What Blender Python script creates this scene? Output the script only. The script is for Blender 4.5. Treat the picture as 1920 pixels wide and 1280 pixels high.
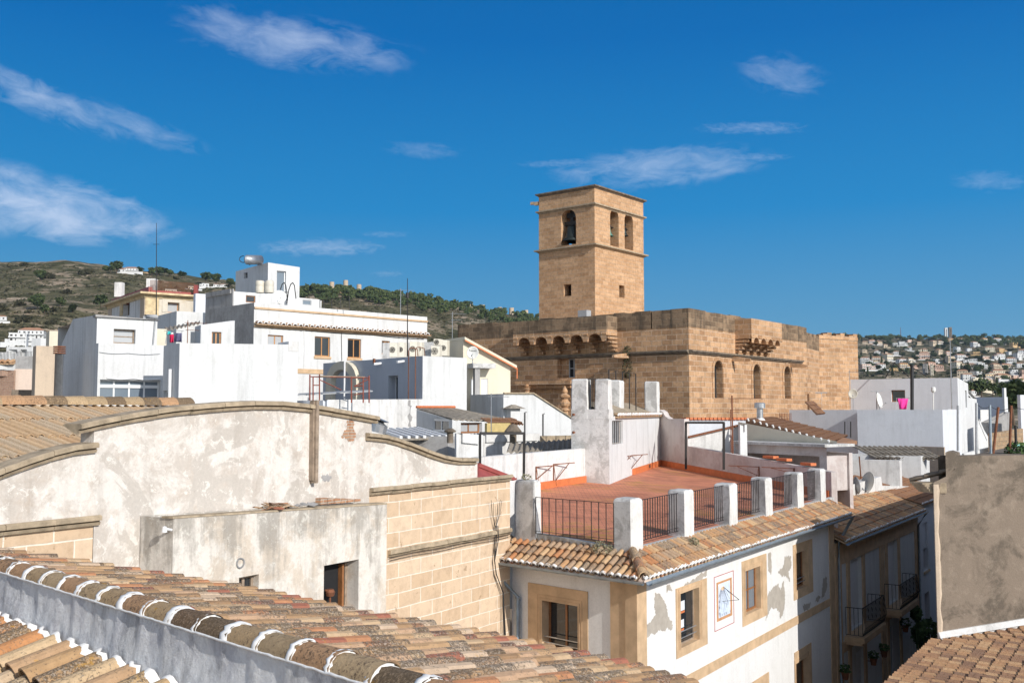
import bpy, math, random
from mathutils import Vector, noise as mnoise
import numpy as np
for o in list(bpy.data.objects): bpy.data.objects.remove(o)
C = bpy.context.scene.collection
SC = bpy.context.scene
R = math.radians
# ---------------- camera ----------------
ZC = 13.0                      # eye height above the street
FPX = 1867.0                   # focal length in photo pixels (35 mm on 36 mm)
PITCH = math.atan(130.0 / FPX)
cam = bpy.data.objects.new('camera', bpy.data.cameras.new('camera'))
C.objects.link(cam)
cam.location = (0, 0, ZC)
cam.rotation_euler = (math.pi / 2 + PITCH, 0, 0)
cam.data.sensor_width = 36
cam.data.lens = 36 * FPX / 1920
cam.data.clip_start = 0.1
cam.data.clip_end = 30000
SC.camera = cam
# ---------------- sun and sky ----------------
SUN_AZ = 39.5                  # degrees right of straight behind the camera
SUN_EL = 27.0
sd = Vector((math.sin(R(SUN_AZ)) * math.cos(R(SUN_EL)), -math.cos(R(SUN_AZ)) * math.cos(R(SUN_EL)), math.sin(R(SUN_EL))))
sun = bpy.data.objects.new('sun', bpy.data.lights.new('sun', 'SUN'))
C.objects.link(sun)
sun.data.energy = 4.05
sun.data.angle = R(0.5)
sun.data.color = (1.0, 0.955, 0.89)
sun.rotation_euler = (-sd).to_track_quat('-Z', 'Y').to_euler()
sun.location = (0, 0, 200)
SC.view_settings.view_transform = 'Standard'
SC.view_settings.look = 'None'
SC.view_settings.exposure = 0.12
SC.view_settings.gamma = 1.0
SC.view_settings.use_curve_mapping = False

world = bpy.data.worlds.new("World")
SC.world = world
world.use_nodes = True
wt = world.node_tree
wt.nodes.clear()
def wn(t, **kw):
    n = wt.nodes.new(t)
    for k, v in kw.items(): setattr(n, k, v)
    return n
def wmath(op, a, b=None, c=None, clamp=False):
    n = wt.nodes.new('ShaderNodeMath'); n.operation = op; n.use_clamp = clamp
    for i, x in enumerate((a, b, c)):
        if x is None: continue
        if isinstance(x, (int, float)): n.inputs[i].default_value = x
        else: wt.links.new(x, n.inputs[i])
    return n.outputs[0]
sky = wn('ShaderNodeTexSky', sky_type='NISHITA', sun_disc=False)
sky.sun_elevation = R(SUN_EL)
sky.sun_rotation = R(180 - SUN_AZ)
sky.altitude = 300; sky.air_density = 1.0; sky.dust_density = 0.15; sky.ozone_density = 3.0
hsv = wn('ShaderNodeHueSaturation'); hsv.inputs['Saturation'].default_value = 0.55
wt.links.new(sky.outputs[0], hsv.inputs['Color'])
tc = wn('ShaderNodeTexCoord')
sep = wn('ShaderNodeSeparateXYZ'); wt.links.new(tc.outputs['Generated'], sep.inputs[0])
dy = wmath('MAXIMUM', sep.outputs[1], 0.02)
sx = wmath('DIVIDE', sep.outputs[0], dy)
sz = wmath('DIVIDE', sep.outputs[2], dy)
comb = wn('ShaderNodeCombineXYZ'); wt.links.new(sx, comb.inputs[0]); wt.links.new(sz, comb.inputs[1])
# cirrus: (photo x, photo y, half length, half height, tilt deg, strength)
CLOUDS = [(95, 392, 250, 78, 8, 1.15), (-40, 360, 190, 85, 12, 1.0), (545, 66, 270, 62, 8, .62), (430, 40, 150, 50, 20, .45), (60, 175, 230, 42, 22, .55), (230, 225, 190, 34, 20, .36),
          (1240, 308, 240, 50, -5, .6), (1390, 290, 130, 12, -2, .3), (1480, 128, 105, 50, 12, .36), (1420, 232, 130, 16, 0, .3), (600, 462, 150, 22, 0, .45),
          (1870, 335, 90, 26, 0, .25), (1060, 300, 110, 10, -2, .25), (790, 275, 90, 22, 5, .2), (725, 512, 40, 8, 0, .2), (720, 437, 60, 8, 0, .2), (300, 440, 60, 16, -10, .25)]
acc = None
for i, (cx, cy, hl, hh, tilt, st) in enumerate(CLOUDS):
    X0 = (cx - 960) / FPX; Y0 = (770 - cy) / FPX
    mp = wn('ShaderNodeMapping'); mp.vector_type = 'TEXTURE'
    mp.inputs['Location'].default_value = (X0, Y0, 0)
    mp.inputs['Rotation'].default_value = (0, 0, R(-tilt))
    mp.inputs['Scale'].default_value = (hl / FPX, hh / FPX, 1)
    wt.links.new(comb.outputs[0], mp.inputs[0])
    nz = wn('ShaderNodeTexNoise'); nz.inputs['Scale'].default_value = 1.2 if hh > 30 else 1.6; nz.inputs['Detail'].default_value = 10; nz.inputs['Roughness'].default_value = .62
    nz.inputs['Distortion'].default_value = .5
    off = wn('ShaderNodeVectorMath', operation='ADD'); off.inputs[1].default_value = (i * 3.7, i * 1.3, i * 2.1)
    scl = wn('ShaderNodeVectorMath', operation='MULTIPLY'); scl.inputs[1].default_value = (max(1.5, hl / hh * .55), 1.35, 1)
    wt.links.new(mp.outputs[0], scl.inputs[0]); wt.links.new(scl.outputs[0], off.inputs[0]); wt.links.new(off.outputs[0], nz.inputs['Vector'])
    ln = wn('ShaderNodeVectorMath', operation='LENGTH'); wt.links.new(mp.outputs[0], ln.inputs[0])
    fall = wmath('SUBTRACT', 1.0, ln.outputs['Value'], clamp=True)
    v = wmath('ADD', wmath('MULTIPLY', fall, .85), wmath('MULTIPLY', wmath('SUBTRACT', nz.outputs[0], 0.55), 1.9))
    v = wmath('MULTIPLY', wmath('MAXIMUM', v, 0.0), wmath('MULTIPLY', wmath('MINIMUM', wmath('MULTIPLY', fall, 3.0), 1.0), st))
    acc = v if acc is None else wmath('MAXIMUM', acc, v)
acc = wmath('MULTIPLY', wmath('MINIMUM', wmath('MULTIPLY', acc, .8), .68), wmath('GREATER_THAN', sep.outputs[1], 0.05))
el = wmath('DIVIDE', sep.outputs[2], wmath('SQRT', wmath('ADD', wmath('MULTIPLY', sep.outputs[0], sep.outputs[0]), wmath('ADD', wmath('MULTIPLY', sep.outputs[1], sep.outputs[1]), .0001))))
rp = wn('ShaderNodeValToRGB'); wt.links.new(el, rp.inputs[0]); e = rp.color_ramp.elements
SKY = [(0.0, (1.7, 3.6, 5.3)), (.08, (.95, 3.15, 5.4)), (.20, (.14, 2.3, 5.45)), (.38, (.01, 1.38, 4.35)), (.60, (.01, .98, 3.2)), (1.0, (.08, .8, 2.4))]
while len(e) < len(SKY): e.new(.5)
for k, (p, c) in enumerate(SKY): e[k].position = p; e[k].color = (c[0] / 6, c[1] / 6, c[2] / 6, 1)
r6 = wn('ShaderNodeVectorMath', operation='SCALE'); wt.links.new(rp.outputs[0], r6.inputs[0]); r6.inputs['Scale'].default_value = 4.0
fsel = wn('ShaderNodeMapRange'); wt.links.new(el, fsel.inputs[0]); fsel.inputs[1].default_value = .5; fsel.inputs[2].default_value = 1.2; fsel.inputs[3].default_value = 1.0; fsel.inputs[4].default_value = 0
smix = wn('ShaderNodeMix', data_type='RGBA'); wt.links.new(wmath('MULTIPLY', fsel.outputs[0], wmath('GREATER_THAN', sep.outputs[1], 0.0)), smix.inputs[0]); wt.links.new(hsv.outputs[0], smix.inputs[6]); wt.links.new(r6.outputs[0], smix.inputs[7])
cmix = wn('ShaderNodeMix', data_type='RGBA')
wt.links.new(acc, cmix.inputs[0]); wt.links.new(smix.outputs[2], cmix.inputs[6]); cmix.inputs[7].default_value = (4.1, 4.75, 6.0, 1)
bg = wn('ShaderNodeBackground'); bg.inputs[1].default_value = 0.15
wt.links.new(cmix.outputs[2], bg.inputs[0])
wo = wn('ShaderNodeOutputWorld'); wt.links.new(bg.outputs[0], wo.inputs[0])

# ---------------- measuring helpers ----------------
_s, _c = math.sin(PITCH), math.cos(PITCH)
def ray(px, py):
    a = (px - 960) / FPX; b = (640 - py) / FPX
    y = _c - b * _s; z = b * _c + _s
    return Vector((a / y, 1.0, z / y))
def P(px, py, Y): return Vector((0, 0, ZC)) + ray(px, py) * Y
def Z(px, py, Y): return P(px, py, Y).z
def G(px, Y, py=770): r = ray(px, py); return Vector((r.x * Y, Y))
def dr(ang): return Vector((math.sin(R(ang)), math.cos(R(ang))))
def along(A, ang, px, py=770):
    """point on the plan line from A in direction ang that stands at photo column px"""
    k = ray(px, py).x; d = dr(ang) if not isinstance(ang, Vector) else ang
    t = (k * A.y - A.x) / (d.x - k * d.y)
    return A + d * t
def isect(A, d, B, e):
    den = d.x * e.y - d.y * e.x
    t = ((B.x - A.x) * e.y - (B.y - A.y) * e.x) / den
    return A + d * t
class Face:
    """a vertical plane through plan points A (left) and B (right), facing the camera side unless flip"""
    def __init__(s, A, B, flip=False):
        s.A = Vector(A); s.B = Vector(B); s.L = (s.B - s.A).length; s.t = (s.B - s.A) / s.L
        s.n = Vector((s.t.y, -s.t.x))
        if flip: s.n = -s.n
    def p(s, u, z, o=0.0):
        q = s.A + s.t * u + s.n * o
        return Vector((q.x, q.y, z))
    def hit(s, px, py, o=0.0):
        r = ray(px, py); A = s.A + s.n * o; n = s.n
        t = (A.x * n.x + A.y * n.y) / (r.x * n.x + r.y * n.y)
        q = Vector((r.x * t, r.y * t))
        return (q - A).dot(s.t), ZC + r.z * t
    def rect(s, x0, y0, x1, y1, o=0.0):
        """photo rectangle (left, top, right, bottom) -> u0,u1,z0,z1 on the plane"""
        ym = (y0 + y1) / 2; xm = (x0 + x1) / 2
        return s.hit(x0, ym, o)[0], s.hit(x1, ym, o)[0], s.hit(xm, y1, o)[1], s.hit(xm, y0, o)[1]
# ---------------- mesh helpers ----------------
class MB:
    def __init__(s): s.v = []; s.f = []; s.m = []
    def poly(s, pts, m=0):
        i = len(s.v); s.v += [tuple(p) for p in pts]; s.f.append(tuple(range(i, i + len(pts)))); s.m.append(m); return s
    def hexa(s, p, m=0):
        """8 corners: bottom 0-3 (ring), top 4-7"""
        i = len(s.v); s.v += [tuple(q) for q in p]
        for f in ((3, 2, 1, 0), (4, 5, 6, 7), (0, 1, 5, 4), (1, 2, 6, 5), (2, 3, 7, 6), (3, 0, 4, 7)):
            s.f.append(tuple(i + k for k in f)); s.m.append(m)
        return s
    def box(s, x0, y0, z0, x1, y1, z1, m=0):
        return s.hexa([(x0, y0, z0), (x1, y0, z0), (x1, y1, z0), (x0, y1, z0), (x0, y0, z1), (x1, y0, z1), (x1, y1, z1), (x0, y1, z1)], m)
    def fbox(s, F, u0, u1, z0, z1, o0, o1, m=0, z2=None, z3=None):
        """box on a face: u range, z range, offset range (o1 outward); z2/z3 = top z at u0/u1 if sloped"""
        a = z1 if z2 is None else z2; b = z1 if z3 is None else z3
        return s.hexa([F.p(u0, z0, o1), F.p(u1, z0, o1), F.p(u1, z0, o0), F.p(u0, z0, o0), F.p(u0, a, o1), F.p(u1, b, o1), F.p(u1, b, o0), F.p(u0, a, o0)], m)
    def prism(s, pts, z0, z1, m=0):
        n = len(pts); i = len(s.v)
        zz = z1 if isinstance(z1, (list, tuple)) else [z1] * n
        s.v += [(p[0], p[1], z0) for p in pts] + [(p[0], p[1], z) for p, z in zip(pts, zz)]
        s.f.append(tuple(i + n - 1 - k for k in range(n))); s.m.append(m)
        s.f.append(tuple(i + n + k for k in range(n))); s.m.append(m)
        for k in range(n):
            j = (k + 1) % n; s.f.append((i + k, i + j, i + n + j, i + n + k)); s.m.append(m)
        return s
    def grid(s, rows, m=0, closed=False):
        i = len(s.v); nr = len(rows); nc = len(rows[0])
        for r in rows: s.v += [tuple(p) for p in r]
        for a in range(nr - 1):
            for b in range(nc if closed else nc - 1):
                c = (b + 1) % nc
                s.f.append((i + a * nc + b, i + a * nc + c, i + (a + 1) * nc + c, i + (a + 1) * nc + b)); s.m.append(m)
        return s
    def tube(s, pts, r, n=6, m=0, caps=True):
        pts = [Vector(p) for p in pts]; rows = []
        for k, p in enumerate(pts):
            d = (pts[min(k + 1, len(pts) - 1)] - pts[max(k - 1, 0)]).normalized()
            a = d.orthogonal().normalized() if abs(d.z) > .95 else d.cross(Vector((0, 0, 1))).normalized()
            b = d.cross(a).normalized(); rr = r[k] if isinstance(r, (list, tuple)) else r
            rows.append([p + a * (rr * math.cos(2 * math.pi * j / n)) + b * (rr * math.sin(2 * math.pi * j / n)) for j in range(n)])
        i = len(s.v); s.grid(rows, m, True)
        if caps:
            s.f.append(tuple(i + j for j in range(n))); s.m.append(m)
            k = i + (len(pts) - 1) * n; s.f.append(tuple(k + n - 1 - j for j in range(n))); s.m.append(m)
        return s
    def bar(s, a, b, w, m=0, h=None):
        """square bar between two points"""
        a = Vector(a); b = Vector(b); d = (b - a).normalized(); h = h or w
        x = d.cross(Vector((0, 0, 1))); x = x.normalized() if x.length > .05 else Vector((1, 0, 0))
        y = x.cross(d).normalized(); x = x * w / 2; y = y * h / 2
        return s.hexa([a - x - y, a + x - y, a + x + y, a - x + y, b - x - y, b + x - y, b + x + y, b - x + y], m)
    def lathe(s, c, prof, n=16, m=0, axis=None):
        """profile list (r, h) about an axis through c"""
        c = Vector(c); ax = Vector(axis or (0, 0, 1)).normalized(); a = ax.orthogonal().normalized(); b = ax.cross(a)
        return s.grid([[c + ax * h + a * (r * math.cos(2 * math.pi * j / n)) + b * (r * math.sin(2 * math.pi * j / n)) for j in range(n)] for r, h in prof], m, True)
ORG = {}
def tag(o, label=None, cat=None, group=None, kind=None):
    if label: o['label'] = label
    if cat: o['category'] = cat
    if group: o['group'] = group
    if kind: o['kind'] = kind
    return o
def thing(name, label, cat, loc=(0, 0, 0), group=None):
    o = bpy.data.objects.new(name, None); C.objects.link(o); o.location = Vector(loc); o.empty_display_size = .2
    ORG[o.name] = Vector(loc)
    return tag(o, label, cat, group)
def build(name, mb, mats, parent=None, smooth=False, bevel=0, uv=True, recalc=False, origin=None):
    org = ORG[parent.name] if parent is not None else (Vector(origin) if origin is not None else Vector((0, 0, 0)))
    me = bpy.data.meshes.new(name)
    me.from_pydata([(v[0] - org[0], v[1] - org[1], v[2] - org[2]) for v in mb.v], [], mb.f)
    if not isinstance(mats, (list, tuple)): mats = [mats]
    for m in mats: me.materials.append(m)
    if len(mats) > 1: me.polygons.foreach_set('material_index', mb.m)
    if recalc or True:
        import bmesh
        if recalc:
            bm = bmesh.new(); bm.from_mesh(me); bmesh.ops.recalc_face_normals(bm, faces=bm.faces); bm.to_mesh(me); bm.free()
    if uv:
        ul = me.uv_layers.new(name='UVMap').data
        vs = mb.v
        for pl in me.polygons:
            n = pl.normal
            if abs(n.z) > .75:
                for li in pl.loop_indices:
                    v = vs[me.loops[li].vertex_index]; ul[li].uv = (v[0], v[1])
            else:
                l = math.hypot(n.x, n.y) or 1; tx, ty = -n.y / l, n.x / l
                for li in pl.loop_indices:
                    v = vs[me.loops[li].vertex_index]; ul[li].uv = (v[0] * tx + v[1] * ty, v[2])
    if smooth: me.polygons.foreach_set('use_smooth', [True] * len(me.polygons))
    o = bpy.data.objects.new(name, me); C.objects.link(o)
    if parent is not None: o.parent = parent
    else: o.location = org
    ORG[o.name] = org
    if bevel:
        b = o.modifiers.new('bevel', 'BEVEL'); b.width = bevel; b.segments = 2; b.limit_method = 'ANGLE'
    me.update()
    return o
def single(name, mb, mats, label, cat, group=None, kind=None, **kw):
    xs = [v[0] for v in mb.v]; ys = [v[1] for v in mb.v]; zs = [v[2] for v in mb.v]
    org = ((min(xs) + max(xs)) / 2, (min(ys) + max(ys)) / 2, min(zs))
    return tag(build(name, mb, mats, None, origin=org, **kw), label, cat, group, kind)
def text_mesh(mb, body, size, fn, m=0):
    """writing as thin mesh; fn maps (x, y) of the lettering to a 3D point"""
    cu = bpy.data.curves.new('lettering', 'FONT'); cu.body = body; cu.size = size; cu.align_x = 'CENTER'; cu.align_y = 'CENTER'; cu.resolution_u = 2
    o = bpy.data.objects.new('lettering', cu); C.objects.link(o)
    dg = bpy.context.evaluated_depsgraph_get(); me = o.evaluated_get(dg).to_mesh()
    i = len(mb.v); mb.v += [tuple(fn(v.co.x, v.co.y)) for v in me.vertices]
    for p in me.polygons: mb.f.append(tuple(i + k for k in p.vertices)); mb.m.append(m)
    o.evaluated_get(dg).to_mesh_clear(); bpy.data.objects.remove(o); bpy.data.curves.remove(cu)
# ---------------- materials ----------------
def newmat(name):
    m = bpy.data.materials.new(name); m.use_nodes = True; nt = m.node_tree; nt.nodes.clear()
    out = nt.nodes.new('ShaderNodeOutputMaterial'); b = nt.nodes.new('ShaderNodeBsdfPrincipled'); nt.links.new(b.outputs[0], out.inputs[0])
    return m, nt, b
def col(c): return (c[0], c[1], c[2], 1)
def ND(nt, t, **kw):
    n = nt.nodes.new(t)
    for k, v in kw.items():
        if k in n.inputs:
            if hasattr(v, 'is_output') or isinstance(v, bpy.types.NodeSocket): nt.links.new(v, n.inputs[k])
            else: n.inputs[k].default_value = v
        else: setattr(n, k, v)
    return n
def MX(nt, f, a, b, blend='MIX'):
    n = nt.nodes.new('ShaderNodeMix'); n.data_type = 'RGBA'; n.blend_type = blend
    for i, x in ((0, f), (6, a), (7, b)):
        if isinstance(x, bpy.types.NodeSocket): nt.links.new(x, n.inputs[i])
        elif i == 0: n.inputs[0].default_value = x
        else: n.inputs[i].default_value = col(x)
    return n.outputs[2]
def MA(nt, op, a, b=0.0, clamp=False):
    n = nt.nodes.new('ShaderNodeMath'); n.operation = op; n.use_clamp = clamp
    for i, x in enumerate((a, b)):
        if isinstance(x, bpy.types.NodeSocket): nt.links.new(x, n.inputs[i])
        else: n.inputs[i].default_value = x
    return n.outputs[0]
def RAMP(nt, f, stops, interp='LINEAR'):
    n = nt.nodes.new('ShaderNodeValToRGB'); n.color_ramp.interpolation = interp
    e = n.color_ramp.elements
    while len(e) < len(stops): e.new(.5)
    for k, (p, c) in enumerate(stops):
        e[k].position = p; e[k].color = col(c) if not isinstance(c, (int, float)) else (c, c, c, 1)
    nt.links.new(f, n.inputs[0]); return n.outputs[0]
def NZ(nt, co, scale, detail=5, rough=.6, dist=0, mapping=None):
    if mapping:
        mp = nt.nodes.new('ShaderNodeMapping'); mp.inputs['Scale'].default_value = mapping; nt.links.new(co, mp.inputs[0]); co = mp.outputs[0]
    n = nt.nodes.new('ShaderNodeTexNoise'); n.inputs['Scale'].default_value = scale; n.inputs['Detail'].default_value = detail
    n.inputs['Roughness'].default_value = rough; n.inputs['Distortion'].default_value = dist; nt.links.new(co, n.inputs['Vector'])
    return n.outputs[0]
def BUMP(nt, b, h, strength=.3, dist=.02):
    n = nt.nodes.new('ShaderNodeBump'); n.inputs['Strength'].default_value = strength; n.inputs['Distance'].default_value = dist
    nt.links.new(h, n.inputs['Height']); nt.links.new(n.outputs[0], b.inputs['Normal'])
def plain(name, c, rough=.6, metal=0, var=.15, scale=6):
    m, nt, b = newmat(name); tc = nt.nodes.new('ShaderNodeTexCoord').outputs['Object']
    n = NZ(nt, tc, scale, 4)
    k = RAMP(nt, n, [(.3, tuple(x * (1 - var) for x in c)), (.7, tuple(min(1, x * (1 + var)) for x in c))])
    nt.links.new(k, b.inputs['Base Color']); b.inputs['Roughness'].default_value = rough; b.inputs['Metallic'].default_value = metal
    return m
def plaster(name, base, stain, dirt, amount=.5, scale=.8, streak=.3, bump=.25, patch=None, patch_th=.62, flake=0, top=None):
    """whitewash or render: blotches, rain streaks, optional bare patches"""
    m, nt, b = newmat(name); tc = nt.nodes.new('ShaderNodeTexCoord').outputs['Object']
    n1 = NZ(nt, tc, scale, 13, .72, .5); n2 = NZ(nt, tc, scale * 3.3, 12, .76, .3); n3 = NZ(nt, tc, 1.0, 6, .65, 0, (3.2, 3.2, .28)); n4 = NZ(nt, tc, 22, 5, .7)
    f1 = MA(nt, 'MULTIPLY', RAMP(nt, n1, [(.48, 0), (.57, 1)]), amount)
    c = MX(nt, f1, base, stain)
    f2 = MA(nt, 'MULTIPLY', RAMP(nt, n2, [(.52, 0), (.68, 1)]), amount * .7)
    c = MX(nt, f2, c, dirt)
    if patch:
        n5 = NZ(nt, tc, scale * .75, 9, .6, .6)
        f5 = RAMP(nt, n5, [(patch_th, 0), (patch_th + .02, 1)])
        c = MX(nt, f5, c, patch)
    f3 = MA(nt, 'MULTIPLY', RAMP(nt, n3, [(.5, 0), (.72, 1)]), streak)
    c = MX(nt, f3, c, tuple(x * .45 for x in dirt))
    if top:
        sp_ = nt.nodes.new('ShaderNodeSeparateXYZ'); nt.links.new(tc, sp_.inputs[0]); mr = nt.nodes.new('ShaderNodeMapRange'); nt.links.new(sp_.outputs[2], mr.inputs[0]); mr.inputs[1].default_value = top[0]; mr.inputs[2].default_value = top[1]
        n8 = NZ(nt, tc, 1.0, 8, .7, .3, (4.5, 4.5, .5)); n9 = NZ(nt, tc, 2.2, 8, .7, .3)
        f8 = RAMP(nt, MA(nt, 'ADD', MA(nt, 'MULTIPLY', n8, .6), MA(nt, 'ADD', MA(nt, 'MULTIPLY', n9, .5), MA(nt, 'MULTIPLY', mr.outputs[0], .16))), [(.60, 0), (.72, .75)])
        c = MX(nt, f8, c, (.34, .31, .27))
    if flake:
        f6 = RAMP(nt, NZ(nt, tc, scale * 5, 14, .8, .6), [(.55, 0), (.58, 1)])
        c = MX(nt, MA(nt, 'MULTIPLY', f6, flake), c, tuple(min(.82, x * 1.12) for x in base))
        f7 = RAMP(nt, NZ(nt, tc, scale * 9, 14, .85, .2), [(.60, 0), (.63, 1)])
        c = MX(nt, MA(nt, 'MULTIPLY', f7, flake * .6), c, tuple(x * .55 for x in dirt))
    c = MX(nt, .35, c, RAMP(nt, n4, [(.3, (.6, .6, .6)), (.7, (1, 1, 1))]), 'MULTIPLY')
    nt.links.new(c, b.inputs['Base Color']); b.inputs['Roughness'].default_value = .9; b.inputs['Specular IOR Level'].default_value = .15
    BUMP(nt, b, MA(nt, 'ADD', MA(nt, 'MULTIPLY', n2, .7), MA(nt, 'MULTIPLY', n4, .3)), bump, .03)
    return m
def stone(name, c1, c2, mortar, bw=.62, bh=.34, ms=.018, stain=.35, bump=.5, sq=1.0, dark=(.06, .05, .04), rnd=.55, irregular=.02):
    m, nt, b = newmat(name); tcn = nt.nodes.new('ShaderNodeTexCoord'); tc = tcn.outputs['Object']; uv = tcn.outputs['UV']
    # slight wobble so courses are not ruler straight
    nw = nt.nodes.new('ShaderNodeTexNoise'); nw.inputs['Scale'].default_value = 1.3; nt.links.new(uv, nw.inputs['Vector'])
    vm = nt.nodes.new('ShaderNodeVectorMath'); vm.operation = 'MULTIPLY_ADD'; nt.links.new(nw.outputs['Color'], vm.inputs[0]); vm.inputs[1].default_value = (irregular * 2, irregular * 2, 0); nt.links.new(uv, vm.inputs[2])
    br = nt.nodes.new('ShaderNodeTexBrick'); nt.links.new(vm.outputs[0], br.inputs['Vector'])
    br.inputs['Color1'].default_value = col(c1); br.inputs['Color2'].default_value = col(c2); br.inputs['Mortar'].default_value = col(mortar)
    br.inputs['Scale'].default_value = 1; br.inputs['Brick Width'].default_value = bw; br.inputs['Row Height'].default_value = bh
    br.inputs['Mortar Size'].default_value = ms; br.inputs['Mortar Smooth'].default_value = .3; br.inputs['Bias'].default_value = 0
    br.offset = .45; br.squash = sq; br.squash_frequency = 3
    n1 = NZ(nt, tc, .5, 8, .65, .3); n2 = NZ(nt, tc, 5, 8, .7); n3 = NZ(nt, tc, 25, 4, .7)
    c = MX(nt, rnd, br.outputs[0], RAMP(nt, n2, [(.28, (.42, .36, .32)), (.55, (1, 1, 1)), (.75, (1.0, .93, .85))]), 'MULTIPLY')
    c = MX(nt, MA(nt, 'MULTIPLY', RAMP(nt, n1, [(.5, 0), (.72, 1)]), stain), c, dark)
    sk = NZ(nt, tc, 1.0, 7, .7, 0, (2.2, 2.2, .25))
    c = MX(nt, MA(nt, 'MULTIPLY', RAMP(nt, sk, [(.52, 0), (.70, 1)]), stain), c, tuple(x * 1.5 for x in dark))
    pit = RAMP(nt, NZ(nt, tc, 4.2, 4, .6), [(.66, 0), (.69, 1)])
    c = MX(nt, MA(nt, 'MULTIPLY', pit, .6), c, dark)
    nt.links.new(c, b.inputs['Base Color']); b.inputs['Roughness'].default_value = .92; b.inputs['Specular IOR Level'].default_value = .1
    h = MA(nt, 'ADD', MA(nt, 'MULTIPLY', MA(nt, 'SUBTRACT', 1.0, br.outputs[1]), .5), MA(nt, 'MULTIPLY', n2, .6))
    BUMP(nt, b, h, min(1, bump * 1.25), .07)
    return m
def tilemat(name, stops, lichen=.5, moss=(.10, .075, .05), yellow=.5, speck=(.42, .36, .30), crust=0.0, bump=.5):
    m, nt, b = newmat(name); tc = nt.nodes.new('ShaderNodeTexCoord').outputs['Object']
    g = nt.nodes.new('ShaderNodeNewGeometry').outputs['Random Per Island']
    c = RAMP(nt, g, stops, 'CONSTANT')
    g2 = MA(nt, 'FRACT', MA(nt, 'MULTIPLY', g, 37.7)); g3 = MA(nt, 'FRACT', MA(nt, 'MULTIPLY', g, 91.3))
    n1 = NZ(nt, tc, 14, 6, .7); n2 = NZ(nt, tc, 45, 5, .8); n3 = NZ(nt, tc, 5, 4, .6); n4 = NZ(nt, tc, 9, 5, .6, .5)
    c = MX(nt, .55, c, RAMP(nt, n1, [(.3, (.62, .58, .54)), (.65, (1, 1, 1))]), 'MULTIPLY')
    # lichen crust: heavy on some tiles only
    th = MA(nt, 'ADD', MA(nt, 'MULTIPLY', RAMP(nt, g2, [(.45, 0), (.75, 1)]), lichen * .22), MA(nt, 'ADD', MA(nt, 'MULTIPLY', n3, .32), crust - .035))
    f = RAMP(nt, MA(nt, 'ADD', n2, MA(nt, 'SUBTRACT', th, .17)), [(.52, 0), (.60, 1)])
    sp = MX(nt, RAMP(nt, NZ(nt, tc, 70, 3, .8), [(.5, 0), (.62, 1)]), moss, speck)
    c = MX(nt, MA(nt, 'MULTIPLY', f, .85), c, sp)
    fy = MA(nt, 'MULTIPLY', RAMP(nt, n4, [(.64, 0), (.68, 1)]), MA(nt, 'MULTIPLY', RAMP(nt, g3, [(.5, 0), (.6, 1)]), yellow))
    c = MX(nt, fy, c, (.50, .27, .04))
    nt.links.new(c, b.inputs['Base Color']); b.inputs['Roughness'].default_value = .88; b.inputs['Specular IOR Level'].default_value = .2
    BUMP(nt, b, MA(nt, 'ADD', n1, MA(nt, 'MULTIPLY', n2, .8)), bump, .02)
    return m
def leafmat(name, a, b_, c_):
    m, nt, b = newmat(name); g = nt.nodes.new('ShaderNodeNewGeometry').outputs['Random Per Island']
    tc = nt.nodes.new('ShaderNodeTexCoord').outputs['Object']
    nt.links.new(MX(nt, .35, RAMP(nt, g, [(0, a), (.5, b_), (1, c_)]), RAMP(nt, NZ(nt, tc, .6, 3), [(.35, (.45, .45, .45)), (.65, (1.25, 1.25, 1.1))]), 'MULTIPLY'), b.inputs['Base Color'])
    b.inputs['Roughness'].default_value = .7; b.inputs['Specular IOR Level'].default_value = .25
    return m
M = {}
M['white'] = plaster('whitewash', (.70, .705, .70), (.66, .66, .65), (.56, .55, .52), .6, .6, .32, .2)
M['facade'] = plaster('street_facade_whitewash', (.79, .785, .77), (.73, .72, .70), (.60, .58, .54), .4, .7, .14, .25)
M['pale_cream'] = plaster('faded_cream_render', (.70, .64, .54), (.62, .55, .45), (.55, .42, .24), .6, .5, .3, .2)
M['white_blue'] = plaster('pale_blue_and_shade_whitewash', (.72, .74, .78), (.62, .64, .68), (.5, .5, .5), .35, .5, .15, .12)  # bluish shade of white box fronts as colour; also plain pale-blue walls
M['white_dirty'] = plaster('weathered_whitewash', (.76, .75, .73), (.60, .59, .57), (.38, .36, .33), .55, .8, .45, .25)
M['aged'] = plaster('aged_patched_plaster', (.74, .695, .64), (.56, .50, .44), (.54, .44, .35), .85, 1.05, .30, .5, (.56, .51, .455), .55, flake=.75)
M['annex'] = plaster('stained_annex_plaster', (.74, .68, .60), (.62, .51, .39), (.40, .34, .27), .85, 1.1, .42, .5, flake=.5)
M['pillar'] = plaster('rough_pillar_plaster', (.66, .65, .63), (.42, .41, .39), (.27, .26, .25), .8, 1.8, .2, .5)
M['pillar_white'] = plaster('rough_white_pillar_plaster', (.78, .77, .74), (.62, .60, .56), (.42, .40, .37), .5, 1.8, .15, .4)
M['cement'] = plaster('grey_brown_cement_render', (.25, .20, .155), (.14, .115, .09), (.36, .295, .23), .95, .75, .25, .7)
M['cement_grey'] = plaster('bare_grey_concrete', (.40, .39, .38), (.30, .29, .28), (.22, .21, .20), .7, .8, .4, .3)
M['slate_shade'] = plaster('grey_blue_shade_render', (.50, .53, .58), (.46, .49, .54), (.42, .45, .50), .4, .6, .12, .12)  # grey-blue is the wall's shade put into its colour
M['cream'] = plaster('cream_render', (.74, .67, .53), (.70, .63, .49), (.60, .53, .42), .3, .5, .08, .1)
M['mauve'] = plaster('washed_mauve_plaster', (.66, .60, .57), (.54, .45, .42), (.46, .38, .34), .7, .8, .25, .3)
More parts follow.
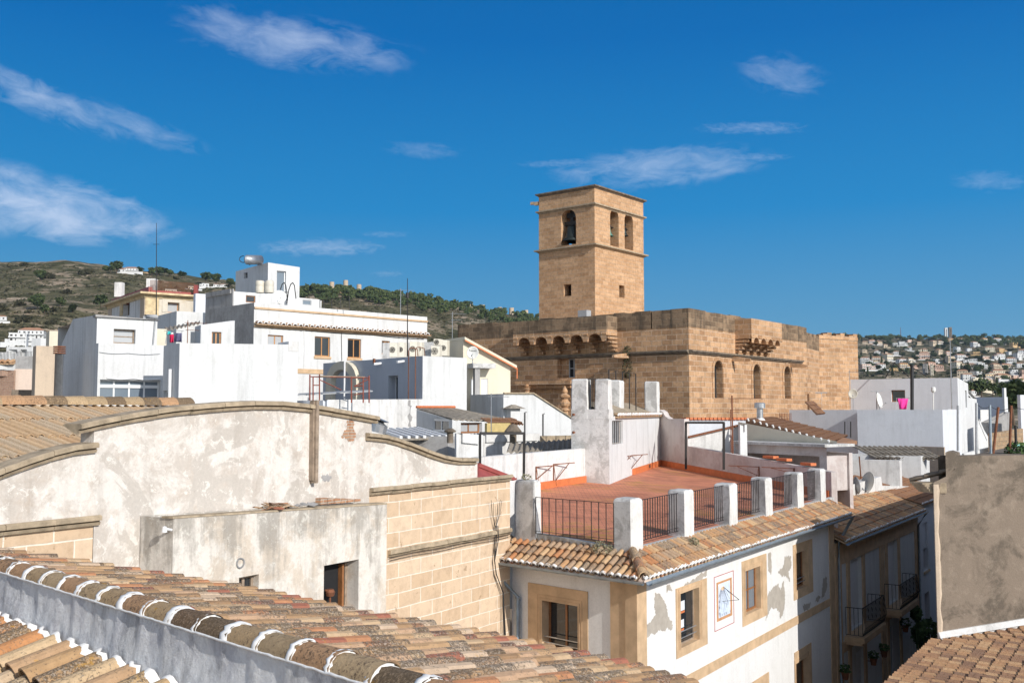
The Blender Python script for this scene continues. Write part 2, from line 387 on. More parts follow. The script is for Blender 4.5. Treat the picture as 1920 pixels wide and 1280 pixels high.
M['pink'] = plaster('pale_pink_render', (.74, .60, .50), (.66, .52, .43), (.5, .4, .34), .4, .8, .15, .2)
M['tan'] = plaster('pale_tan_render', (.62, .50, .38), (.52, .42, .32), (.40, .33, .27), .5, .8, .3, .3)
M['brick_red'] = stone('weathered_red_brickwork', (.36, .22, .16), (.42, .27, .19), (.40, .32, .26), .28, .09, .012, .15, .4)
M['yellow'] = plain('yellow_paint', (.52, .40, .17), .8)
M['church'] = stone('honey_ashlar', (.40, .23, .125), (.64, .40, .23), (.76, .58, .42), .74, .33, .02, .35, .8, dark=(.15, .10, .06))
M['church_top'] = stone('blackened_parapet_ashlar', (.17, .12, .08), (.34, .235, .15), (.40, .30, .20), .74, .33, .02, .95, .7, dark=(.055, .045, .035))
M['tower'] = stone('tower_ashlar', (.50, .295, .16), (.66, .42, .245), (.68, .50, .34), .66, .30, .018, .2, .7, dark=(.15, .10, .06))
M['sand'] = stone('sandstone_blocks', (.60, .44, .295), (.71, .55, .395), (.82, .72, .60), .74, .31, .014, .12, .35, dark=(.30, .20, .12), rnd=.35)
M['trim'] = plain('sandstone_trim', (.55, .385, .235), .85, 0, .18, 3)
M['cornice'] = plain('weathered_cornice_stone', (.36, .285, .195), .9, 0, .35, 5)
M['cornice_dark'] = plain('blackened_cornice_stone', (.17, .135, .10), .9, 0, .45, 3)
M['orange'] = plain('orange_skirting_paint', (.60, .175, .06), .6, 0, .15, 5)
M['red_paint'] = plain('dark_red_paint', (.30, .07, .06), .5, 0, .15, 5)
M['iron'] = plain('dark_wrought_iron', (.03, .028, .027), .55, .3)
M['rust'] = plain('rusty_iron', (.20, .075, .035), .8, .1, .4, 12)
M['rust_red'] = plain('red_lead_scaffold_paint', (.24, .065, .04), .7, 0, .3, 10)
M['steel'] = plain('galvanised_steel', (.45, .46, .47), .4, .7)
M['zinc'] = plain('grey_blue_gutter_metal', (.28, .33, .37), .45, .35, .2, 5)
M['dark'] = plain('dark_interior', (.012, .012, .013), .9)
M['gap'] = plain('deep_recess', (.03, .027, .024), .9)
M['wood'] = plain('brown_window_wood', (.28, .12, .045), .5, 0, .25, 12)
M['wood_lt'] = plain('varnished_orange_wood', (.50, .24, .09), .45, 0, .2, 12)
M['wood_old'] = plain('old_grey_wood', (.30, .23, .17), .8, 0, .3, 9)
M['pvc'] = plain('white_window_plastic', (.78, .78, .78), .4, 0, .04)
M['shutter'] = plain('white_roller_blind', (.72, .74, .77), .5, 0, .05)
M['plastic_grey'] = plain('grey_plastic', (.36, .37, .38), .5)
M['beige_plastic'] = plain('beige_plastic', (.60, .56, .47), .55, 0, .08)
M['black'] = plain('black_plastic', (.015, .015, .017), .5)
M['dish'] = plain('white_dish_enamel', (.78, .77, .72), .4, 0, .06)
M['fibro'] = plain('weathered_fibre_cement', (.27, .235, .19), .9, 0, .35, 4)
M['mortar'] = plain('white_lime_mortar', (.80, .79, .77), .9, 0, .12, 25)
M['lime'] = plaster('streaked_lime_band', (.82, .82, .82), (.60, .60, .63), (.26, .26, .28), .85, 1.8, .8, 1.0, flake=.5)
M['leaf_pine'] = leafmat('pine_foliage', (.030, .048, .018), (.055, .080, .028), (.095, .115, .040))
M['leaf_scrub'] = leafmat('scrub_foliage', (.034, .036, .018), (.062, .060, .032), (.12, .105, .06))
M['leaf_pot'] = leafmat('pot_plant_foliage', (.03, .06, .02), (.05, .10, .03), (.10, .16, .05))
M['leaf_dry'] = leafmat('dry_weeds', (.14, .13, .07), (.24, .22, .13), (.36, .34, .24))
M['bark'] = plain('bark', (.10, .07, .045), .9)
M['pink_cloth'] = plain('bright_pink_cloth', (.80, .04, .30), .8)
M['cyan_cloth'] = plain('turquoise_cloth', (.05, .50, .52), .8)
M['red_cloth'] = plain('crimson_cloth', (.60, .01, .08), .8)
M['navy_cloth'] = plain('slate_blue_cloth', (.10, .10, .18), .8)
M['net'] = plain('pale_turquoise_paint', (.30, .62, .58), .6)
M['bell'] = plain('dark_bronze', (.035, .045, .042), .45, .6)
M['bell_green'] = plain('verdigris_bronze', (.12, .30, .24), .6, .3)
M['tile_fore'] = tilemat('old_barrel_tiles', [(0, (.56, .36, .20)), (.16, (.46, .29, .16)), (.30, (.62, .44, .27)), (.46, (.43, .17, .11)), (.56, (.58, .38, .24)), (.68, (.40, .25, .14)), (.80, (.64, .48, .34)), (.90, (.56, .27, .14))], .8)
M['tile_front'] = tilemat('sandy_barrel_tiles', [(0, (.58, .40, .22)), (.2, (.50, .32, .17)), (.4, (.63, .46, .28)), (.55, (.56, .27, .12)), (.68, (.52, .34, .20)), (.82, (.42, .18, .11)), (.92, (.60, .45, .30))], .75)
M['tile_cap'] = tilemat('ridge_cap_tiles', [(0, (.50, .35, .20)), (.3, (.53, .32, .18)), (.6, (.45, .33, .20)), (.8, (.55, .40, .24))], 1.2, (.10, .07, .045), 1.0, (.30, .22, .15), crust=.02, bump=.9)
M['tile_eave'] = tilemat('eave_barrel_tiles', [(0, (.56, .33, .17)), (.25, (.50, .30, .17)), (.5, (.62, .42, .24)), (.7, (.52, .24, .11)), (.85, (.46, .32, .21))], .6, (.12, .10, .08), .3)
M['tile_new'] = tilemat('clean_barrel_tiles', [(0, (.52, .31, .17)), (.2, (.36, .21, .13)), (.35, (.58, .37, .21)), (.55, (.30, .18, .12)), (.68, (.50, .29, .16)), (.85, (.42, .24, .14))], .1, (.2, .15, .1), 0)
M['tile_far'] = tilemat('brown_tiles', [(0, (.34, .18, .10)), (.4, (.38, .20, .11)), (.7, (.30, .16, .095))], .3, (.16, .10, .07), .1)
M['tile_nave'] = tilemat('ochre_nave_tiles', [(0, (.60, .42, .26)), (.3, (.57, .39, .23)), (.6, (.62, .44, .27)), (.8, (.58, .38, .22))], 1.0, (.42, .33, .23), .8, (.66, .54, .40))
# glass
def glass(name, c, rough=.06):
    m, nt, b = newmat(name); b.inputs['Base Color'].default_value = col(c); b.inputs['Roughness'].default_value = rough; b.inputs['Specular IOR Level'].default_value = .8
    tc = nt.nodes.new('ShaderNodeTexCoord').outputs['Object']; BUMP(nt, b, NZ(nt, tc, 1.5, 2), .04, .05)
    return m
M['glass'] = glass('dark_window_glass', (.02, .025, .03))
M['glass_blue'] = glass('sky_lit_window_glass', (.16, .20, .24), .2)  # sky reflection put into the base colour
M['glass_curtain'] = glass('curtained_window_glass', (.42, .43, .44), .2)
# terrace floor: small terracotta paving with yellow lichen
m, nt, b = newmat('terrace_paving'); tc_ = nt.nodes.new('ShaderNodeTexCoord').outputs['Object']; uv_ = nt.nodes.new('ShaderNodeTexCoord').outputs['UV']
br = nt.nodes.new('ShaderNodeTexBrick'); nt.links.new(uv_, br.inputs['Vector'])
for k, v in (('Color1', (.68, .265, .145, 1)), ('Color2', (.60, .22, .12, 1)), ('Mortar', (.26, .10, .055, 1)), ('Scale', 1), ('Brick Width', .28), ('Row Height', .14), ('Mortar Size', .008)): br.inputs[k].default_value = v
n1 = NZ(nt, tc_, .5, 5, .6); n2 = NZ(nt, tc_, 1.0, 5, .6, .3, (1.2, 5, 1))
sepn = nt.nodes.new('ShaderNodeSeparateXYZ'); nt.links.new(tc_, sepn.inputs[0])
c = MX(nt, .8, br.outputs[0], RAMP(nt, NZ(nt, tc_, .8, 9, .68, .4), [(.38, (.62, .58, .56)), (.55, (1, 1, 1)), (.7, (1.08, 1.05, 1.0))]), 'MULTIPLY')
n3 = NZ(nt, tc_, .35, 3, .5); f3 = MA(nt, 'MULTIPLY', RAMP(nt, n2, [(.5, 0), (.58, 1)]), RAMP(nt, n3, [(.5, 0), (.62, 1)]))
c = MX(nt, MA(nt, 'MULTIPLY', f3, .9), c, (.46, .25, .04))
c = MX(nt, MA(nt, 'MULTIPLY', RAMP(nt, NZ(nt, tc_, .9, 8, .7, 0, (.7, 4, 1)), [(.52, 0), (.64, 1)]), .6), c, (.20, .09, .06))
nt.links.new(c, b.inputs['Base Color']); b.inputs['Roughness'].default_value = .8
BUMP(nt, b, MA(nt, 'SUBTRACT', 1.0, br.outputs[1]), .3, .01)
M['terrace'] = m
# hillside soil: limestone, dry earth and scrub tones
def hillmat(name, rock, soil, green, gs=.02):
    m, nt, b = newmat(name); tc = nt.nodes.new('ShaderNodeTexCoord').outputs['Object']
    a = NZ(nt, tc, gs, 10, .72, .4); b2 = NZ(nt, tc, gs * 6, 8, .75); c2 = NZ(nt, tc, gs * 1.0, 6, .7, 0, (1, 1, 9)); d = NZ(nt, tc, gs * 2.2, 8, .75, .2)
    c = MX(nt, RAMP(nt, b2, [(.4, 0), (.6, 1)]), soil, rock)
    c = MX(nt, MA(nt, 'MULTIPLY', RAMP(nt, c2, [(.55, 0), (.63, 1)]), .5), c, tuple(x * 1.5 for x in rock))
    c = MX(nt, RAMP(nt, a, [(.43, 0), (.52, .85)]), c, green)
    c = MX(nt, RAMP(nt, d, [(.47, 0), (.55, .9)]), c, tuple(x * .7 for x in green))
    nt.links.new(c, b.inputs['Base Color']); b.inputs['Roughness'].default_value = .95; b.inputs['Specular IOR Level'].default_value = .05
    BUMP(nt, b, MA(nt, 'ADD', a, b2), .8, 4)
    return m
M['hill'] = hillmat('scrubby_limestone_hillside', (.42, .34, .26), (.29, .215, .145), (.082, .085, .040))
M['earth'] = plain('dusty_ground', (.22, .18, .14), .95, 0, .3, .05)
M['street'] = plain('grey_street_paving', (.16, .15, .14), .9, 0, .2, 2)
# ---------------- architectural builders ----------------
def lerp(a, b, t): return a + (b - a) * t
def wall(mb, F, u0, u1, z0, top, holes=(), m=0, o=0.0, mr=None):
    """wall skin on a face with real openings. top: number or [(u,z)...]; hole: dict(u0,u1,z0,z1,d,arch)"""
    mr = m if mr is None else mr
    tp = [(u0, top), (u1, top)] if not isinstance(top, (list, tuple)) else sorted(top)
    def tz(u):
        for (a, za), (b, zb) in zip(tp, tp[1:]):
            if u <= b + 1e-9: return lerp(za, zb, (u - a) / (b - a) if b > a else 0)
        return tp[-1][1]
    hs = []
    for h in holes:
        ha = h.get('arch', 0)
        if ha:
            n = 8; uc = (h['u0'] + h['u1']) / 2; r = (h['u1'] - h['u0']) / 2; zs = h['z1'] - r * ha
            us = [uc - r * math.cos(math.pi * k / n) for k in range(n + 1)]; zz = [zs + r * ha * math.sin(math.pi * k / n) for k in range(n + 1)]
        else: us = [h['u0'], h['u1']]; zz = [h['z1'], h['z1']]
        hs.append((h, us, zz))
    br = {round(u0, 5), round(u1, 5)} | {round(a, 5) for a, _ in tp if u0 < a < u1}
    for h, us, zz in hs: br |= {round(u, 5) for u in us}
    br = sorted(b for b in br if u0 - 1e-4 <= b <= u1 + 1e-4)
    for a, b in zip(br, br[1:]):
        if b - a < 2e-5: continue
        cuts = []
        for h, us, zz in hs:
            if us[0] - 1e-5 <= a and b <= us[-1] + 1e-5:
                def hz(u):
                    for (p, zp), (q, zq) in zip(zip(us, zz), zip(us[1:], zz[1:])):
                        if u <= q + 1e-5: return lerp(zp, zq, (u - p) / (q - p))
                    return zz[-1]
                cuts.append((h['z0'], hz(a), hz(b), h))
        cuts.sort(key=lambda c: c[0])
        la = lb = z0
        for zb0, za1, zb1, h in cuts:
            if zb0 > la + 1e-4: mb.poly([F.p(a, la, o), F.p(b, lb, o), F.p(b, zb0, o), F.p(a, zb0, o)], m)
            d = h.get('d', .25)
            mb.poly([F.p(a, za1, o), F.p(b, zb1, o), F.p(b, zb1, o - d), F.p(a, za1, o - d)], mr)       # soffit
            mb.poly([F.p(a, zb0, o), F.p(b, zb0, o), F.p(b, zb0, o - d), F.p(a, zb0, o - d)], mr)       # sill
            la, lb = za1, zb1
        mb.poly([F.p(a, la, o), F.p(b, lb, o), F.p(b, tz(b), o), F.p(a, tz(a), o)], m)
    for h, us, zz in hs:
        d = h.get('d', .25)
        for u, z in ((us[0], zz[0]), (us[-1], zz[-1])): mb.poly([F.p(u, h['z0'], o), F.p(u, z, o), F.p(u, z, o - d), F.p(u, h['z0'], o - d)], mr)
    return mb
def hole_at(F, rect, d=.22, arch=0):
    a, b, z0, z1 = F.rect(*rect); return dict(u0=a, u1=b, z0=z0, z1=z1, d=d, arch=arch)
def window(par, F, h, frame='wood', pane='glass', bars=(1, 0), fw=.07, sill=None, label=None, o=0, name='window', sillc='trim'):
    """window part with frame, pane sub-part and optional sill in an opening"""
    d = h['d']; u0, u1, z0, z1 = h['u0'], h['u1'], h['z0'], h['z1']; e = .004
    mb = MB(); a0, a1 = o - d + .02, o - d + .075
    if h.get('arch'):
        mb.fbox(F, u0 + e, u1 - e, z0 + e, z0 + fw, a0, a1)
    else:
        mb.fbox(F, u0 + e, u1 - e, z0 + e, z0 + fw, a0, a1); mb.fbox(F, u0 + e, u1 - e, z1 - fw, z1 - e, a0, a1)
        mb.fbox(F, u0 + e, u0 + fw, z0 + fw, z1 - fw, a0, a1); mb.fbox(F, u1 - fw, u1 - e, z0 + fw, z1 - fw, a0, a1)
    for k in range(bars[0]):
        u = lerp(u0, u1, (k + 1) / (bars[0] + 1)); mb.fbox(F, u - fw * .5, u + fw * .5, z0 + fw, z1 - fw, a0, a1 - .006)
    for k in range(bars[1]):
        z = lerp(z0, z1, (k + 1) / (bars[1] + 1)); mb.fbox(F, u0 + fw, u1 - fw, z - fw * .35, z + fw * .35, a0, a1 - .012)
    w = build(name, mb, M[frame], par)
    if label: w['label'] = label
    pb = MB(); po = o - d + .045
    if h.get('arch'):
        n = 8; uc = (u0 + u1) / 2; r = (u1 - u0) / 2; zs = z1 - r * h['arch']
        pb.poly([F.p(u0, z0, po), F.p(u1, z0, po)] + [F.p(uc + r * math.cos(math.pi * k / n), zs + r * h['arch'] * math.sin(math.pi * k / n), po) for k in range(n + 1)])
    else: pb.poly([F.p(u0, z0, po), F.p(u1, z0, po), F.p(u1, z1, po), F.p(u0, z1, po)])
    build('pane', pb, M[pane], w)
    if sill:
        sb = MB().fbox(F, u0 - .06, u1 + .06, z0 - sill, z0 - .003, -.02, .07); build('sill', sb, M[sillc], w)
    return w
def offpoly(pts, d):
    """move every edge of a plan polygon inward by d (counter-clockwise or not)"""
    n = len(pts); ar = sum(pts[i].x * pts[(i + 1) % n].y - pts[(i + 1) % n].x * pts[i].y for i in range(n)); s = 1 if ar > 0 else -1
    out = []
    for i in range(n):
        a, b, c = pts[i - 1], pts[i], pts[(i + 1) % n]; d1 = (b - a).normalized(); d2 = (c - b).normalized()
        n1 = Vector((-d1.y, d1.x)) * s; n2 = Vector((-d2.y, d2.x)) * s
        out.append(isect(a + n1 * d, d1, b + n2 * d, d2) if abs(d1.x * d2.y - d1.y * d2.x) > 1e-3 else b + n1 * d)
    return out
def body(par, pts, z0, z1, mat, holes=None, parapet=.35, pw=.18, roofmat=None, tops=None, name='wall', mats=None):
    """closed building body on plan pts (first edge = left visible, second = right visible ...). z1 number or list.
    holes: {edge index: [hole dicts]} measured on the faces returned by faces(pts)"""
    n = len(pts); zz = z1 if isinstance(z1, (list, tuple)) else [z1] * n
    FS = faces(pts); mb = MB()
    for i in range(n):
        a = zz[i]; b = zz[(i + 1) % n]
        tp = [(f * FS[i].L, z) for f, z in tops[i]] if tops and i in tops else [(0, a), (FS[i].L, b)]
        wall(mb, FS[i], 0, FS[i].L, z0, tp, (holes or {}).get(i, ()), m=(mats or {}).get(i, 0))
    if parapet > 0:
        q = offpoly(pts, pw)
        for i in range(n):
            j = (i + 1) % n
            mb.poly([(pts[i].x, pts[i].y, zz[i]), (pts[j].x, pts[j].y, zz[j]), (q[j].x, q[j].y, zz[j]), (q[i].x, q[i].y, zz[i])])
            mb.poly([(q[i].x, q[i].y, zz[i]), (q[j].x, q[j].y, zz[j]), (q[j].x, q[j].y, zz[j] - parapet), (q[i].x, q[i].y, zz[i] - parapet)])
    else: q = pts
    w = build(name, mb, [M[x] for x in mat] if isinstance(mat, tuple) else M[mat], par)
    rb = MB().poly([(p.x, p.y, z - parapet + .002) for p, z in zip(q, zz)])
    build('roof', rb, M[roofmat or 'terrace'], par)
    return w, FS
def faces(pts):
    """pts run left -> corner -> right -> back ... so that (t.y,-t.x) points outward"""
    return [Face(pts[i], pts[(i + 1) % len(pts)]) for i in range(len(pts))]
def quad_plan(Cn, th, Lpx, Rpx, back=None, thL=None):
    """plan polygon with a visible corner Cn; right face runs at angle th to column Rpx, left face at th-90 to column Lpx"""
    thL = th - 90 if thL is None else thL
    Lp = along(Cn, thL, Lpx); Rp = along(Cn, th, Rpx)
    Bk = Lp + (Rp - Cn)
    return [Lp, Cn, Rp, Bk]
def house(name, label, cat, pts, z0, z1, mat, **kw):
    c = sum((p for p in pts), Vector((0, 0))) / len(pts)
    t = thing(name, label, cat, (c.x, c.y, z0), kw.pop('group', None))
    w, FS = body(t, pts, z0, z1, mat, **kw)
    return t, w, FS
# ---------------- barrel tiles ----------------
def tiles(mb, O, ax, dn, ncol, length, w=.235, e=.33, rng=None, seg=6, jit=.012, pans=True, m=0, start=None, thick=.014, lift=.02):
    """courses of barrel tiles. O = top line start, ax = unit vector along the top line, dn = unit vector down the slope.
    length: number or fn(k); start: fn(k) offset of the top of column k"""
    rng = rng or random; ax = Vector(ax).normalized(); dn = Vector(dn).normalized(); nr = ax.cross(dn).normalized()
    if nr.z < 0: nr = -nr
    r = w * .36
    for k in range(ncol):
        L = length(k) if callable(length) else length
        S = start(k) if start else 0.0
        if L - S < .12: continue
        nj = max(1, int(round((L - S) / e))); ee = (L - S) / nj
        for j in range(nj):
            d0 = S + j * ee - (.05 if j else 0); d1 = S + (j + 1) * ee + rng.uniform(-jit, jit)
            sx = rng.uniform(-jit, jit); skew = rng.uniform(-jit, jit) * .8; lf = rng.uniform(0, jit)
            c0 = O + ax * (w * (k + .5) + sx - skew) + dn * d0; c1 = O + ax * (w * (k + .5) + sx + skew) + dn * d1
            r0, r1 = r * .86, r * 1.08
            rows = []
            for c, rr, h in ((c0, r0, .0), (c1, r1, lift + lf)):
                rows.append([c + ax * (-rr * math.cos(math.pi * s / seg)) + nr * (rr * .9 * math.sin(math.pi * s / seg) + h + .02) for s in range(seg + 1)])
            ri = r1 - thick
            rows.append([c1 + ax * (-ri * math.cos(math.pi * s / seg)) + nr * (ri * .9 * math.sin(math.pi * s / seg) + lift + lf + .02 - .002) for s in range(seg + 1)])
            rows.append([c1 - dn * .12 + ax * (-ri * math.cos(math.pi * s / seg)) + nr * (ri * .9 * math.sin(math.pi * s / seg) + lift + lf + .016) for s in range(seg + 1)])
            mb.grid(rows, m)
            if pans:
                c0 = c0 + ax * (w * .5); c1 = c1 + ax * (w * .5) + dn * .03
                rp = w * .33; rows = []
                for c, h in ((c0, .0), (c1, .012)):
                    rows.append([c + ax * (-rp * math.cos(math.pi * s / 4)) + nr * (-rp * .7 * math.sin(math.pi * s / 4) + h + .035) for s in range(5)])
                rows.append([q - nr * .012 for q in rows[-1]])
                mb.grid(rows, m)
    return mb
# ---------------- small things ----------------
def railing(mb, a, b, h, n, r=.0115, rail=.014, mid=None, foot=.06):
    a = Vector(a); b = Vector(b); up = Vector((0, 0, h))
    mb.bar(a + up, b + up, .03, 0, .012); mb.bar(a + Vector((0, 0, foot)), b + Vector((0, 0, foot)), .025, 0, .012)
    if mid: mb.bar(a + Vector((0, 0, mid)), b + Vector((0, 0, mid)), .02, 0, .01)
    for k in range(n + 1):
        q = a.lerp(b, k / n); mb.tube([q + Vector((0, 0, foot)), q + up], r, 5)
def yagi(base, h, ang, label, n=9, arm=.9, size=1.0, second=None, boom_el=0, group=None, mast_r=.02, mat='steel'):
    """tv antenna: mast with comb of elements"""
    t = thing('antenna', label, 'antenna', base, group)
    b = Vector(base); mb = MB().tube([b, b + Vector((0, 0, h))], mast_r, 6); build('mast', mb, M[mat], t)
    d = Vector((math.sin(R(ang)), math.cos(R(ang)), boom_el)); s = Vector((math.cos(R(ang)), -math.sin(R(ang)), 0)); top = b + Vector((0, 0, h - .12))
    mb = MB().tube([top - d * .15, top + d * arm], .012, 5)
    for k in range(n):
        q = top + d * (arm * k / (n - 1)); l = .16 * size * (1 - .03 * k); mb.tube([q - s * l, q + s * l], .006, 4)
    if second:
        tb = top - Vector((0, 0, second)); mb.tube([tb - d * .1, tb + d * arm * .6], .01, 5)
        for k in range(4): q = tb + d * (arm * .6 * k / 3); mb.tube([q - s * .3, q + s * .3], .006, 4)
    build('aerial', mb, M[mat], t); return t
def dish(base, aim, r, label, mast=0.9, mat='dish', text=None):
    t = thing('satellite_dish', label, 'satellite dish', base); b = Vector(base); a = Vector(aim).normalized(); c = b + Vector((0, 0, mast))
    rows = []
    x = a.cross(Vector((0, 0, 1))).normalized(); y = x.cross(a).normalized()
    def ringp(rr, h, n=24): return [c + a * h + x * (rr * math.cos(2 * math.pi * j / n)) + y * (rr * 1.08 * math.sin(2 * math.pi * j / n)) for j in range(n)]
    mb = MB().grid([ringp(r * k / 6 + .001, .25 * r * (k / 6) ** 2 - .25 * r) for k in range(7)] + [ringp(r * 1.02, .0 - .01)] + [ringp(r * k / 6 + .001, .25 * r * (k / 6) ** 2 - .25 * r - .02) for k in (5, 3, 1, 0)], 0, True)
    build('reflector', mb, M[mat], t, smooth=True)
    mb = MB().tube([c - y * r * .95 - a * .02, c - y * r * .55 + a * r * .75], .013, 5).lathe(c - y * r * .5 + a * r * .7, [(0.0, -.09), (.035, -.09), (.035, .03), (0, .03)], 8, axis=y - a); build('arm', mb, M['plastic_grey'], t)
    mb = MB().tube([b, c - a * .30 * r], .025, 6); build('mast', mb, M['steel'], t)
    if text:
        mb = MB(); text_mesh(mb, text, r * .42, lambda u, v: c - x * u + y * (v + r * .35) + a * (.25 * ((u * u + (v + r * .35) ** 2) / r) - .25 * r + .012)); build('lettering', mb, M['black'], t)
    return t
def leafcloud(mb, blobs, n, s, rng, m=0, flat=.0):
    """n small leaf faces spread near the surface of ellipsoid blobs (cx,cy,cz,rx,ry,rz)"""
    tot = sum(b[3] * b[5] for b in blobs)
    for b in blobs:
        for _ in range(int(n * b[3] * b[5] / tot)):
            d = Vector((rng.gauss(0, 1), rng.gauss(0, 1), rng.gauss(0, 1))).normalized(); q = rng.uniform(.45, 1.0) ** .6
            q *= 1 + .22 * mnoise.noise(d * 2.3 + Vector(b[:3]))
            c = Vector((b[0] + d.x * b[3] * q, b[1] + d.y * b[4] * q, b[2] + d.z * b[5] * q))
            a1 = Vector((rng.gauss(0, 1), rng.gauss(0, 1), rng.gauss(0, 1))).normalized(); a2 = a1.orthogonal().normalized(); ss = s * rng.uniform(.6, 1.4)
            mb.poly([c + a1 * ss, c + a2 * ss * .8, c - a1 * ss, c - a2 * ss * .8], m)
    return mb
# ---------------- foreground roof (the house the picture is taken from) ----------------
rng = random.Random(7)
def Yat(px, py, z): return (z - ZC) / ray(px, py).z
def V3(v2, z): return Vector((v2.x, v2.y, z))
un = Vector((.72, -.694)).normalized(); nn = Vector((.694, .72)).normalized()
u3 = V3(un, 0); n3 = V3(nn, 0)
RP = P(10, 1045, 8.2); ZR = RP.z; RP2 = Vector((RP.x, RP.y)); CAPR = .088
own = thing('tiled_house', 'nearest house with whitewashed ridge band and lichen-covered barrel tiles, filling the bottom left corner', 'house', (0, 3, 0))
ns = 34; s0 = -8
# far slope: tile tops form this plane; the ragged far edge is measured
SL = .22
def far_sd(px, py):
    r = ray(px, py); zt = ZR - .06
    # z = zt - SL*d ; d = (p-RP).n
    k = (zt + SL * RP2.dot(nn) - ZC) / (r.z + SL * (r.x * nn.x + nn.y))
    p = Vector((r.x * k, k)); return (p - RP2).dot(un), (p - RP2).dot(nn)
EV = sorted(far_sd(*q) for q in ((0, 1027), (75, 1037), (150, 1048), (300, 1071), (450, 1096), (560, 1117), (640, 1135), (800, 1163), (950, 1190), (1080, 1217), (1200, 1244), (1330, 1284)))
EV = [(EV[0][0] - 1.5, EV[0][1]), (EV[0][0] - .3, EV[0][1])] + EV + [(EV[-1][0] + 3, EV[-1][1] + .6)]
def dfar(s):
    if s <= EV[0][0]: return EV[0][1]
    for (a, da), (b, db) in zip(EV, EV[1:]):
        if s <= b: return lerp(da, db, (s - a) / max(b - a, 1e-6))
    return EV[-1][1]
W_ = .195; dnf = Vector((nn.x, nn.y, -SL)).normalized(); OF = RP + u3 * (-3.0) + Vector((0, 0, -.06 - .10)) + n3 * .02
mb = tiles(MB(), OF, u3, dnf, 78, lambda k: max(.0, dfar(-3.0 + W_ * (k + .5)) + rng.uniform(-.03, .03)), W_, .36, rng)
build('far_slope_tiles', mb, M['tile_fore'], own, smooth=False, uv=False)
# ridge caps with mortar collars
mb = MB(); mc = MB(); cz = ZR - CAPR; CS = .325
for k in range(-4, 30):
    a = RP + u3 * (CS * k) ; a.z = cz + rng.uniform(-.006, .006); b = a + u3 * (CS + .03); rr = []
    for c, r_ in ((a, CAPR * .93), (a.lerp(b, .5), CAPR * .98), (b, CAPR * 1.03)):
        rr.append([c - n3 * (r_ * 1.15 * math.cos(math.pi * s / 12)) + Vector((0, 0, r_ * math.sin(math.pi * s / 12) * 1.0 - .0)) for s in range(13)])
    mb.grid(rr)
    rows = []
    w0 = rng.uniform(.020, .042)
    for dx, dr_ in ((-w0, -.008), (-w0 * .7, .003), (0, .006), (w0 * .7, .003), (w0 * 1.1, -.008)):
        c = a + u3 * dx; ww = .003
        rows.append([c - n3 * ((CAPR * 1.16 + dr_ + .006 * mnoise.noise(Vector((k * 5.1, s * 1.3, dx * 60)))) * math.cos(math.pi * (s + .2) / 14.4)) + Vector((0, 0, (CAPR * 1.0 + dr_ + .006 * mnoise.noise(Vector((k * 5.1, s * 1.3, dx * 60)))) * math.sin(math.pi * (s + .2) / 14.4))) + u3 * (.03 * mnoise.noise(Vector((k * 3.1, s * .9, 0))) + .006 * mnoise.noise(Vector((k * 3.1 + dx * 20, s * 2.1, 5)))) for s in range(15)])
    mc.grid(rows)
build('ridge_caps', mb, M['tile_cap'], own, smooth=True, uv=False)
q_ = [RP + u3 * (-1.5 + .05 * i) - n3 * (CAPR * 1.17 + .004 * mnoise.noise(Vector((i * .9, 0, 0)))) + Vector((0, 0, -CAPR + .004 + .006 * mnoise.noise(Vector((i * .7, 4, 0))))) for i in range(190)]; mc.tube(q_, [.007 + .006 * abs(mnoise.noise(Vector((i * .8, 2, 0)))) for i in range(190)], 5)
build('ridge_mortar', mc, M['mortar'], own, smooth=True, uv=False)
# lime-washed band below the ridge, slightly lumpy
HB = .36; mb = MB(); rows = []
for j in range(9):
    row = []
    for i in range(221):
        s = -1.6 + i * .045; f = j / 8; z = cz + .01 - f * (HB + .02)
        o = .088 + .05 * f * f + .018 * mnoise.noise(Vector((s * 2.2, z * 3, 0))) + .008 * mnoise.noise(Vector((s * 9, z * 9, 3))) + (.012 if abs((s / CS) % 1 - .0) < .1 or abs((s / CS) % 1 - 1) < .1 else 0) * (1 - f)
        q = RP + u3 * s - n3 * o; row.append(Vector((q.x, q.y, z)))
    rows.append(row)
mb.grid(rows); build('lime_band', mb, M['lime'], own, smooth=True, uv=False)
# near slope, running down towards and past the camera
SN = .378; dnn = Vector((-nn.x, -nn.y, -SN)).normalized(); W2_ = .235
ON = RP + u3 * (-2.2) - n3 * .13; ON.z = ZC - 1.50 - .13
mb = tiles(MB(), ON, u3, dnn, 44, lambda k: 2.45, W2_, .40, rng, seg=8, lift=.03)
build('near_slope_tiles', mb, M['tile_front'], own, smooth=False, uv=False)
mc = MB(); nr2 = u3.cross(dnn).normalized(); nr2 = nr2 if nr2.z > 0 else -nr2
for k in range(44):
    c = ON + u3 * (W2_ * (k + .5) + rng.uniform(-.01, .01)); rows = []
    for dx, ex in ((-.012, .0), (-.006, .008), (.004 + rng.uniform(0, .012), .008), (.014 + rng.uniform(0, .03), -.004)):
        rr = W2_ * .34 + ex
        rows.append([c + dnn * (dx + .03 * mnoise.noise(Vector((k * 2.3, s * .9, dx * 9)))) + u3 * (-rr * math.cos(math.pi * s / 8)) + nr2 * (rr * .95 * math.sin(math.pi * s / 8) + .01) for s in range(9)])
    mc.grid(rows)
build('tile_top_mortar', mc, M['mortar'], own, smooth=True, uv=False)
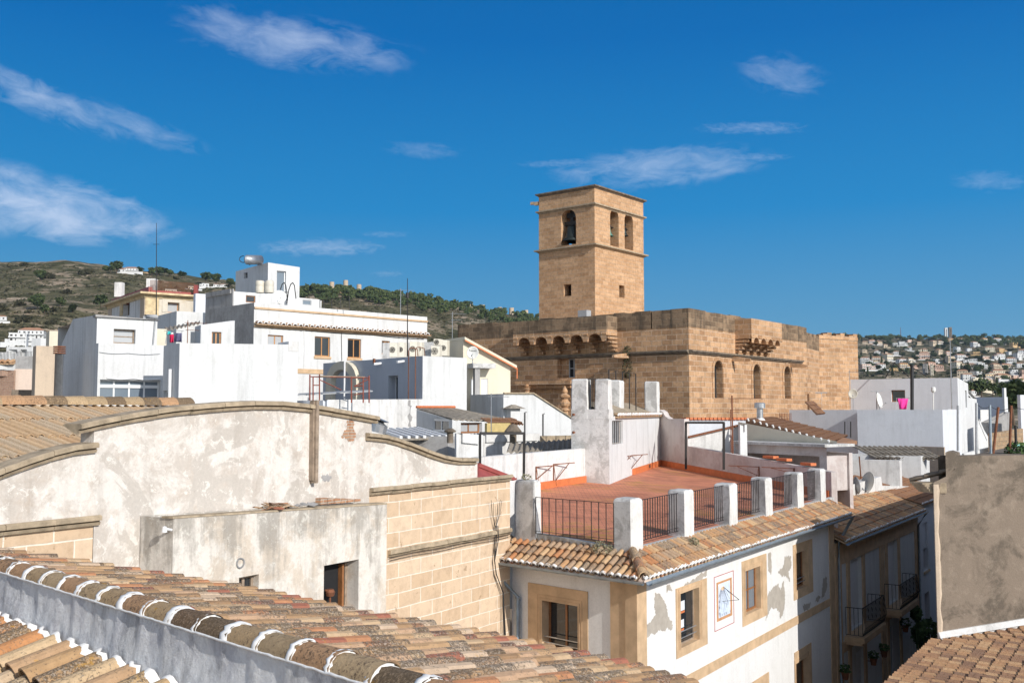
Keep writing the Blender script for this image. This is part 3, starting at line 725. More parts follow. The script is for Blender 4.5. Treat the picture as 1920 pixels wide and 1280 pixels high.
# the body under both slopes
pe = [RP2 + un * s + nn * max(.15, dfar(s) - .18) for s in (-2.9, -1, 0, .8, 2, 3.5, 5, 6.5, 8, 9.5, 11)]
zr = [ZR - SL * ((p - RP2).dot(nn)) - .22 for p in pe]
pr = [RP2 + un * 11, RP2 - un * 2.9]
mb = MB().prism(list(reversed(pe)) + [pr[1], pr[0]], 0, list(reversed(zr)) + [ZR - .24] * 2)
far = [pr[1] - nn * .1, pr[0] - nn * .1, pr[0] - nn * 2.5, pr[1] - nn * 2.5]
mb.prism(far, 0, [ZC - 1.70, ZC - 1.70, ZC - 2.6, ZC - 2.6])
build('wall', mb, M['white_dirty'], own)

# ---------------- plastered gable wall with curved parapet ----------------
WD = dr(32.5); WA0 = G(955, 24.3); WA = along(WA0, WD, -330); WB = along(WA0, WD, 957)
FW = Face(WA, WB)
gb = thing('gabled_hall', 'long hall with patched plaster gable, curved stepped stone coping and ashlar base', 'hall', (FW.p(6, 0, -3)))
def prof(pts, o=.1): return [FW.hit(x, y, o) for x, y in pts]
pLow = prof([(-330, 1015), (-200, 958), (-90, 915), (0, 879), (40, 864), (90, 847), (140, 834), (186, 829)])
pUp = prof([(151, 794), (200, 783), (260, 772), (330, 762), (400, 755), (470, 751), (530, 752), (590, 758), (650, 768), (712, 780)])
pRt = prof([(692, 811), (725, 814), (752, 821), (780, 832), (810, 844), (840, 854), (868, 858), (897, 858)])
zc1 = FW.hit(825, 909, .1)[1]                              # level of the lower cornice
zc1 = (zc1 + FW.hit(90, 976, .1)[1]) / 2
uL = FW.hit(174, 900)[0]; uR = FW.hit(697, 800)[0]; uE = FW.hit(895, 900)[0]; uM = FW.hit(692, 950)[0]; uP0 = FW.hit(175, 1010)[0]
def interp(pp, u):
    for (a, za), (b, zb) in zip(pp, pp[1:]):
        if u <= b: return lerp(za, zb, (u - a) / (b - a))
    return pp[-1][1]
CT = .10
top = [(0, pLow[0][1] - CT)] + [(u, z - CT) for u, z in pLow if 0 < u < uL] + [(uL - .002, interp(pLow, uL) - CT), (uL, interp(pUp, uL) - CT)] + [(u, z - CT) for u, z in pUp if uL < u < uR] + [(uR - .002, interp(pUp, uR) - CT), (uR, interp(pRt, uR) - CT)] + [(u, z - CT) for u, z in pRt if uR < u < uE] + [(uE, pRt[-1][1] - CT)]
TH = .32
mb = MB(); wall(mb, FW, 0, uE, zc1 - .02, top); wall(mb, FW, uP0, uM, 0, zc1 - .02)
wall(mb, FW, 0, uE, zc1 - 1.5, top, o=-TH)
for (a, za), (b, zb) in zip(top, top[1:]): mb.poly([FW.p(a, za), FW.p(b, zb), FW.p(b, zb, -TH), FW.p(a, za, -TH)])
for u in (0, uE): mb.poly([FW.p(u, zc1 - 1, 0), FW.p(u, interp(top, u), 0), FW.p(u, interp(top, u), -TH), FW.p(u, zc1 - 1, -TH)])
build('plaster_wall', mb, M['aged'], gb)
mb = MB(); wall(mb, FW, 0, uP0, 0, zc1 - .02, o=-.012); build('stone_base', mb, M['sand'], gb)
mb = MB(); wall(mb, FW, uM, FW.L, 0, zc1 - .02, o=-.012)
mb.poly([FW.p(uE, zc1 - .02, -.012), FW.p(FW.L, zc1 - .02, -.012), FW.p(FW.L, zc1 - .02, -TH), FW.p(uE, zc1 - .02, -TH)])
wall(mb, FW, uE, FW.L, 0, zc1 - .02, o=-TH)
build('stone_base', mb, M['sand'], gb)
def cornice(par, F, pp, name='cornice', o1=.12, o2=.06, h1=.075, h2=.15, back=-.34, step=.62, mat='cornice'):
    """moulded coping cut in separate stones along a profile"""
    mb = MB(); L = pp[-1][0] - pp[0][0]; n = max(1, int(L / step)); us = [pp[0][0] + L * k / n for k in range(n + 1)]
    for a, b in zip(us, us[1:]):
        a += .004; b -= .004; dz = rng.uniform(-.006, .006); do = rng.uniform(-.006, .006); rows = []
        for u in (a, (a + b) / 2, b):
            z = interp(pp, u) + dz
            rows.append([F.p(u, z - .02, back), F.p(u, z, back + .06), F.p(u, z, o1 + do - .03), F.p(u, z - .02, o1 + do), F.p(u, z - h1, o1 + do), F.p(u, z - h1 - .006, o2 + do * .5), F.p(u, z - h1 - .022, o2 - .03), F.p(u, z - h1 - .028, o2 + .012), F.p(u, z - h2, o2 - .01), F.p(u, z - h2, -.03)])
        i = len(mb.v); mb.grid(rows); m_ = len(rows[0])
        mb.f.append(tuple(i + k for k in range(m_))); mb.m.append(0); mb.f.append(tuple(i + 2 * m_ + m_ - 1 - k for k in range(m_))); mb.m.append(0)
    return build(name, mb, M[mat], par)
for nm, pp in (('lower_left_coping', pLow), ('upper_coping', pUp), ('right_coping', pRt)): cornice(gb, FW, pp, 'coping')
for a, b in ((0, FW.hit(184, 970)[0]), (uM, FW.L - .03)): cornice(gb, FW, [(a, zc1 + .04), (b, zc1 + .04)], 'cornice', back=-.02, o1=.11)
zc2 = FW.hit(840, 1011, .08)[1]
cornice(gb, FW, [(FW.hit(727, 1027)[0], zc2), (FW.L - .03, zc2)], 'string_course', back=-.02, o1=.08, o2=.04, h1=.09)
# the end return at the left shoulder and the iron channel on the wall
mb = MB(); u_, z_ = FW.hit(594, 750, .12); mb.fbox(FW, u_ - .035, u_ + .035, FW.hit(594, 905, .12)[1], z_ + .0, .0, .15); mb.fbox(FW, u_ - .06, u_ - .035, FW.hit(594, 900, .12)[1], z_ - .02, .0, .10)
build('upright_channel', mb, M['wood_old'], gb)
def blotch(F, pts, m, par, name, o=.004, label=None):
    """patch with a shape of its own on a wall; pts in photo pixels"""
    q = [F.hit(x, y, o) for x, y in pts]; out = []
    r_ = random.Random(len(pts) * 31 + int(pts[0][0]))
    for (a, za), (b, zb) in zip(q, q[1:] + q[:1]):
        for k in range(8):
            t = k / 8; w = (math.hypot(b - a, zb - za) * .07 + .012) if k else 0
            out.append((lerp(a, b, t) + r_.uniform(-w, w), lerp(za, zb, t) + r_.uniform(-w, w)))
    mb = MB(); mb.poly([F.p(u, z, o) for u, z in out]); return build(name, mb, m, par)
brk = stone('exposed_red_brick', (.46, .24, .14), (.52, .30, .18), (.50, .42, .34), .24, .06, .012, .2, .5)
blotch(FW, [(650, 790), (658, 786), (664, 792), (663, 803), (668, 812), (664, 826), (655, 829), (650, 822), (640, 820), (645, 808), (651, 803)], brk, gb, 'broken_patch')
blotch(FW, [(603, 892), (612, 889), (622, 893), (618, 901), (607, 903)], M['cement_grey'], gb, 'broken_patch')
# nave roof behind the gable, tiled, seen over the low shoulder
zrg = ZC + .12; uN = FW.hit(345, 765, -5.2)[0]; uN0 = -3.0
rp0 = FW.p(uN0, zrg, -5.2); rp1 = FW.p(uN, zrg, -5.2); ax = V3(FW.t, 0)
foot = FW.p(uN0, ZC - .98, -.40); dn_ = foot - rp0; ln_ = dn_.length; dn_ = dn_.normalized()
mb = tiles(MB(), rp0 - Vector((0, 0, .06)), ax, dn_, int((rp1 - rp0).length / .19), ln_, .19, 1.25, random.Random(5), seg=4, pans=True, lift=.01)
nt_ = build('nave_tiles', mb, M['tile_nave'], gb, uv=False)
mb = MB(); q0 = rp0 - Vector((0, 0, .12)); q1 = rp1 - Vector((0, 0, .12)); mb.poly([q0, q1, q1 + dn_ * ln_, q0 + dn_ * ln_]); mb.poly([q0, q1, q1 + Vector((0, 0, -8)), q0 + Vector((0, 0, -8))])
build('nave_roof_deck', mb, M['tile_nave'], gb)
mb = MB(); k = 0; Lr = (rp1 - rp0).length
while k * .45 < Lr:
    a = rp0 + ax * (k * .45); b = a + ax * .47; sdv = dn_ * 1; rows = []
    for c, r_ in ((a, .16), (b, .18)): rows.append([c + dn_ * (-r_ * math.cos(math.pi * s / 6)) + Vector((0, 0, .10 + r_ * .8 * math.sin(math.pi * s / 6))) - Vector((0,0,.06)) for s in range(7)])
    mb.grid(rows); k += 1
build('nave_ridge_caps', mb, M['tile_cap'], gb, uv=False)

# ---------------- stained annex in front of the gable wall ----------------
A1 = FW.A + FW.t * FW.hit(262, 1000)[0]; YA = .86
Cn = along(A1, Vector((FW.n.x, FW.n.y)), 330); ANR = along(Cn, WD, 727); 
zA = Z(330, 972, Cn.y); zB = Z(727, 945, ANR.y)
back = ANR - FW.n * ((ANR - FW.A).dot(FW.n))
ptsA = [A1, Cn, ANR, back]
ptsA = [A1 + FW.n * .01, Cn, ANR, back + FW.n * .01]
an = thing('annex', 'low flat-topped annex with stained plaster and an open window, built against the gable wall', 'annex', V3(Cn, 0))
FF = Face(Cn, ANR)
hw = hole_at(FF, (607, 1054, 672, 1150), .35); hs = hole_at(FF, (448, 1079, 485, 1110), .2)
M['annex'] = plaster('stained_annex_plaster_streaked', (.76, .71, .64), (.64, .54, .43), (.44, .38, .31), .75, 1.1, .35, .5, flake=.5, top=(zA - 1.3, zA))
w_, fs_ = body(an, ptsA, 0, [zA, zA, zB, zB], 'annex', holes={1: [hw, hs]}, parapet=.03, pw=.05, roofmat='pillar')
mb = MB(); uu = FF.L
mb.fbox(FF, -.03, uu + .02, 0, 0, -.22, .035, 0) if 0 else None
mb.hexa([FF.p(-.02, zA + .002, .012), FF.p(uu, zB + .002, .012), FF.p(uu, zB + .002, -.24), FF.p(-.03, zA + .002, -.24), FF.p(-.02, zA + .03, .006), FF.p(uu, zB + .03, .006), FF.p(uu, zB + .03, -.23), FF.p(-.03, zA + .03, -.23)])
build('coping', mb, M['cornice'], an)
window(an, FF, hw, 'wood_old', 'dark', (0, 0), .06)
mb = MB(); u0, u1, z0, z1 = hw['u0'], hw['u1'], hw['z0'], hw['z1']
mb.fbox(FF, u1 - .22, u1 - .17, z0, z1 - .08, -.30, -.20); build('open_casement', mb, M['wood'], an)
window(an, FF, hs, 'wood_old', 'glass', (1, 0), .05)
c = FF.hit(451, 1055, .02); mb = MB().lathe(FF.p(c[0], c[1], -.02), [(.0, -.02), (.085, -.02), (.085, .045), (.065, .045), (.065, -.01), (0, -.01)], 16, axis=V3(FF.n, 0)); build('vent_pipe', mb, M['steel'], an)
# rusty hand-cranked device standing in the open window
tp = FF.p(lerp(u0, u1, .38), 0, -.17); tz0 = FF.hit(630, 1140)[1]
mb = MB().tube([V3(tp.xy, z0), V3(tp.xy, tz0 + .25), V3(tp.xy, tz0 + .32) + V3(FF.t, 0) * -.12], .02, 6).lathe(V3(tp.xy, tz0 + .18), [(0, 0), (.07, .02), (.09, .09), (.06, .14), (.0, .14)], 10)
single('cranked_device', mb, M['rust'], 'rusty hand-cranked device standing inside the open annex window', 'device', uv=False)
# rubble on the annex roof
def pile(name, label, F, px0, px1, zf, o0, o1, n, mat, s0_, s1_, seed):
    r_ = random.Random(seed); mb = MB(); ua = F.hit(px0, 950)[0]; ub = F.hit(px1, 950)[0]
    for _ in range(n):
        u = r_.uniform(ua, ub); t = 1 - abs((u - ua) / (ub - ua) * 2 - 1); c = F.p(u, zf(u) + r_.uniform(0, .09) * t, r_.uniform(o0, o1)); a = r_.uniform(0, 6.3)
        l, w, h = r_.uniform(s0_, s1_), r_.uniform(.03, .07), .012; dx = Vector((math.cos(a), math.sin(a), r_.uniform(-.3, .3))) * l / 2; dy_ = Vector((-math.sin(a), math.cos(a), r_.uniform(-.2, .2))) * w; dz = Vector((0, 0, h))
        mb.hexa([c - dx - dy_, c + dx - dy_, c + dx + dy_, c - dx + dy_, c - dx - dy_ + dz, c + dx - dy_ + dz, c + dx + dy_ + dz * 2, c - dx + dy_ + dz])
    single(name, mb, mat, label, 'rubble', uv=False)
zf = lambda u: lerp(zA, zB, u / FF.L) + .04
pile('broken_tiles', 'small heap of broken roof tiles lying on the annex top', FF, 508, 560, zf, -.5, -.02, 34, M['tile_fore'], .12, .24, 3)
pile('broken_slabs', 'few grey plaster shards beside the heap of broken tiles', FF, 568, 600, zf, -.4, -.02, 9, M['cement_grey'], .12, .22, 4)
mb = MB(); ua = FF.hit(637, 940)[0]; ub = FF.hit(712, 940)[0]; n = 6
for k in range(n):
    a = lerp(ua, ub, k / n); mb.fbox(FF, a + .006, lerp(ua, ub, (k + 1) / n) - .006, zf(a) - .01, zf(a) + .10 - .012 * k, -.60 - .02 * (k % 2), -.47)
single('brick_row', mb, brk, 'short row of red bricks lying on the annex roof by the stone wall', 'bricks')
# wall lamp on the shaded annex flank
FS_ = Face(A1, Cn); c = FS_.hit(322, 993); mb = MB().tube([FS_.p(c[0], c[1], 0), FS_.p(c[0], c[1] + .03, .12)], .02, 6).lathe(FS_.p(c[0], c[1] - .02, .13), [(0, 0), (.04, .0), (.03, .08), (0, .09)], 8)
single('wall_lamp', mb, M['pvc'], 'small white lamp on the shaded flank of the annex', 'lamp')
# bundle of black cables with loose ends at the joint with the corner house
mb = MB(); 
for k in range(3):
    q = []
    for x, y in ((948 - k * 3, 1190), (944 - k * 2, 1110), (930 - k, 1075), (927 - k, 1050), (928 + k * 2, 1010), (929 + k, 985)): u, z = FW.hit(x, y, .05); q.append(FW.p(u, z, .05 + .02 * k))
    mb.tube(q, .011, 5)
for x0, y0 in ((921, 937), (925, 942), (933, 945), (938, 936), (941, 938)):
    q = [];
    for x, y in ((929, 990), ((x0 + 929) / 2 + (2 if x0 > 929 else -2), 965), (x0, y0)): u, z = FW.hit(x, y, .07); q.append(FW.p(u, z, .07))
    mb.tube(q, .007, 4)
for dz in (0, .05):
    q = [FW.p(u, zc2 - .16 - dz + .01 * math.sin(u * 3), .05) for u in [lerp(FW.hit(727, 1030)[0], FW.L - .1, k / 12) for k in range(13)]]; mb.tube(q, .007, 4)
single('cable_bundle', mb, M['black'], 'black cables with splayed loose ends running down the sandstone blocks', 'cables', uv=False)
# ---------------- corner house with the orange roof terrace ----------------
YG = 21.2; zg = Z(1205, 1098, YG); G0 = G(1205, YG); GF = G(1592, Yat(1592, 970, zg)); GL = G(925, Yat(925, 1057, zg))
dR = (GF - G0).normalized(); dL = (GL - G0).normalized()
nR = Vector((dR.y, -dR.x)); nL = Vector((-dL.y, dL.x))              # outward normals
OV = .46
CW = isect(G0 - nR * OV, dR, G0 - nL * OV, dL)
LW = isect(CW, dL, FW.A, FW.t); RW = along(CW, dR, 1557)
FR = Face(CW, RW); FL = Face(LW, CW)
zE = zg + .10                                                      # underside of the tile ends
ZT = lambda v: ZC + v
ch = thing('corner_house', 'white corner house with peeling plaster, tiled eaves and an orange-paved roof terrace', 'house', V3(CW, 0))
zfl = -2.98
Bp = G(1237, Yat(1237, 872, ZT(-2.50))); BLp = G(1187, Yat(1187, 889, ZT(-2.53))); L2p = G(1010, Yat(1010, 915, ZT(-2.56)))
# facade openings
fr = [(1275, 1106, 1310, 1206), (1397, 1065, 1425, 1146), (1492, 1033, 1512, 1102)]
holesR = [hole_at(FR, r_, .20) for r_ in fr]
lowR = [hole_at(FR, (1492, 1236, 1515, 1300), .22)]
holesL = [hole_at(FL, (1017, 1130, 1084, 1223), .30)]
zwt = zE + .06
mb = MB(); wall(mb, FR, 0, FR.L, 0, zwt, holesR + lowR, mr=1); build('street_wall', mb, [M['facade'], M['trim']], ch)
mb = MB(); wall(mb, FL, 0, FL.L, 0, zwt, holesL, mr=1); build('side_wall', mb, [M['facade'], M['trim']], ch)
# back walls
RWb = RW - nR * .3; rear = [RW, Bp + (Bp - RW).normalized() * .1, BLp, L2p, LW]
mb = MB()
for a, b in zip(rear, rear[1:]): mb.poly([V3(a, 0), V3(b, 0), V3(b, ZT(-3.1)), V3(a, ZT(-3.1))])
build('rear_wall', mb, M['white_dirty'], ch)
# stone quoins, frames, string course
mb = MB(); q = FL.hit(1146, 1150)[0]
mb.fbox(FL, q, FL.L + .035, 0, zwt - .01, .0, .035); mb.fbox(FL, lerp(q, FL.L, .62), FL.L + .06, 0, zwt - .02, .035, .06)
mb.fbox(FR, 0, FR.hit(1210, 1140)[0], 0, zwt - .012, .0, .034); 
build('corner_quoin', mb, M['trim'], ch)
mb = MB(); mb.fbox(FR, FR.L - .55, FR.L, 0, zwt - .01, .0, .03); build('end_quoin', mb, M['trim'], ch)
def stone_frame(F, h, L_, R_, T_, B_, name='window_surround', o=.022, steps=2):
    mb = MB(); u0, u1, z0, z1 = h['u0'], h['u1'], h['z0'], h['z1']
    mb.fbox(F, u0 - L_, u0, z0 - B_, z1 + T_, 0, o); mb.fbox(F, u1, u1 + R_, z0 - B_, z1 + T_, 0, o + .001); mb.fbox(F, u0, u1, z1, z1 + T_, 0, o + .0005); mb.fbox(F, u0, u1, z0 - B_, z0, 0, o + .0015)
    for k in range(steps):
        e = .05 + k * .07; w = .012
        mb.fbox(F, u1 + e, u1 + e + w, z0 - .02, z1 + e, o, o + .012); mb.fbox(F, u0 - e - w, u0 - e, z0 - .02, z1 + e, o, o + .012); mb.fbox(F, u0 - e - w, u1 + e + w, z1 + e, z1 + e + w, o, o + .011)
    return build(name, mb, M['trim'], ch)
for h, r_ in zip(holesR, [(1267, 1098, 1325, 1235), (1391, 1043, 1437, 1175), (1487, 1012, 1523, 1126)]):
    a, b, z0, z1 = FR.rect(*r_)
    zt_ = FR.hit(r_[0] + 4, r_[1] + (10 if r_[0] < 1300 else 8))[1]; zb_ = FR.hit(r_[0] + 4, r_[3] - 2)[1]
    stone_frame(FR, h, max(.08, h['u0'] - a), max(.15, b - h['u1']), max(.15, min(zt_, zwt - .12) - h['z1']), max(.2, h['z0'] - zb_))
hl = holesL[0]; a, b, z0, z1 = FL.rect(991, 1102, 1103, 1240); stone_frame(FL, hl, hl['u0'] - a, b - hl['u1'], .36, .3)
h = lowR[0]; stone_frame(FR, h, .12, .35, .35, .1)
a = FR.hit(1430, 1290)[0]; hz_ = FR.hit(1440, 1259)[1]
mb = MB().fbox(FR, FR.hit(1405, 1280)[0], FR.hit(1441, 1280)[0], hz_ - 2.2, hz_, 0, .022); build('door_surround', mb, M['trim'], ch)
zs1 = FR.hit(1505, 1148)[1]; zs0 = FR.hit(1505, 1163)[1]
mb = MB().fbox(FR, FR.hit(1212, 1200)[0], FR.L - .56, zs0, zs1, 0, .028); build('string_course', mb, M['trim'], ch)
# glazing
window(ch, FR, holesR[0], 'wood_old', 'glass', (0, 0), .04)
window(ch, FR, holesR[1], 'wood', 'glass_blue', (1, 1), .06)
window(ch, FR, holesR[2], 'wood', 'glass', (1, 0), .06)
window(ch, FR, lowR[0], 'wood', 'glass', (1, 0), .06)
window(ch, FL, hl, 'wood', 'glass', (1, 0), .055)
mb = MB()
for F, h in ((FR, holesR[0]), (FR, holesR[2]), (FL, hl)):
    for k in (.14, .26): z = lerp(h['z0'], h['z1'], k); mb.tube([F.p(h['u0'] - .0, z, -.07), F.p(h['u1'], z, -.07)], .014, 6)
build('guard_bars', mb, M['steel'], ch)
mb = MB(); h = holesR[0]
mb.fbox(FR, lerp(h['u0'], h['u1'], .15), lerp(h['u0'], h['u1'], .55), lerp(h['z0'], h['z1'], .62), lerp(h['z0'], h['z1'], .80), -.15, -.146, 0)
mb.fbox(FR, lerp(h['u0'], h['u1'], .15), lerp(h['u0'], h['u1'], .55), lerp(h['z0'], h['z1'], .57), lerp(h['z0'], h['z1'], .61), -.15, -.146, 1)
mb.fbox(FR, lerp(h['u0'], h['u1'], .1), lerp(h['u0'], h['u1'], .5), lerp(h['z0'], h['z1'], .3), lerp(h['z0'], h['z1'], .45), -.15, -.146, 0)
mb.fbox(FR, lerp(h['u0'], h['u1'], .1), lerp(h['u0'], h['u1'], .5), lerp(h['z0'], h['z1'], .24), lerp(h['z0'], h['z1'], .28), -.15, -.146, 1)
build('window_stickers', mb, [M['shutter'], M['orange']], ch)
# peeled plaster, shapes taken from the wall
grey = plain('bare_grey_render', (.40, .36, .31), .95, 0, .12, 5)
for q in ([(1228, 1112), (1238, 1113), (1243, 1122), (1250, 1136), (1252, 1150), (1262, 1170), (1260, 1182), (1252, 1176), (1246, 1183), (1235, 1180), (1228, 1188), (1212, 1192), (1212, 1172), (1222, 1163), (1230, 1150), (1226, 1138)],
          [(1440, 1036), (1446, 1034), (1447, 1060), (1446, 1076), (1440, 1068)],
          [(1458, 1070), (1470, 1058), (1471, 1044), (1483, 1042), (1484, 1060), (1478, 1072), (1482, 1090), (1474, 1080), (1464, 1078)],
          [(1441, 1112), (1450, 1100), (1458, 1094), (1464, 1104), (1469, 1088), (1472, 1110), (1472, 1130), (1468, 1152), (1462, 1160), (1462, 1146), (1455, 1140), (1446, 1138), (1440, 1152), (1436, 1163), (1438, 1140), (1437, 1122)],
          [(1300, 1086), (1312, 1076), (1326, 1068), (1325, 1078), (1308, 1092), (1294, 1096), (1280, 1100), (1288, 1092)],
          [(1544, 1083), (1550, 1080), (1551, 1100), (1545, 1118), (1540, 1122), (1541, 1108)], [(1505, 1134), (1512, 1130), (1520, 1129), (1518, 1140), (1508, 1146)], [(1530, 1120), (1535, 1115), (1539, 1118), (1535, 1126), (1529, 1128)],
          [(1250, 1094), (1256, 1096), (1261, 1108), (1254, 1104), (1250, 1112)]):
    blotch(FR, q, grey, ch, 'bare_render_patch')
# painted sundial
sdt = {'brown': plain('sundial_brown', (.52, .27, .13), .85), 'blue': plain('sundial_blue', (.60, .68, .80), .85), 'red': plain('sundial_red', (.40, .05, .06), .85), 'ink': plain('sundial_ink', (.10, .10, .14), .85), 'skin': plain('sundial_sun', (.74, .52, .34), .85)}
a, b, z0, z1 = FR.rect(1339, 1085, 1376, 1170); z1 = FR.hit(1376, 1068)[1]; z0 = FR.hit(1340, 1184)[1]
sund = thing('sundial', 'painted sundial with brown border, pale blue face and iron gnomon on the white street wall', 'sundial', FR.p(a, z0, 0))
def uvp(x, y, o=.006): return FR.p(lerp(a, b, x), lerp(z0, z1, y), o)
def qd(mb, x0, y0, x1, y1, o): mb.fbox(FR, lerp(a, b, x0), lerp(a, b, x1), lerp(z0, z1, y0), lerp(z0, z1, y1), o - .003, o)
mb = MB()
for q in ((0, 0, .025, 1), (.975, 0, 1, 1), (.025, 0, .975, .012), (.025, .988, .975, 1)): qd(mb, *q, .004)
build('outer_line', mb, sdt['red'], sund)
mb = MB(); qd(mb, .12, .16, .90, .88, .0042); build('border', mb, sdt['brown'], sund)
mb = MB(); qd(mb, .20, .215, .80, .84, .0062); build('dial_face', mb, sdt['blue'], sund)
mb = MB(); cx_, cy_ = .42, .76
mb.poly([uvp(cx_ + .12 * (1 if k % 2 else .6) * math.cos(k * math.pi / 8), cy_ - .02 + .05 * (1 if k % 2 else .6) * math.sin(k * math.pi / 8), .0075) for k in range(16)]); build('sun_face', mb, sdt['skin'], sund)
mb = MB()
for k in range(11):
    an_ = -math.pi * (.12 + .76 * k / 10); mb.bar(uvp(cx_ + .1 * math.cos(an_), cy_ + .06 * math.sin(an_), .0075), uvp(min(.78, max(.22, cx_ + .42 * math.cos(an_))), max(.30, cy_ + .46 * math.sin(an_)), .0075), .006)
nums = ['V', 'VI', 'VII', 'VIII', 'IX', 'X', 'XI', 'XII', 'I', 'II']
for k, s_ in enumerate(nums):
    x, y = ((.25, .62 - .11 * k) if k < 4 else (.28 + .10 * (k - 4), .25))
    text_mesh(mb, s_, .085, lambda p, q, x=x, y=y: uvp(x, y, .0085) + V3(FR.t, 0) * p + Vector((0, 0, q)))
build('hour_lines', mb, sdt['ink'], sund)
mb = MB(); mb.tube([uvp(.44, .76, .02), uvp(.62, .52, .34)], .009, 5); mb.tube([uvp(.40, .50, .01), uvp(.62, .52, .34)], .006, 5); build('gnomon', mb, M['black'], sund)
# eaves: tiles on both streets
def eave(par, Cc, D, Nout, L, zend, w=.20, name='eave_tiles', depth=.95, slope=.36, e=.32, plug=True, seed=1, mat='tile_eave', hip=0):
    """tiles along a wall: Cc start of outer edge, D along, Nout outward"""
    r_ = random.Random(seed); dn = Vector((Nout.x, Nout.y, -slope)).normalized(); O = V3(Cc - Nout * depth, zend + slope * depth); ax = V3(D, 0)
    n = int(L / w); sl = depth / math.cos(math.atan(slope)); stf = None
    if hip == 1: stf = lambda k: max(0, sl - w * (k + .5) * 1.12)
    if hip == -1: stf = lambda k: max(0, sl - (L - w * (k + .5)) * 1.12)
    mb = tiles(MB(), O, ax, dn, n, sl, w, e, r_, seg=6, start=stf)
    o = build(name, mb, M[mat], par, uv=False)
    if plug:
        mc = MB(); nr = ax.cross(dn).normalized(); nr = nr if nr.z > 0 else -nr
        for k in range(n):
            c = O + ax * (w * (k + .5)) + dn * (depth / math.cos(math.atan(slope)) + .012) + nr * .038; ro = w * .41; ri = w * .31; rows = []
            rows.append([c - dn * .05 + ax * (-ro * 1.02 * math.cos(math.pi * s / 8)) + nr * (ro * .9 * math.sin(math.pi * s / 8)) for s in range(9)])
            rows.append([c + ax * (-ro * math.cos(math.pi * s / 8)) + nr * (ro * .9 * math.sin(math.pi * s / 8)) for s in range(9)])
            rows.append([c + dn * .004 + ax * (-ri * math.cos(math.pi * s / 8)) + nr * (ri * .8 * math.sin(math.pi * s / 8) - .012) for s in range(9)])
            rows.append([c - dn * .08 + ax * (-ri * math.cos(math.pi * s / 8)) + nr * (ri * .8 * math.sin(math.pi * s / 8) - .012) for s in range(9)])
            mc.grid(rows)
        build('eave_mortar', mc, M['mortar'], par, smooth=True, uv=False)
    # deck under the tiles
    A = Cc; B = Cc + D * L; h = .05; A2 = A + D * (depth * .93 if hip == 1 else 0); B2 = B - D * (depth * .93 if hip == -1 else 0)
    mb = MB().hexa([V3(A, zend - h), V3(B, zend - h), V3(B2 - Nout * depth, zend + slope * depth - h), V3(A2 - Nout * depth, zend + slope * depth - h), V3(A, zend - .01), V3(B, zend - .01), V3(B2 - Nout * depth, zend + slope * depth - .01), V3(A2 - Nout * depth, zend + slope * depth - .01)])
    build('eave_board', mb, M['pink'] if par is ch else M['trim'], par)
    return o
Lr_ = (along(CW, dR, 1592) - CW).length
eave(ch, G0 + dL * .02 + nR * .02, dR, nR, (GF - G0).length, zE, seed=3, slope=.62, hip=1, depth=.75)
Ll_ = (GL - G0).length + .15
eave(ch, G0 + dL * (Ll_ + .0) + nL * .02, -dL, nL, Ll_ - .02, zE, seed=4, slope=.62, hip=-1, depth=.75)
# hip tiles at the corner
mb = MB(); hd = (CW - G0).normalized(); s_ = Vector((-hd.y, hd.x))
for j in range(3):
    e0 = .98 - j * .33; e1_ = max(.0, e0 - .42); c0 = V3(G0 + hd * e0, zE + .62 * e0 * .72 + .06); c1 = V3(G0 + hd * e1_, zE + .62 * e1_ * .72 + .08); rows = []
    for c, r_ in ((c0, .095), (c1, .12), (c1, .10)): rows.append([c + V3(s_, 0) * (-r_ * math.cos(math.pi * s / 8)) + Vector((0, 0, r_ * math.sin(math.pi * s / 8))) for s in range(9)])
    mb.grid(rows)
build('hip_tiles', mb, M['tile_eave'], ch, uv=False)
# gutters
def gutter(par, A, B, z, r_=.075, name='gutter'):
    ax = (B - A).normalized(); nrm = Vector((ax.y, -ax.x)); mb = MB(); rows = []
    for p in (A, B):
        row = [V3(p + nrm * (-r_ * math.cos(math.pi * s / 8)), z - r_ * math.sin(math.pi * s / 8)) for s in range(9)]
        row += [V3(p + nrm * ((r_ - .006) * math.cos(math.pi * s / 8)), z - (r_ - .006) * math.sin(math.pi * s / 8)) for s in range(9)]
        rows.append(row)
    mb.grid(rows, 0, True); n = int((B - A).length / .62)
    for k in range(1, n + 1):
        c = A + ax * (k * .62 - .2); mb.grid([[V3(c + ax * dx + nrm * (-(r_ + .006) * math.cos(math.pi * s / 8)), z - (r_ + .006) * math.sin(math.pi * s / 8)) for s in range(9)] for dx in (-.012, .012)])
    return build(name, mb, M['zinc'], par)
zgu = zE - .015
gutter(ch, G0 + nR * .05 + dL * -.07, G0 + dR * (GF - G0).length + nR * .05, zgu)
gutter(ch, G0 + dL * (Ll_ + .05) + nL * .05, G0 + nL * .05 - dL * -.0, zgu - .002)
q = [V3(G0 + dL * (Ll_ - .32) + nL * .05, zgu - .06)]; u_, z_ = FL.hit(971, 1118, .08); q += [FL.p(FL.hit(945, 1085, .25)[0], FL.hit(945, 1085, .25)[1], .35), FL.p(u_, z_, .08), FL.p(FL.hit(971, 1200, .08)[0], 0.1, .08)]
mb = MB().tube(q, .05, 10)
for z in (z_ - .05, z_ - 2.0, z_ - 4): mb.lathe(FL.p(FL.hit(971, 1160, .08)[0], z, .08), [(.05, 0), (.062, .0), (.062, .05), (.05, .05)], 10)
build('downpipe', mb, M['zinc'], ch, smooth=True)
mb = MB(); e_ = G0 + dR * (GF - G0).length + nR * .05
u_, z_ = FR.hit(1568, 1035, .06)
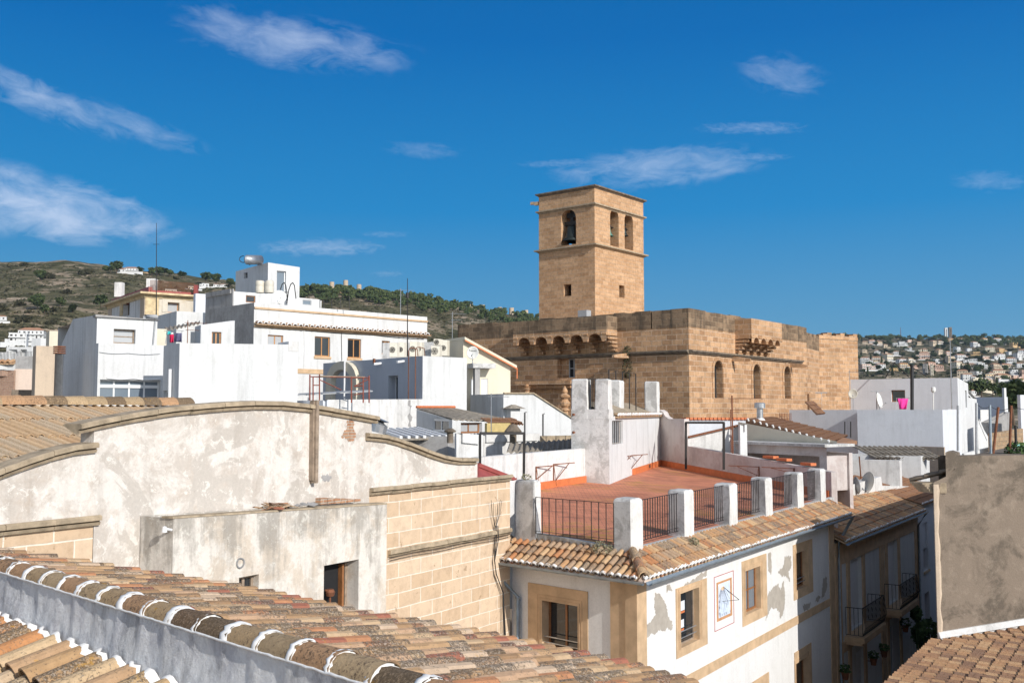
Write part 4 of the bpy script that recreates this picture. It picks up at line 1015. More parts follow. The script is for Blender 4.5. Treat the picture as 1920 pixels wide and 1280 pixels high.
mb.tube([V3(e_, zgu - .05), V3(RW + dR * .35 + nR * .10, zgu - .9), V3(RW + dR * .3 + nR * .08, zgu - 1.5), V3(RW + dR * .3 + nR * .08, 0)], .05, 8); build('downpipe', mb, M['zinc'], ch, smooth=True)
# terrace floor, kerbs and skirting
inn = OV * 0 + .42
K0 = isect(CW - nR * inn, dR, CW - nL * inn, dL); KF = along(K0, dR, 1552); KL = along(K0, dL, 990)
fp = [V3(K0, ZT(-3.10)), V3(KF, ZT(-3.07)), V3(Bp, ZT(-2.50)), V3(BLp, ZT(-2.53)), V3(L2p, ZT(-2.56)), V3(KL, ZT(-2.94))]
mb = MB(); cc = V3((K0 + Bp) / 2, ZT(-2.74))
for a, b in zip(fp, fp[1:] + fp[:1]): mb.poly([cc, a, b])
build('terrace_floor', mb, M['terrace'], ch)
mb = MB(); FK = Face(K0, KF); FKl = Face(KL, K0)
mb.fbox(FK, -.05, FK.L, ZT(-3.6), ZT(-3.0), -.0, .16, z2=ZT(-3.06), z3=ZT(-3.03)); mb.fbox(FKl, 0, FKl.L + .05, ZT(-3.4), ZT(-3.0), .0, .16, z2=ZT(-2.91), z3=ZT(-3.061))
build('kerb', mb, M['pillar'], ch)
def skirt(a, b, h=.2, w=.05):
    F = Face(a.xy, b.xy); return MB().hexa([F.p(0, a.z - .1, w), F.p(F.L, b.z - .1, w), F.p(F.L, b.z - .1, 0), F.p(0, a.z - .1, 0), F.p(0, a.z + h, w), F.p(F.L, b.z + h, w), F.p(F.L, b.z + h, 0), F.p(0, a.z + h, 0)])
for a, b, h in ((fp[4], fp[3], .24), (fp[3], fp[2], .24), (fp[2], fp[1] , .26)): build('skirting', skirt(a, b, h), M['orange'], ch)
# pillars of the parapet
def pillar(par, K, d1, d2, w1, w2, z0, z1, cham=.07, mat=('pillar', 'pillar_white'), name='pillar', seed=0):
    """K = corner nearest the viewer; d1,d2 horizontal directions away from it"""
    r_ = random.Random(seed); p = [K, K + d1 * w1, K + d1 * w1 + d2 * w2, K + d2 * w2]; cen = sum(p, Vector((0, 0))) / 4; mb = MB(); rows = []
    for z, sc, j in ((z0, 1.03, .0), (lerp(z0, z1, .33), 1.0, .012), (lerp(z0, z1, .66), .995, .012), (z1 - cham, .99, .01), (z1 - cham * .35, .93, .01), (z1, .78, .005)):
        row = []
        for i in range(4):
            a, b = p[i], p[(i + 1) % 4]
            for t in (0.06, .5, .94):
                q = a.lerp(b, t); q = cen + (q - cen) * sc; row.append(Vector((q.x + r_.uniform(-j, j), q.y + r_.uniform(-j, j), z + r_.uniform(-j, j))))
        rows.append(row)
    i = len(mb.v); mb.grid(rows, 0, True); mb.f.append(tuple(i + 5 * 12 + k for k in range(12))); mb.m.append(0)
    o = build(name, mb, [M[mat[0]], M[mat[1]]], par)
    me = o.data
    for pl in me.polygons:   # street-facing sides take the paler plaster, the others the greyer one
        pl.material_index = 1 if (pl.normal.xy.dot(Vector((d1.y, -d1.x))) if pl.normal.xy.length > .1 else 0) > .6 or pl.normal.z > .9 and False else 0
    return o
PL = along(CW - nR * .20, dR, 1183); zp1 = ZT(-1.95)
pk = []
for k, (px, ztop) in enumerate(((1183, -1.95), (1283, -1.95), (1367, -1.97), (1434, -1.97), (1494, -1.97), (1537, -1.97))):
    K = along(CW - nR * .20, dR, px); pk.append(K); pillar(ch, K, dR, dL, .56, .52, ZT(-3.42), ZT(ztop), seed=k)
KLp = along(CW - nL * .15, dL, 1003); 
pillar(ch, KLp + dL * .02, dR, dL, .30, .66, ZT(-3.5), Z(985, 901, KLp.y), seed=9, cham=.10); 
for k, (a, b) in enumerate(zip(pk, pk[1:])):
    mb = MB(); railing(mb, V3(a + dR * .54 + dL * .22, ZT(-3.02)), V3(b + dR * .05 + dL * .22, ZT(-3.0)), .98, max(5, int((b - a).length / .16)), mid=.14); build('railing', mb, M['iron'], ch)
mb = MB(); railing(mb, V3(KLp - dL * .02, ZT(-2.98)), V3(pk[0] + dL * .5, ZT(-2.99)), .92, 11, mid=.12); build('railing', mb, M['iron'], ch)
# ---- back walls of the terrace ----
def slabwall(name, label, A, B, z0, top, th=.25, mat='white_dirty', cat='wall', par=None, copemat=None, wname='wall'):
    F = Face(A, B); mb = MB(); tp = top(F) if callable(top) else top
    wall(mb, F, 0, F.L, z0, tp); wall(mb, F, 0, F.L, z0, tp, o=-th)
    tl = tp if isinstance(tp, list) else [(0, tp), (F.L, tp)]
    for (a, za), (b, zb) in zip(tl, tl[1:]): mb.poly([F.p(a, za), F.p(b, zb), F.p(b, zb, -th), F.p(a, za, -th)])
    for u, z in (tl[0], tl[-1]): mb.poly([F.p(u, z0), F.p(u, z), F.p(u, z, -th), F.p(u, z0, -th)])
    if par is None: o = single(name, mb, M[mat], label, cat)
    else: o = build(wname, mb, M[mat], par)
    return F, o
w1a = G(897, Yat(897, 857, ZT(-1.37))); w1b = G(1186, Yat(1186, 832, ZT(-1.34)))
F1, _ = slabwall('low_wall', 'low white rain-streaked wall at the back of the terrace, left of the turret', BLp + (w1a - BLp).normalized() * (BLp - w1a).length, BLp, 8.0, lambda F: [(0, F.hit(897, 857)[1]), (F.L, F.hit(1185, 833)[1])])
mb = MB(); u0_, u1_ = F1.hit(1008, 905)[0], F1.L; mb.fbox(F1, u0_, u1_, ZT(-2.9), ZT(-2.3), -.01, .06, z2=ZT(-2.34), z3=ZT(-2.31)); build('skirting', mb, M['orange'], ch)
F3, _ = slabwall('side_wall', 'mauve-stained plaster wall bounding the terrace on the right, stepping down', Bp, along(Bp, (KF - Bp).normalized(), 1556), 8.0,
    lambda F: [(0, F.hit(1238, 768)[1]), (F.hit(1243, 770)[0], F.hit(1243, 772)[1]), (F.hit(1247, 770)[0], F.hit(1247, 780)[1]), (F.hit(1254, 770)[0], F.hit(1254, 785)[1]), (F.hit(1283, 785)[0], F.hit(1283, 785)[1]), (F.hit(1283, 785)[0] + .01, F.hit(1284, 835)[1]), (F.hit(1400, 800)[0], F.hit(1400, 856)[1]), (F.L, F.hit(1550, 884)[1])], mat='mauve')
blotch(F3, [(1268, 800), (1276, 798), (1277, 888), (1270, 888)], M['pink'], F3 and _, 'brown_stain') if 0 else None
# clothes line brackets
def bracket(F, px, ytop, ybot, arm, label, flip=1, lean=0.5):
    u, z1 = F.hit(px, ytop); _, z0 = F.hit(px, ybot); t = V3(F.t, 0); n = V3(F.n, 0); d = (t * lean * flip + n).normalized()
    a = F.p(u, z1, .03); b = F.p(u, z0, .03); mb = MB().bar(b, a, .035); mb.bar(a - Vector((0, 0, .02)), a + d * arm, .03); mb.bar(b + Vector((0, 0, .06)), a + d * arm * .72 - Vector((0, 0, .02)), .022)
    mb.bar(a, b + d * .12 - Vector((0,0,.05)), .012)
    single('clothesline_bracket', mb, M['rust'], label, 'bracket', 'rusty clothesline brackets on the terrace walls', uv=False)
bracket(F1, 1004, 874, 902, 1.0, 'rusty clothesline bracket on the low white wall, nearest the terrace corner pillar', 1, 3)
bracket(F1, 1037, 869, 908, 1.0, 'rusty clothesline bracket on the low white wall, second from the corner pillar', 1, 3)
bracket(F1, 1154, 855, 885, 1.2, 'rusty clothesline bracket on the low white wall, third from the corner pillar', 1, 3)
bracket(F1, 1176, 853, 888, 1.2, 'rusty clothesline bracket where the low white wall meets the turret', 1, 3)
bracket(F3, 1424, 874, 895, 1.2, 'rusty clothesline bracket on the mauve wall, farther from the street', -1, 1.2)
bracket(F3, 1490, 877, 890, 1.2, 'rusty clothesline bracket on the mauve wall, nearest the street', -1, 1.2)
# drain in the terrace floor
# ---- turret with merlons ----
th_ = (Bp - BLp).normalized(); T0 = along(Bp, -th_, 1142); dT = Vector((-th_.y, th_.x)); TL = along(T0, dT, 1071)
tu = thing('stair_turret', 'stair turret with four worn merlon pillars, grey on one side and white on the other', 'turret', V3(T0, 8))
FT = Face(T0, Bp); FTl = Face(TL, T0); zt = FTl.hit(1105, 767)[1]; 
hT = hole_at(FT, (1148, 788, 1168, 832), .2)
zR1 = FT.hit(1190, 779)[1]
mb = MB(); wall(mb, FT, 0, FT.L, 8, [(0, zt), (FT.hit(1150, 780)[0], zt), (FT.hit(1150, 780)[0] + .01, zR1), (FT.L, zR1)], [hT]); build('street_wall', mb, M['white'], tu)
mb = MB(); wall(mb, FTl, 0, FTl.L, 8, zt); 
BT = TL + (Bp - T0); mb.poly([V3(TL, 8), V3(BT, 8), V3(BT, zR1), V3(TL, zt)]); mb.poly([V3(Bp, 8), V3(BT, 8), V3(BT, zR1), V3(Bp, zR1)])
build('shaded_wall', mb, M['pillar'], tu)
mb = MB(); e1 = T0 + th_ * 1.0; mb.poly([V3(e1, zR1 + .02), V3(Bp, zR1 + .02), V3(BT, zR1 + .55), V3(TL + th_ * 1.0, zR1 + .55)]); mb.poly([V3(T0, zt), V3(T0 + th_ * 1.0, zt), V3(TL + th_ * 1.0, zt), V3(TL, zt)]); mb.poly([V3(TL + th_, zR1 - .5), V3(BT, zR1 - .5), V3(BT, zR1 + .55), V3(TL + th_, zR1 + .55)])
build('roof', mb, M['cornice'], tu)
eave(tu, e1 + FT.n * .12, th_, FT.n, (Bp - e1).length + .1, zR1 - .02, w=.27, depth=.30, slope=.2, e=.3, seed=8)
window(tu, FT, hT, 'wood_old', 'dark', (0, 0), .04)
mb = MB()
for k in range(6): u = lerp(hT['u0'], hT['u1'], (k + .5) / 6); mb.tube([FT.p(u, hT['z0'], -.06), FT.p(u, hT['z1'], -.06)], .02, 5)
build('window_bars', mb, M['plastic_grey'], tu)
wp = .46
def tz(px, py, q): return Z(px, py, q.y)
for k, (K, w1, w2, zz) in enumerate(((TL - dT * .62, .55, .62, tz(1085, 710, TL)), (T0 + th_ * .0, .55, .52, tz(1130, 710, T0)), (G(1164, 41.5), .75, .8, Z(1170, 712, 41.5)), (along(Bp, -th_, 1233), .6, .6, tz(1225, 715, Bp)))):
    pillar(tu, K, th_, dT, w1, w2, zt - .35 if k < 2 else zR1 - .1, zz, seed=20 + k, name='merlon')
mb = MB(); railing(mb, V3(TL - dT * .62 + th_ * .1, zt), V3(T0 + dT * .52 + th_ * .1, zt), 1.1, 5, .018); build('railing', mb, M['iron'], tu)
mb = MB(); railing(mb, V3(along(Bp, -th_, 1196) + dT * 1.2, zR1 + .2), V3(along(Bp, -th_, 1214) + dT * .5, zR1 + .1), 1.7, 4, .025); build('railing', mb, M['iron'], tu)
mb = MB()
for py in (777, 810): c = FTl.hit(1078, py); mb.tube([FTl.p(c[0], c[1] , 0), FTl.p(c[0] + .0, c[1] + .02, .22)], .02, 5); mb.lathe(FTl.p(c[0], c[1] + .0, .22), [(0, -.05), (.05, -.03), (.05, .03), (0, .05)], 8)
build('iron_hooks', mb, M['rust'], tu)
# pergola frames on the terrace
def pframe(label, pts, w, legs=None):
    mb = MB()
    for a, b in zip(pts, pts[1:]): mb.bar(a, b, w)
    single('pergola', mb, M['iron'], label, 'pergola', uv=False)
q1 = F1.A + F1.t * F1.hit(900, 850)[0] - F1.n * .6; YQ = q1.y
pframe('black steel post-and-beam frame rising beyond the gable, in front of the low white wall', [P(900, 872, 26.0), P(900, 812, 26.0), P(983, 812, 26.5), P(982, 905, 26.5)], .07)
f2 = F3
pframe('black steel frame standing against the mauve terrace wall', [F3.p(F3.hit(1286, 880, .4)[0], F3.hit(1286, 879, .4)[1], .4), F3.p(F3.hit(1286, 792, .4)[0], F3.hit(1286, 792, .4)[1], .4), F3.p(F3.hit(1357, 792, .4)[0], F3.hit(1357, 792, .4)[1], .4), F3.p(F3.hit(1357, 880, .4)[0], F3.hit(1357, 880, .4)[1], .4)], .09)
# dark red metal awning behind the gable
mb = MB(); a = P(896, 871, 25.2); b = P(962, 897, 26.2); c = P(896, 897, 24.6)
mb.hexa([c - Vector((0, 0, .05)), b - Vector((0, 0, .05)), b + Vector((.1, .3, -.05)), c + Vector((.1, .3, -.05)), c, b, b + Vector((.1, .3, .0)), c + Vector((.1, .3, 0))]); mb.bar(a, b, .10); mb.bar(c, a, .07)
for k in range(5): q = a.lerp(b, k / 5); mb.bar(q, Vector((q.x, q.y, c.z - .02)), .03)
mb.poly([a + Vector((.02, .12, 0)), b + Vector((.02, .12, 0)), c + Vector((.02, .12, 0))]); single('metal_awning', mb, M['red_paint'], 'dark red metal canopy wedge tucked behind the end of the curved coping', 'canopy', uv=False)
# weeds on the eaves
r_ = random.Random(4)
for lab, c, n, s in (('tuft of flowering weeds on the eave tiles left of the corner pillar', V3(pk[0] + dL * .75 + nL * .05, ZT(-3.20)), 420, .28), ('dry weeds in the eave tiles below the second pillar', V3(pk[1] + dR * -.1 + nR * .25, ZT(-3.22)), 160, .16), ('dry grass sprouting on top of the left corner pillar', V3(KLp + dL * .35 + dR * .1, Z(985, 901, KLp.y)), 120, .14)):
    mb = leafcloud(MB(), [(c.x, c.y, c.z + s * .45, s, s, s * .6)], n, .018, r_); single('weeds', mb, M['leaf_dry'], lab, 'weeds', uv=False)
# ---------------- fortified church ----------------
CR = dr(38.8); CL = dr(38.8 - 90)
K1 = G(1293, 62.0); zct = Z(1293, 578, 62); zcc = Z(1293, 655, 62)
E1 = along(K1, CR, 1515); E2 = G(1538, 80.5); E3 = G(1611, 83.0); Lc = along(K1, CL, 858); E4 = E3 + CL * 26 + CR * 6; LB = Lc + CR * 24
chur = thing('church', 'fortified honey-stone church with corbelled parapets and a square bell tower', 'church', V3(K1, 0))
FCR = Face(K1, E1); FCL = Face(Lc, K1); FC3 = Face(E1, E2); FC4 = Face(E2, E3)
def ar(px0, y0, px1, y1): return hole_at(FCR, (px0, y0, px1, y1), .7, 1)
hR = [hole_at(FCR, q, .55, 1) for q in ((1339, 676, 1355, 746), (1412, 683, 1426, 747), (1470, 687, 1482, 747))]
zpl = zct - 1.15                       # blackened top courses
hL = hole_at(FCL, (1045, 672, 1078, 708), .6)
mb = MB(); wall(mb, FCR, 0, FCR.L, 0, zpl, hR); wall(mb, FCL, 0, FCL.L, 0, zpl, [hL]); wall(mb, FC3, 0, FC3.L, 0, zpl - .4); wall(mb, FC4, 0, FC4.L, 0, Z(1575, 637, 82))
for a, b in ((E3, E4), (E4, LB), (LB, Lc)): mb.poly([V3(a, 0), V3(b, 0), V3(b, zpl), V3(a, zpl)])
build('nave_wall', mb, M['church'], chur)
mb = MB()
# parapet with gun loops (top courses), broken skyline
def parapet(F, z0, z1, th=.9, step=2.2, jag=.07, m=0, seed=0, gaps=()):
    r_ = random.Random(seed); u = 0
    while u < F.L - .01:
        v = min(F.L, u + r_.uniform(.6, 1.4) * step * .5); zz = z1 + r_.uniform(-jag, jag * .4)
        mb.fbox(F, u + .0, v - (.10 if any(u < g < v for g in gaps) else .0), z0, zz, -th, .012 + r_.uniform(0, .01)); u = v
parapet(FCL, zpl, zct, seed=1, gaps=(FCL.hit(1221, 590)[0], FCL.hit(1272, 590)[0]))
parapet(FCR, zpl, zct, seed=2); parapet(FC3, zpl - .4, zct - .35, seed=3)
build('parapet', mb, M['church_top'], chur)
mb = MB(); z4 = Z(1575, 637, 82); mb.fbox(FC4, 0, FC4.L, z4, z4 + .25, -.8, .05)
for k in range(9): a = FC4.L * k / 9; mb.fbox(FC4, a, a + FC4.L / 9 * .96, z4 + .25, z4 + .30 + .12 * (k % 3), -.7, .0)
build('parapet', mb, M['church'], chur)
mb = MB().poly([V3(q, zct - 1.2) for q in (Lc, K1, E1, E2, E4, LB)]); build('roof', mb, M['church'], chur)
def cmould(F, z, u0=0, u1=None, h=.28, o=.26, mat='cornice_dark'):
    mb = MB(); u1 = F.L if u1 is None else u1; rows = []
    for u in (u0, u1): rows.append([F.p(u, z, -.02), F.p(u, z - .02, o), F.p(u, z - h * .45, o), F.p(u, z - h * .5, o * .6), F.p(u, z - h * .8, o * .5), F.p(u, z - h, .0), F.p(u, z - h, -.02)])
    mb.grid(rows); 
    for r in rows: mb.poly(r)
    return build('string_course', mb, M[mat], chur)
cmould(FCR, zcc, -.0, FCR.hit(1502, 680)[0]); cmould(FCL, zcc, FCL.hit(950, 667)[0], FCL.L + .0)
mb = MB()
for h in hR:
    uc = (h['u0'] + h['u1']) / 2; r1 = (h['u1'] - h['u0']) / 2; zs = h['z1'] - r1; n = 10; rows = []
    for k in range(n + 1):
        c_, s_ = -math.cos(math.pi * k / n), math.sin(math.pi * k / n)
        rows.append([FCR.p(uc + (r1 + .02) * c_, zs + (r1 + .02) * s_, .0), FCR.p(uc + (r1 + .03) * c_, zs + (r1 + .03) * s_, .05), FCR.p(uc + (r1 + .28) * c_, zs + (r1 + .28) * s_, .05), FCR.p(uc + (r1 + .28) * c_, zs + (r1 + .28) * s_, .0)])
    rows = [[FCR.p(uc - r1 - .02, h['z0'], 0), FCR.p(uc - r1 - .03, h['z0'], .05), FCR.p(uc - r1 - .28, h['z0'], .05), FCR.p(uc - r1 - .28, h['z0'], 0)]] + rows + [[FCR.p(uc + r1 + .02, h['z0'], 0), FCR.p(uc + r1 + .03, h['z0'], .05), FCR.p(uc + r1 + .28, h['z0'], .05), FCR.p(uc + r1 + .28, h['z0'], 0)]]
    g_ = MB(); g_.grid(rows); build('window_arch', g_, M['church'], chur)
    window(chur, FCR, dict(h, d=.5), 'iron', 'glass', (0, 0), .05, name='arched_window')
# rectangular window in the shaded side with dark grille
h2 = hole_at(FCL, (1059, 677, 1077, 706), .3); dd = .58
mb = MB(); mb.fbox(FCL, hL['u0'], h2['u0'], hL['z0'], hL['z1'], -.6, -.50); build('window_splay', mb, M['church'], chur)
window(chur, FCL, dict(u0=h2['u0'], u1=hL['u1'], z0=hL['z0'], z1=hL['z1'], d=.56), 'plastic_grey', 'dark', (1, 1), .08)
# boxes on corbels
def corbel_box(F, u0, u1, zt, zb, o, zc, n, name, cw, matm='church', lean=True, topm='church_top'):
    mb = MB(); mb.fbox(F, u0, u1, zb, zt - .9, -.2, o); mb.fbox(F, u0, u1, zt - .9, zt, -.2, o, 1)
    # corner stones lighter
    cs = [lerp(u0 + cw / 2, u1 - cw / 2, k / (n - 1)) for k in range(n)]; hh = .42 * (cs[1] - cs[0] - cw) + .12
    wall(mb, F, u0, u1, zb - hh, zb + .01, [dict(u0=a + cw / 2 - .03, u1=b - cw / 2 + .03, z0=zb - hh - .001, z1=zb - .06, d=.5, arch=.85) for a, b in zip(cs, cs[1:])], o=o + .004)
    ob = build(name, mb, [M[matm], M[topm]], chur)
    for k in range(n):
        uc = lerp(u0 + cw / 2, u1 - cw / 2, k / (n - 1)); mb = MB(); m_ = 5
        for j in range(m_):
            f = (j + 1) / m_; za = lerp(zc, zb + .05, j / m_); zb2 = lerp(zc, zb + .05, f)
            mb.fbox(F, uc - cw / 2, uc + cw / 2, za + .02, zb2 - .05, -.02, o * f * .97); 
            c = F.p(uc, lerp(za, zb2, .45), o * f * .97 - .02); mb.lathe(c - V3(F.t, 0) * cw / 2, [(0, 0), ((zb2 - za) * .42, 0), ((zb2 - za) * .42, cw), (0, cw)], 8, axis=V3(F.t, 0))
        build('corbel', mb, M[matm], chur)
    return ob
ub0 = FCL.hit(962, 625, 1.3)[0]; ub1 = FCL.hit(1137, 610, 1.3)[0]
zb_ = FCL.hit(1040, 628, 1.3)[1]; zt_ = FCL.hit(1137, 591, 1.3)[1]; zcb = FCL.hit(1050, 664)[1]
corbel_box(FCL, ub0, ub1, zt_, zb_, 1.3, zcb, 6, 'machicolation_box', .40)
# scalloped underside between the corbels
ob1 = FCR.hit(1409, 620, 1.2)[0]; ob2 = FCR.hit(1466, 630, 1.2)[0]
zb2_ = FCR.hit(1440, 634, 1.2)[1]; corbel_box(FCR, ob1, ob2, zct - .22, zb2_, 1.2, FCR.hit(1440, 668)[1], 5, 'machicolation_box', .38, topm='church')
# gargoyles and weathered spouts
def spout(F, px, py, l, par=chur, big=1.0):
    u, z = F.hit(px, py, .4); mb = MB(); rows = []
    for f, w, h in ((0, .30, .34), (.4, .26, .30), (.75, .2, .24), (1, .13, .15)):
        o = l * f; zz = z - .12 * f; rows.append([F.p(u - w * big / 2, zz - h / 2, o), F.p(u + w * big / 2, zz - h / 2, o), F.p(u + w * big * .4, zz + h / 2, o), F.p(u - w * big * .4, zz + h / 2, o)])
    mb.grid(rows, 0, True); mb.poly(rows[-1]); build('water_spout', mb, M['church'], par)
spout(FCR, 1384, 672, 1.3); spout(FCR, 1492, 684, 1.3); spout(FCL, 1170, 666, 1.7, big=1.5)
# portal ledge and stone finials on the shaded side
a = FCL.hit(968, 716, .6)[0]; b = FCL.hit(1072, 712, .6)[0]; zz = FCL.hit(1020, 714, .6)[1]
mb = MB().fbox(FCL, a, b, zz - .25, zz, -.1, .75); mb.fbox(FCL, a + .3, b - .2, zz - .5, zz - .25, -.1, .5); build('portal_ledge', mb, M['church'], chur)
def finial(px, ytop, ybot, r0):
    c = FCL.p(FCL.hit(px, 740, .9)[0], FCL.hit(px, ybot, .9)[1], .9); H = FCL.hit(px, ytop, .9)[1] - c.z
    pr_ = [(1.0, 0), (1.0, .05), (.7, .07), (.55, .25), (.8, .28), (.8, .32), (.45, .36), (.8, .42), (.95, .50), (.5, .60), (.9, .66), (.95, .70), (.4, .76), (.55, .82), (.35, .9), (.12, .96), (0, 1.0)]
    mb = MB().lathe(c, [(r_ * r0, h * H) for r_, h in pr_], 10); u_ = FCL.hit(px, 740, .9)[0]; mb.fbox(FCL, u_ - r0 * .75, u_ + r0 * .75, c.z - (7 if r0 > .3 else .15), c.z, .45 if r0 < .3 else -.05, 1.25); build('finial', mb, M['church'], chur)
finial(1059, 722, 788, .40); finial(988, 719, 738, .28)
mb = MB(); r_ = random.Random(2); c = FCL.p(FCL.hit(1176, 690, .15)[0], FCL.hit(1176, 690)[1], .15); leafcloud(mb, [(c.x, c.y, c.z, .35, .35, .7), (c.x, c.y, c.z + 1.0, .3, .3, .5)], 260, .07, r_)
single('wall_shrub', mb, M['leaf_scrub'], 'shrub growing from the church wall under the gargoyle', 'shrub', uv=False)
# ---- bell tower ----
TC = G(1117, 76.0); TR_ = along(TC, CR, 1209.5); TLf = along(TC, CL, 1011); FTR = Face(TC, TR_); FTL_ = Face(TLf, TC); TBk = TLf + (TR_ - TC)
ztop = Z(1117, 349, 76); zc_u = Z(1117, 380, 76); zc_l = Z(1117, 456, 76); zsill = zc_l
bt = thing('bell_tower', 'square sandstone bell tower with arched belfry openings and three string courses', 'tower', V3(TC, 6))
bellL = hole_at(FTL_, (1052, 393, 1080, 458), 1.1, 1); 
bellR = [hole_at(FTR, (1144, 393, 1160, 458), 1.1, 1), hole_at(FTR, (1171, 402, 1187, 466), 1.1, 1)]
for h in [bellL] + bellR: h['z0'] = zsill + .12
for h in bellR: h['z1'] = bellR[0]['z1']
wl = hole_at(FTL_, (1057, 533, 1071, 555), .7); wr = hole_at(FTR, (1161, 535, 1171, 558), .7); wb = hole_at(FTL_, (1085, 583, 1102, 594), .4)
mb = MB(); wall(mb, FTR, 0, FTR.L, 5, ztop, [wr] + bellR); wall(mb, FTL_, 0, FTL_.L, 5, ztop, [bellL, wl])
for a, b in ((TR_, TBk), (TBk, TLf)):
    F_ = Face(a, b); c_ = F_.L / 2; wall(mb, F_, 0, F_.L, 5, ztop, [dict(u0=c_ - 1.0, u1=c_ + 1.0, z0=zsill + .12, z1=bellL['z1'], d=1.0, arch=1)])
build('tower_wall', mb, M['tower'], bt)
q_ = offpoly([TLf, TC, TR_, TBk], 1.0); mb = MB()
for i in range(4): 
    F_ = Face(q_[i], q_[(i + 1) % 4]); 
    src = [FTL_, FTR, Face(TR_, TBk), Face(TBk, TLf)][i]; hh = [[bellL], bellR, [], []][i]
    hs2 = [dict(u0=h['u0'] - 1.0, u1=h['u1'] - 1.0, z0=h['z0'], z1=h['z1'], d=-.02, arch=1) for h in hh]
    if i > 1: hs2 = [dict(u0=src.L / 2 - 2.0, u1=src.L / 2, z0=zsill + .12, z1=bellL['z1'], d=-.02, arch=1)]
    wall(mb, F_, 0, F_.L, zsill - .3, ztop - .5, hs2)
mb.poly([V3(p, zsill + .05) for p in q_]); mb.poly([V3(p, ztop - 1.4) for p in q_]); build('belfry_lining', mb, M['church'], bt)
mb = MB().poly([V3(p, ztop - .02) for p in (TLf, TC, TR_, TBk)]); build('roof', mb, M['church_top'], bt)
for zz, h, o, mt in ((ztop + .12, .30, .22, 'cornice_dark'), (zc_u, .28, .20, 'cornice'), (zc_l, .30, .30, 'cornice')):
    ring_ = offpoly([TLf, TC, TR_, TBk], -o); rin = [TLf, TC, TR_, TBk]; mb = MB()
    mb.grid([[V3(p, zz) for p in offpoly(rin, .05)], [V3(p, zz - .03) for p in ring_], [V3(p, zz - h * .45) for p in ring_], [V3(p, zz - h * .6) for p in offpoly(rin, -o * .5)], [V3(p, zz - h) for p in offpoly(rin, .01)]], 0, True)
    build('string_course', mb, M[mt], bt)
def bell(F, h, s, mat, label, frame=True, du=0, sink=.55, zf=.5):
    uc = (h['u0'] + h['u1']) / 2 + du; zc = lerp(h['z0'], h['z1'], zf); c = F.p(uc, zc, -sink)
    t = thing('bell', label, 'bell', c - Vector((0, 0, s)))
    mb = MB().lathe(c - Vector((0, 0, s * .55)), [(0, s * 1.02), (s * .30, s), (s * .36, s * .9), (s * .42, s * .5), (s * .52, s * .22), (s * .72, 0), (s * .68, 0), (s * .4, s * .4), (0, s * .6)], 16); build('bell_body', mb, M[mat], t, smooth=True)
    mb = MB()
    mb.fbox(F, uc - s * .12, uc + s * .12, zc + s * .45, zc + s * 1.5, -sink - .1, -sink + .1); mb.fbox(F, uc - s * .55, uc + s * .55, zc + s * .55, zc + s * .75, -sink - .12, -sink + .12); mb.fbox(F, uc - s * .4, uc + s * .4, zc + s * 1.0, zc + s * 1.3, -sink - .1, -sink + .1)
    mb.fbox(F, h['u0'] - .1, h['u1'] + .1, zc + s * .5, zc + s * .6, -sink - .05, -sink + .05)
    build('headstock', mb, M['iron'], t)
bell(FTL_, bellL, 1.25, 'bell', 'large dark bell hanging in the tower arch that faces left', zf=.36)
bell(FTR, bellR[0], .75, 'bell_green', 'small green bell hanging in the nearer of the paired tower arches', du=-.25, zf=.42)
bell(FTR, bellR[1], .55, 'bell', 'small dark bell in the farther of the paired tower arches', du=.1, zf=.5)
mb = MB(); c = FTL_.p(.0, FTL_.hit(1011, 381)[1], 0); d = V3(CL, 0); mb.grid([[c + V3(nL, 0) * a + d * e + Vector((0, 0, b)) for a, b in ((-.12, -.15), (.12, -.15), (.1, .12), (-.1, .12))] for e in (0, .35)] + [[c + d * e + V3(nL, 0) * a + Vector((0, 0, b + .08)) for a, b in ((-.09, -.12), (.09, -.12), (.07, .1), (-.07, .1))] for e in (.5, .8)], 0, True); build('gargoyle', mb, M['trim'], bt)
# small grey cabinet at the foot of the tower
mb = MB(); u, z = FTL_.hit(1093, 589, 1.5); mb.fbox(FTL_, u - .4, u + .4, z - 1.0, z + .3, 1.0, 1.6); single('roof_box', mb, M['plastic_grey'], 'small grey cabinet on the church roof at the foot of the tower', 'cabinet')
# ---------------- hills ----------------
CREST = [(-2600, 620, 1500), (-1500, 560, 1400), (-600, 512, 1350), (0, 497, 1300), (45, 494, 1300), (100, 497, 1300), (180, 503, 1300), (300, 513, 1300), (400, 524, 1300), (470, 536, 1300), (560, 548, 1300), (620, 545, 1300), (680, 549, 1300), (760, 558, 1300), (850, 572, 1320), (950, 588, 1350), (1010, 597, 1400),
         (1200, 628, 1700), (1380, 640, 2200), (1540, 633, 2600), (1640, 635, 2600), (1750, 636, 2600), (1850, 634, 2500), (1920, 637, 2500), (2300, 650, 2400), (3200, 690, 2400), (4500, 720, 2400)]
def crest(px):
    for (a, ya, ra), (b, yb, rb) in zip(CREST, CREST[1:]):
        if px <= b: t = (px - a) / (b - a); t = t * t * (3 - 2 * t) if b - a > 60 else t; return lerp(ya, yb, t), lerp(ra, rb, t)
    return CREST[-1][1:]
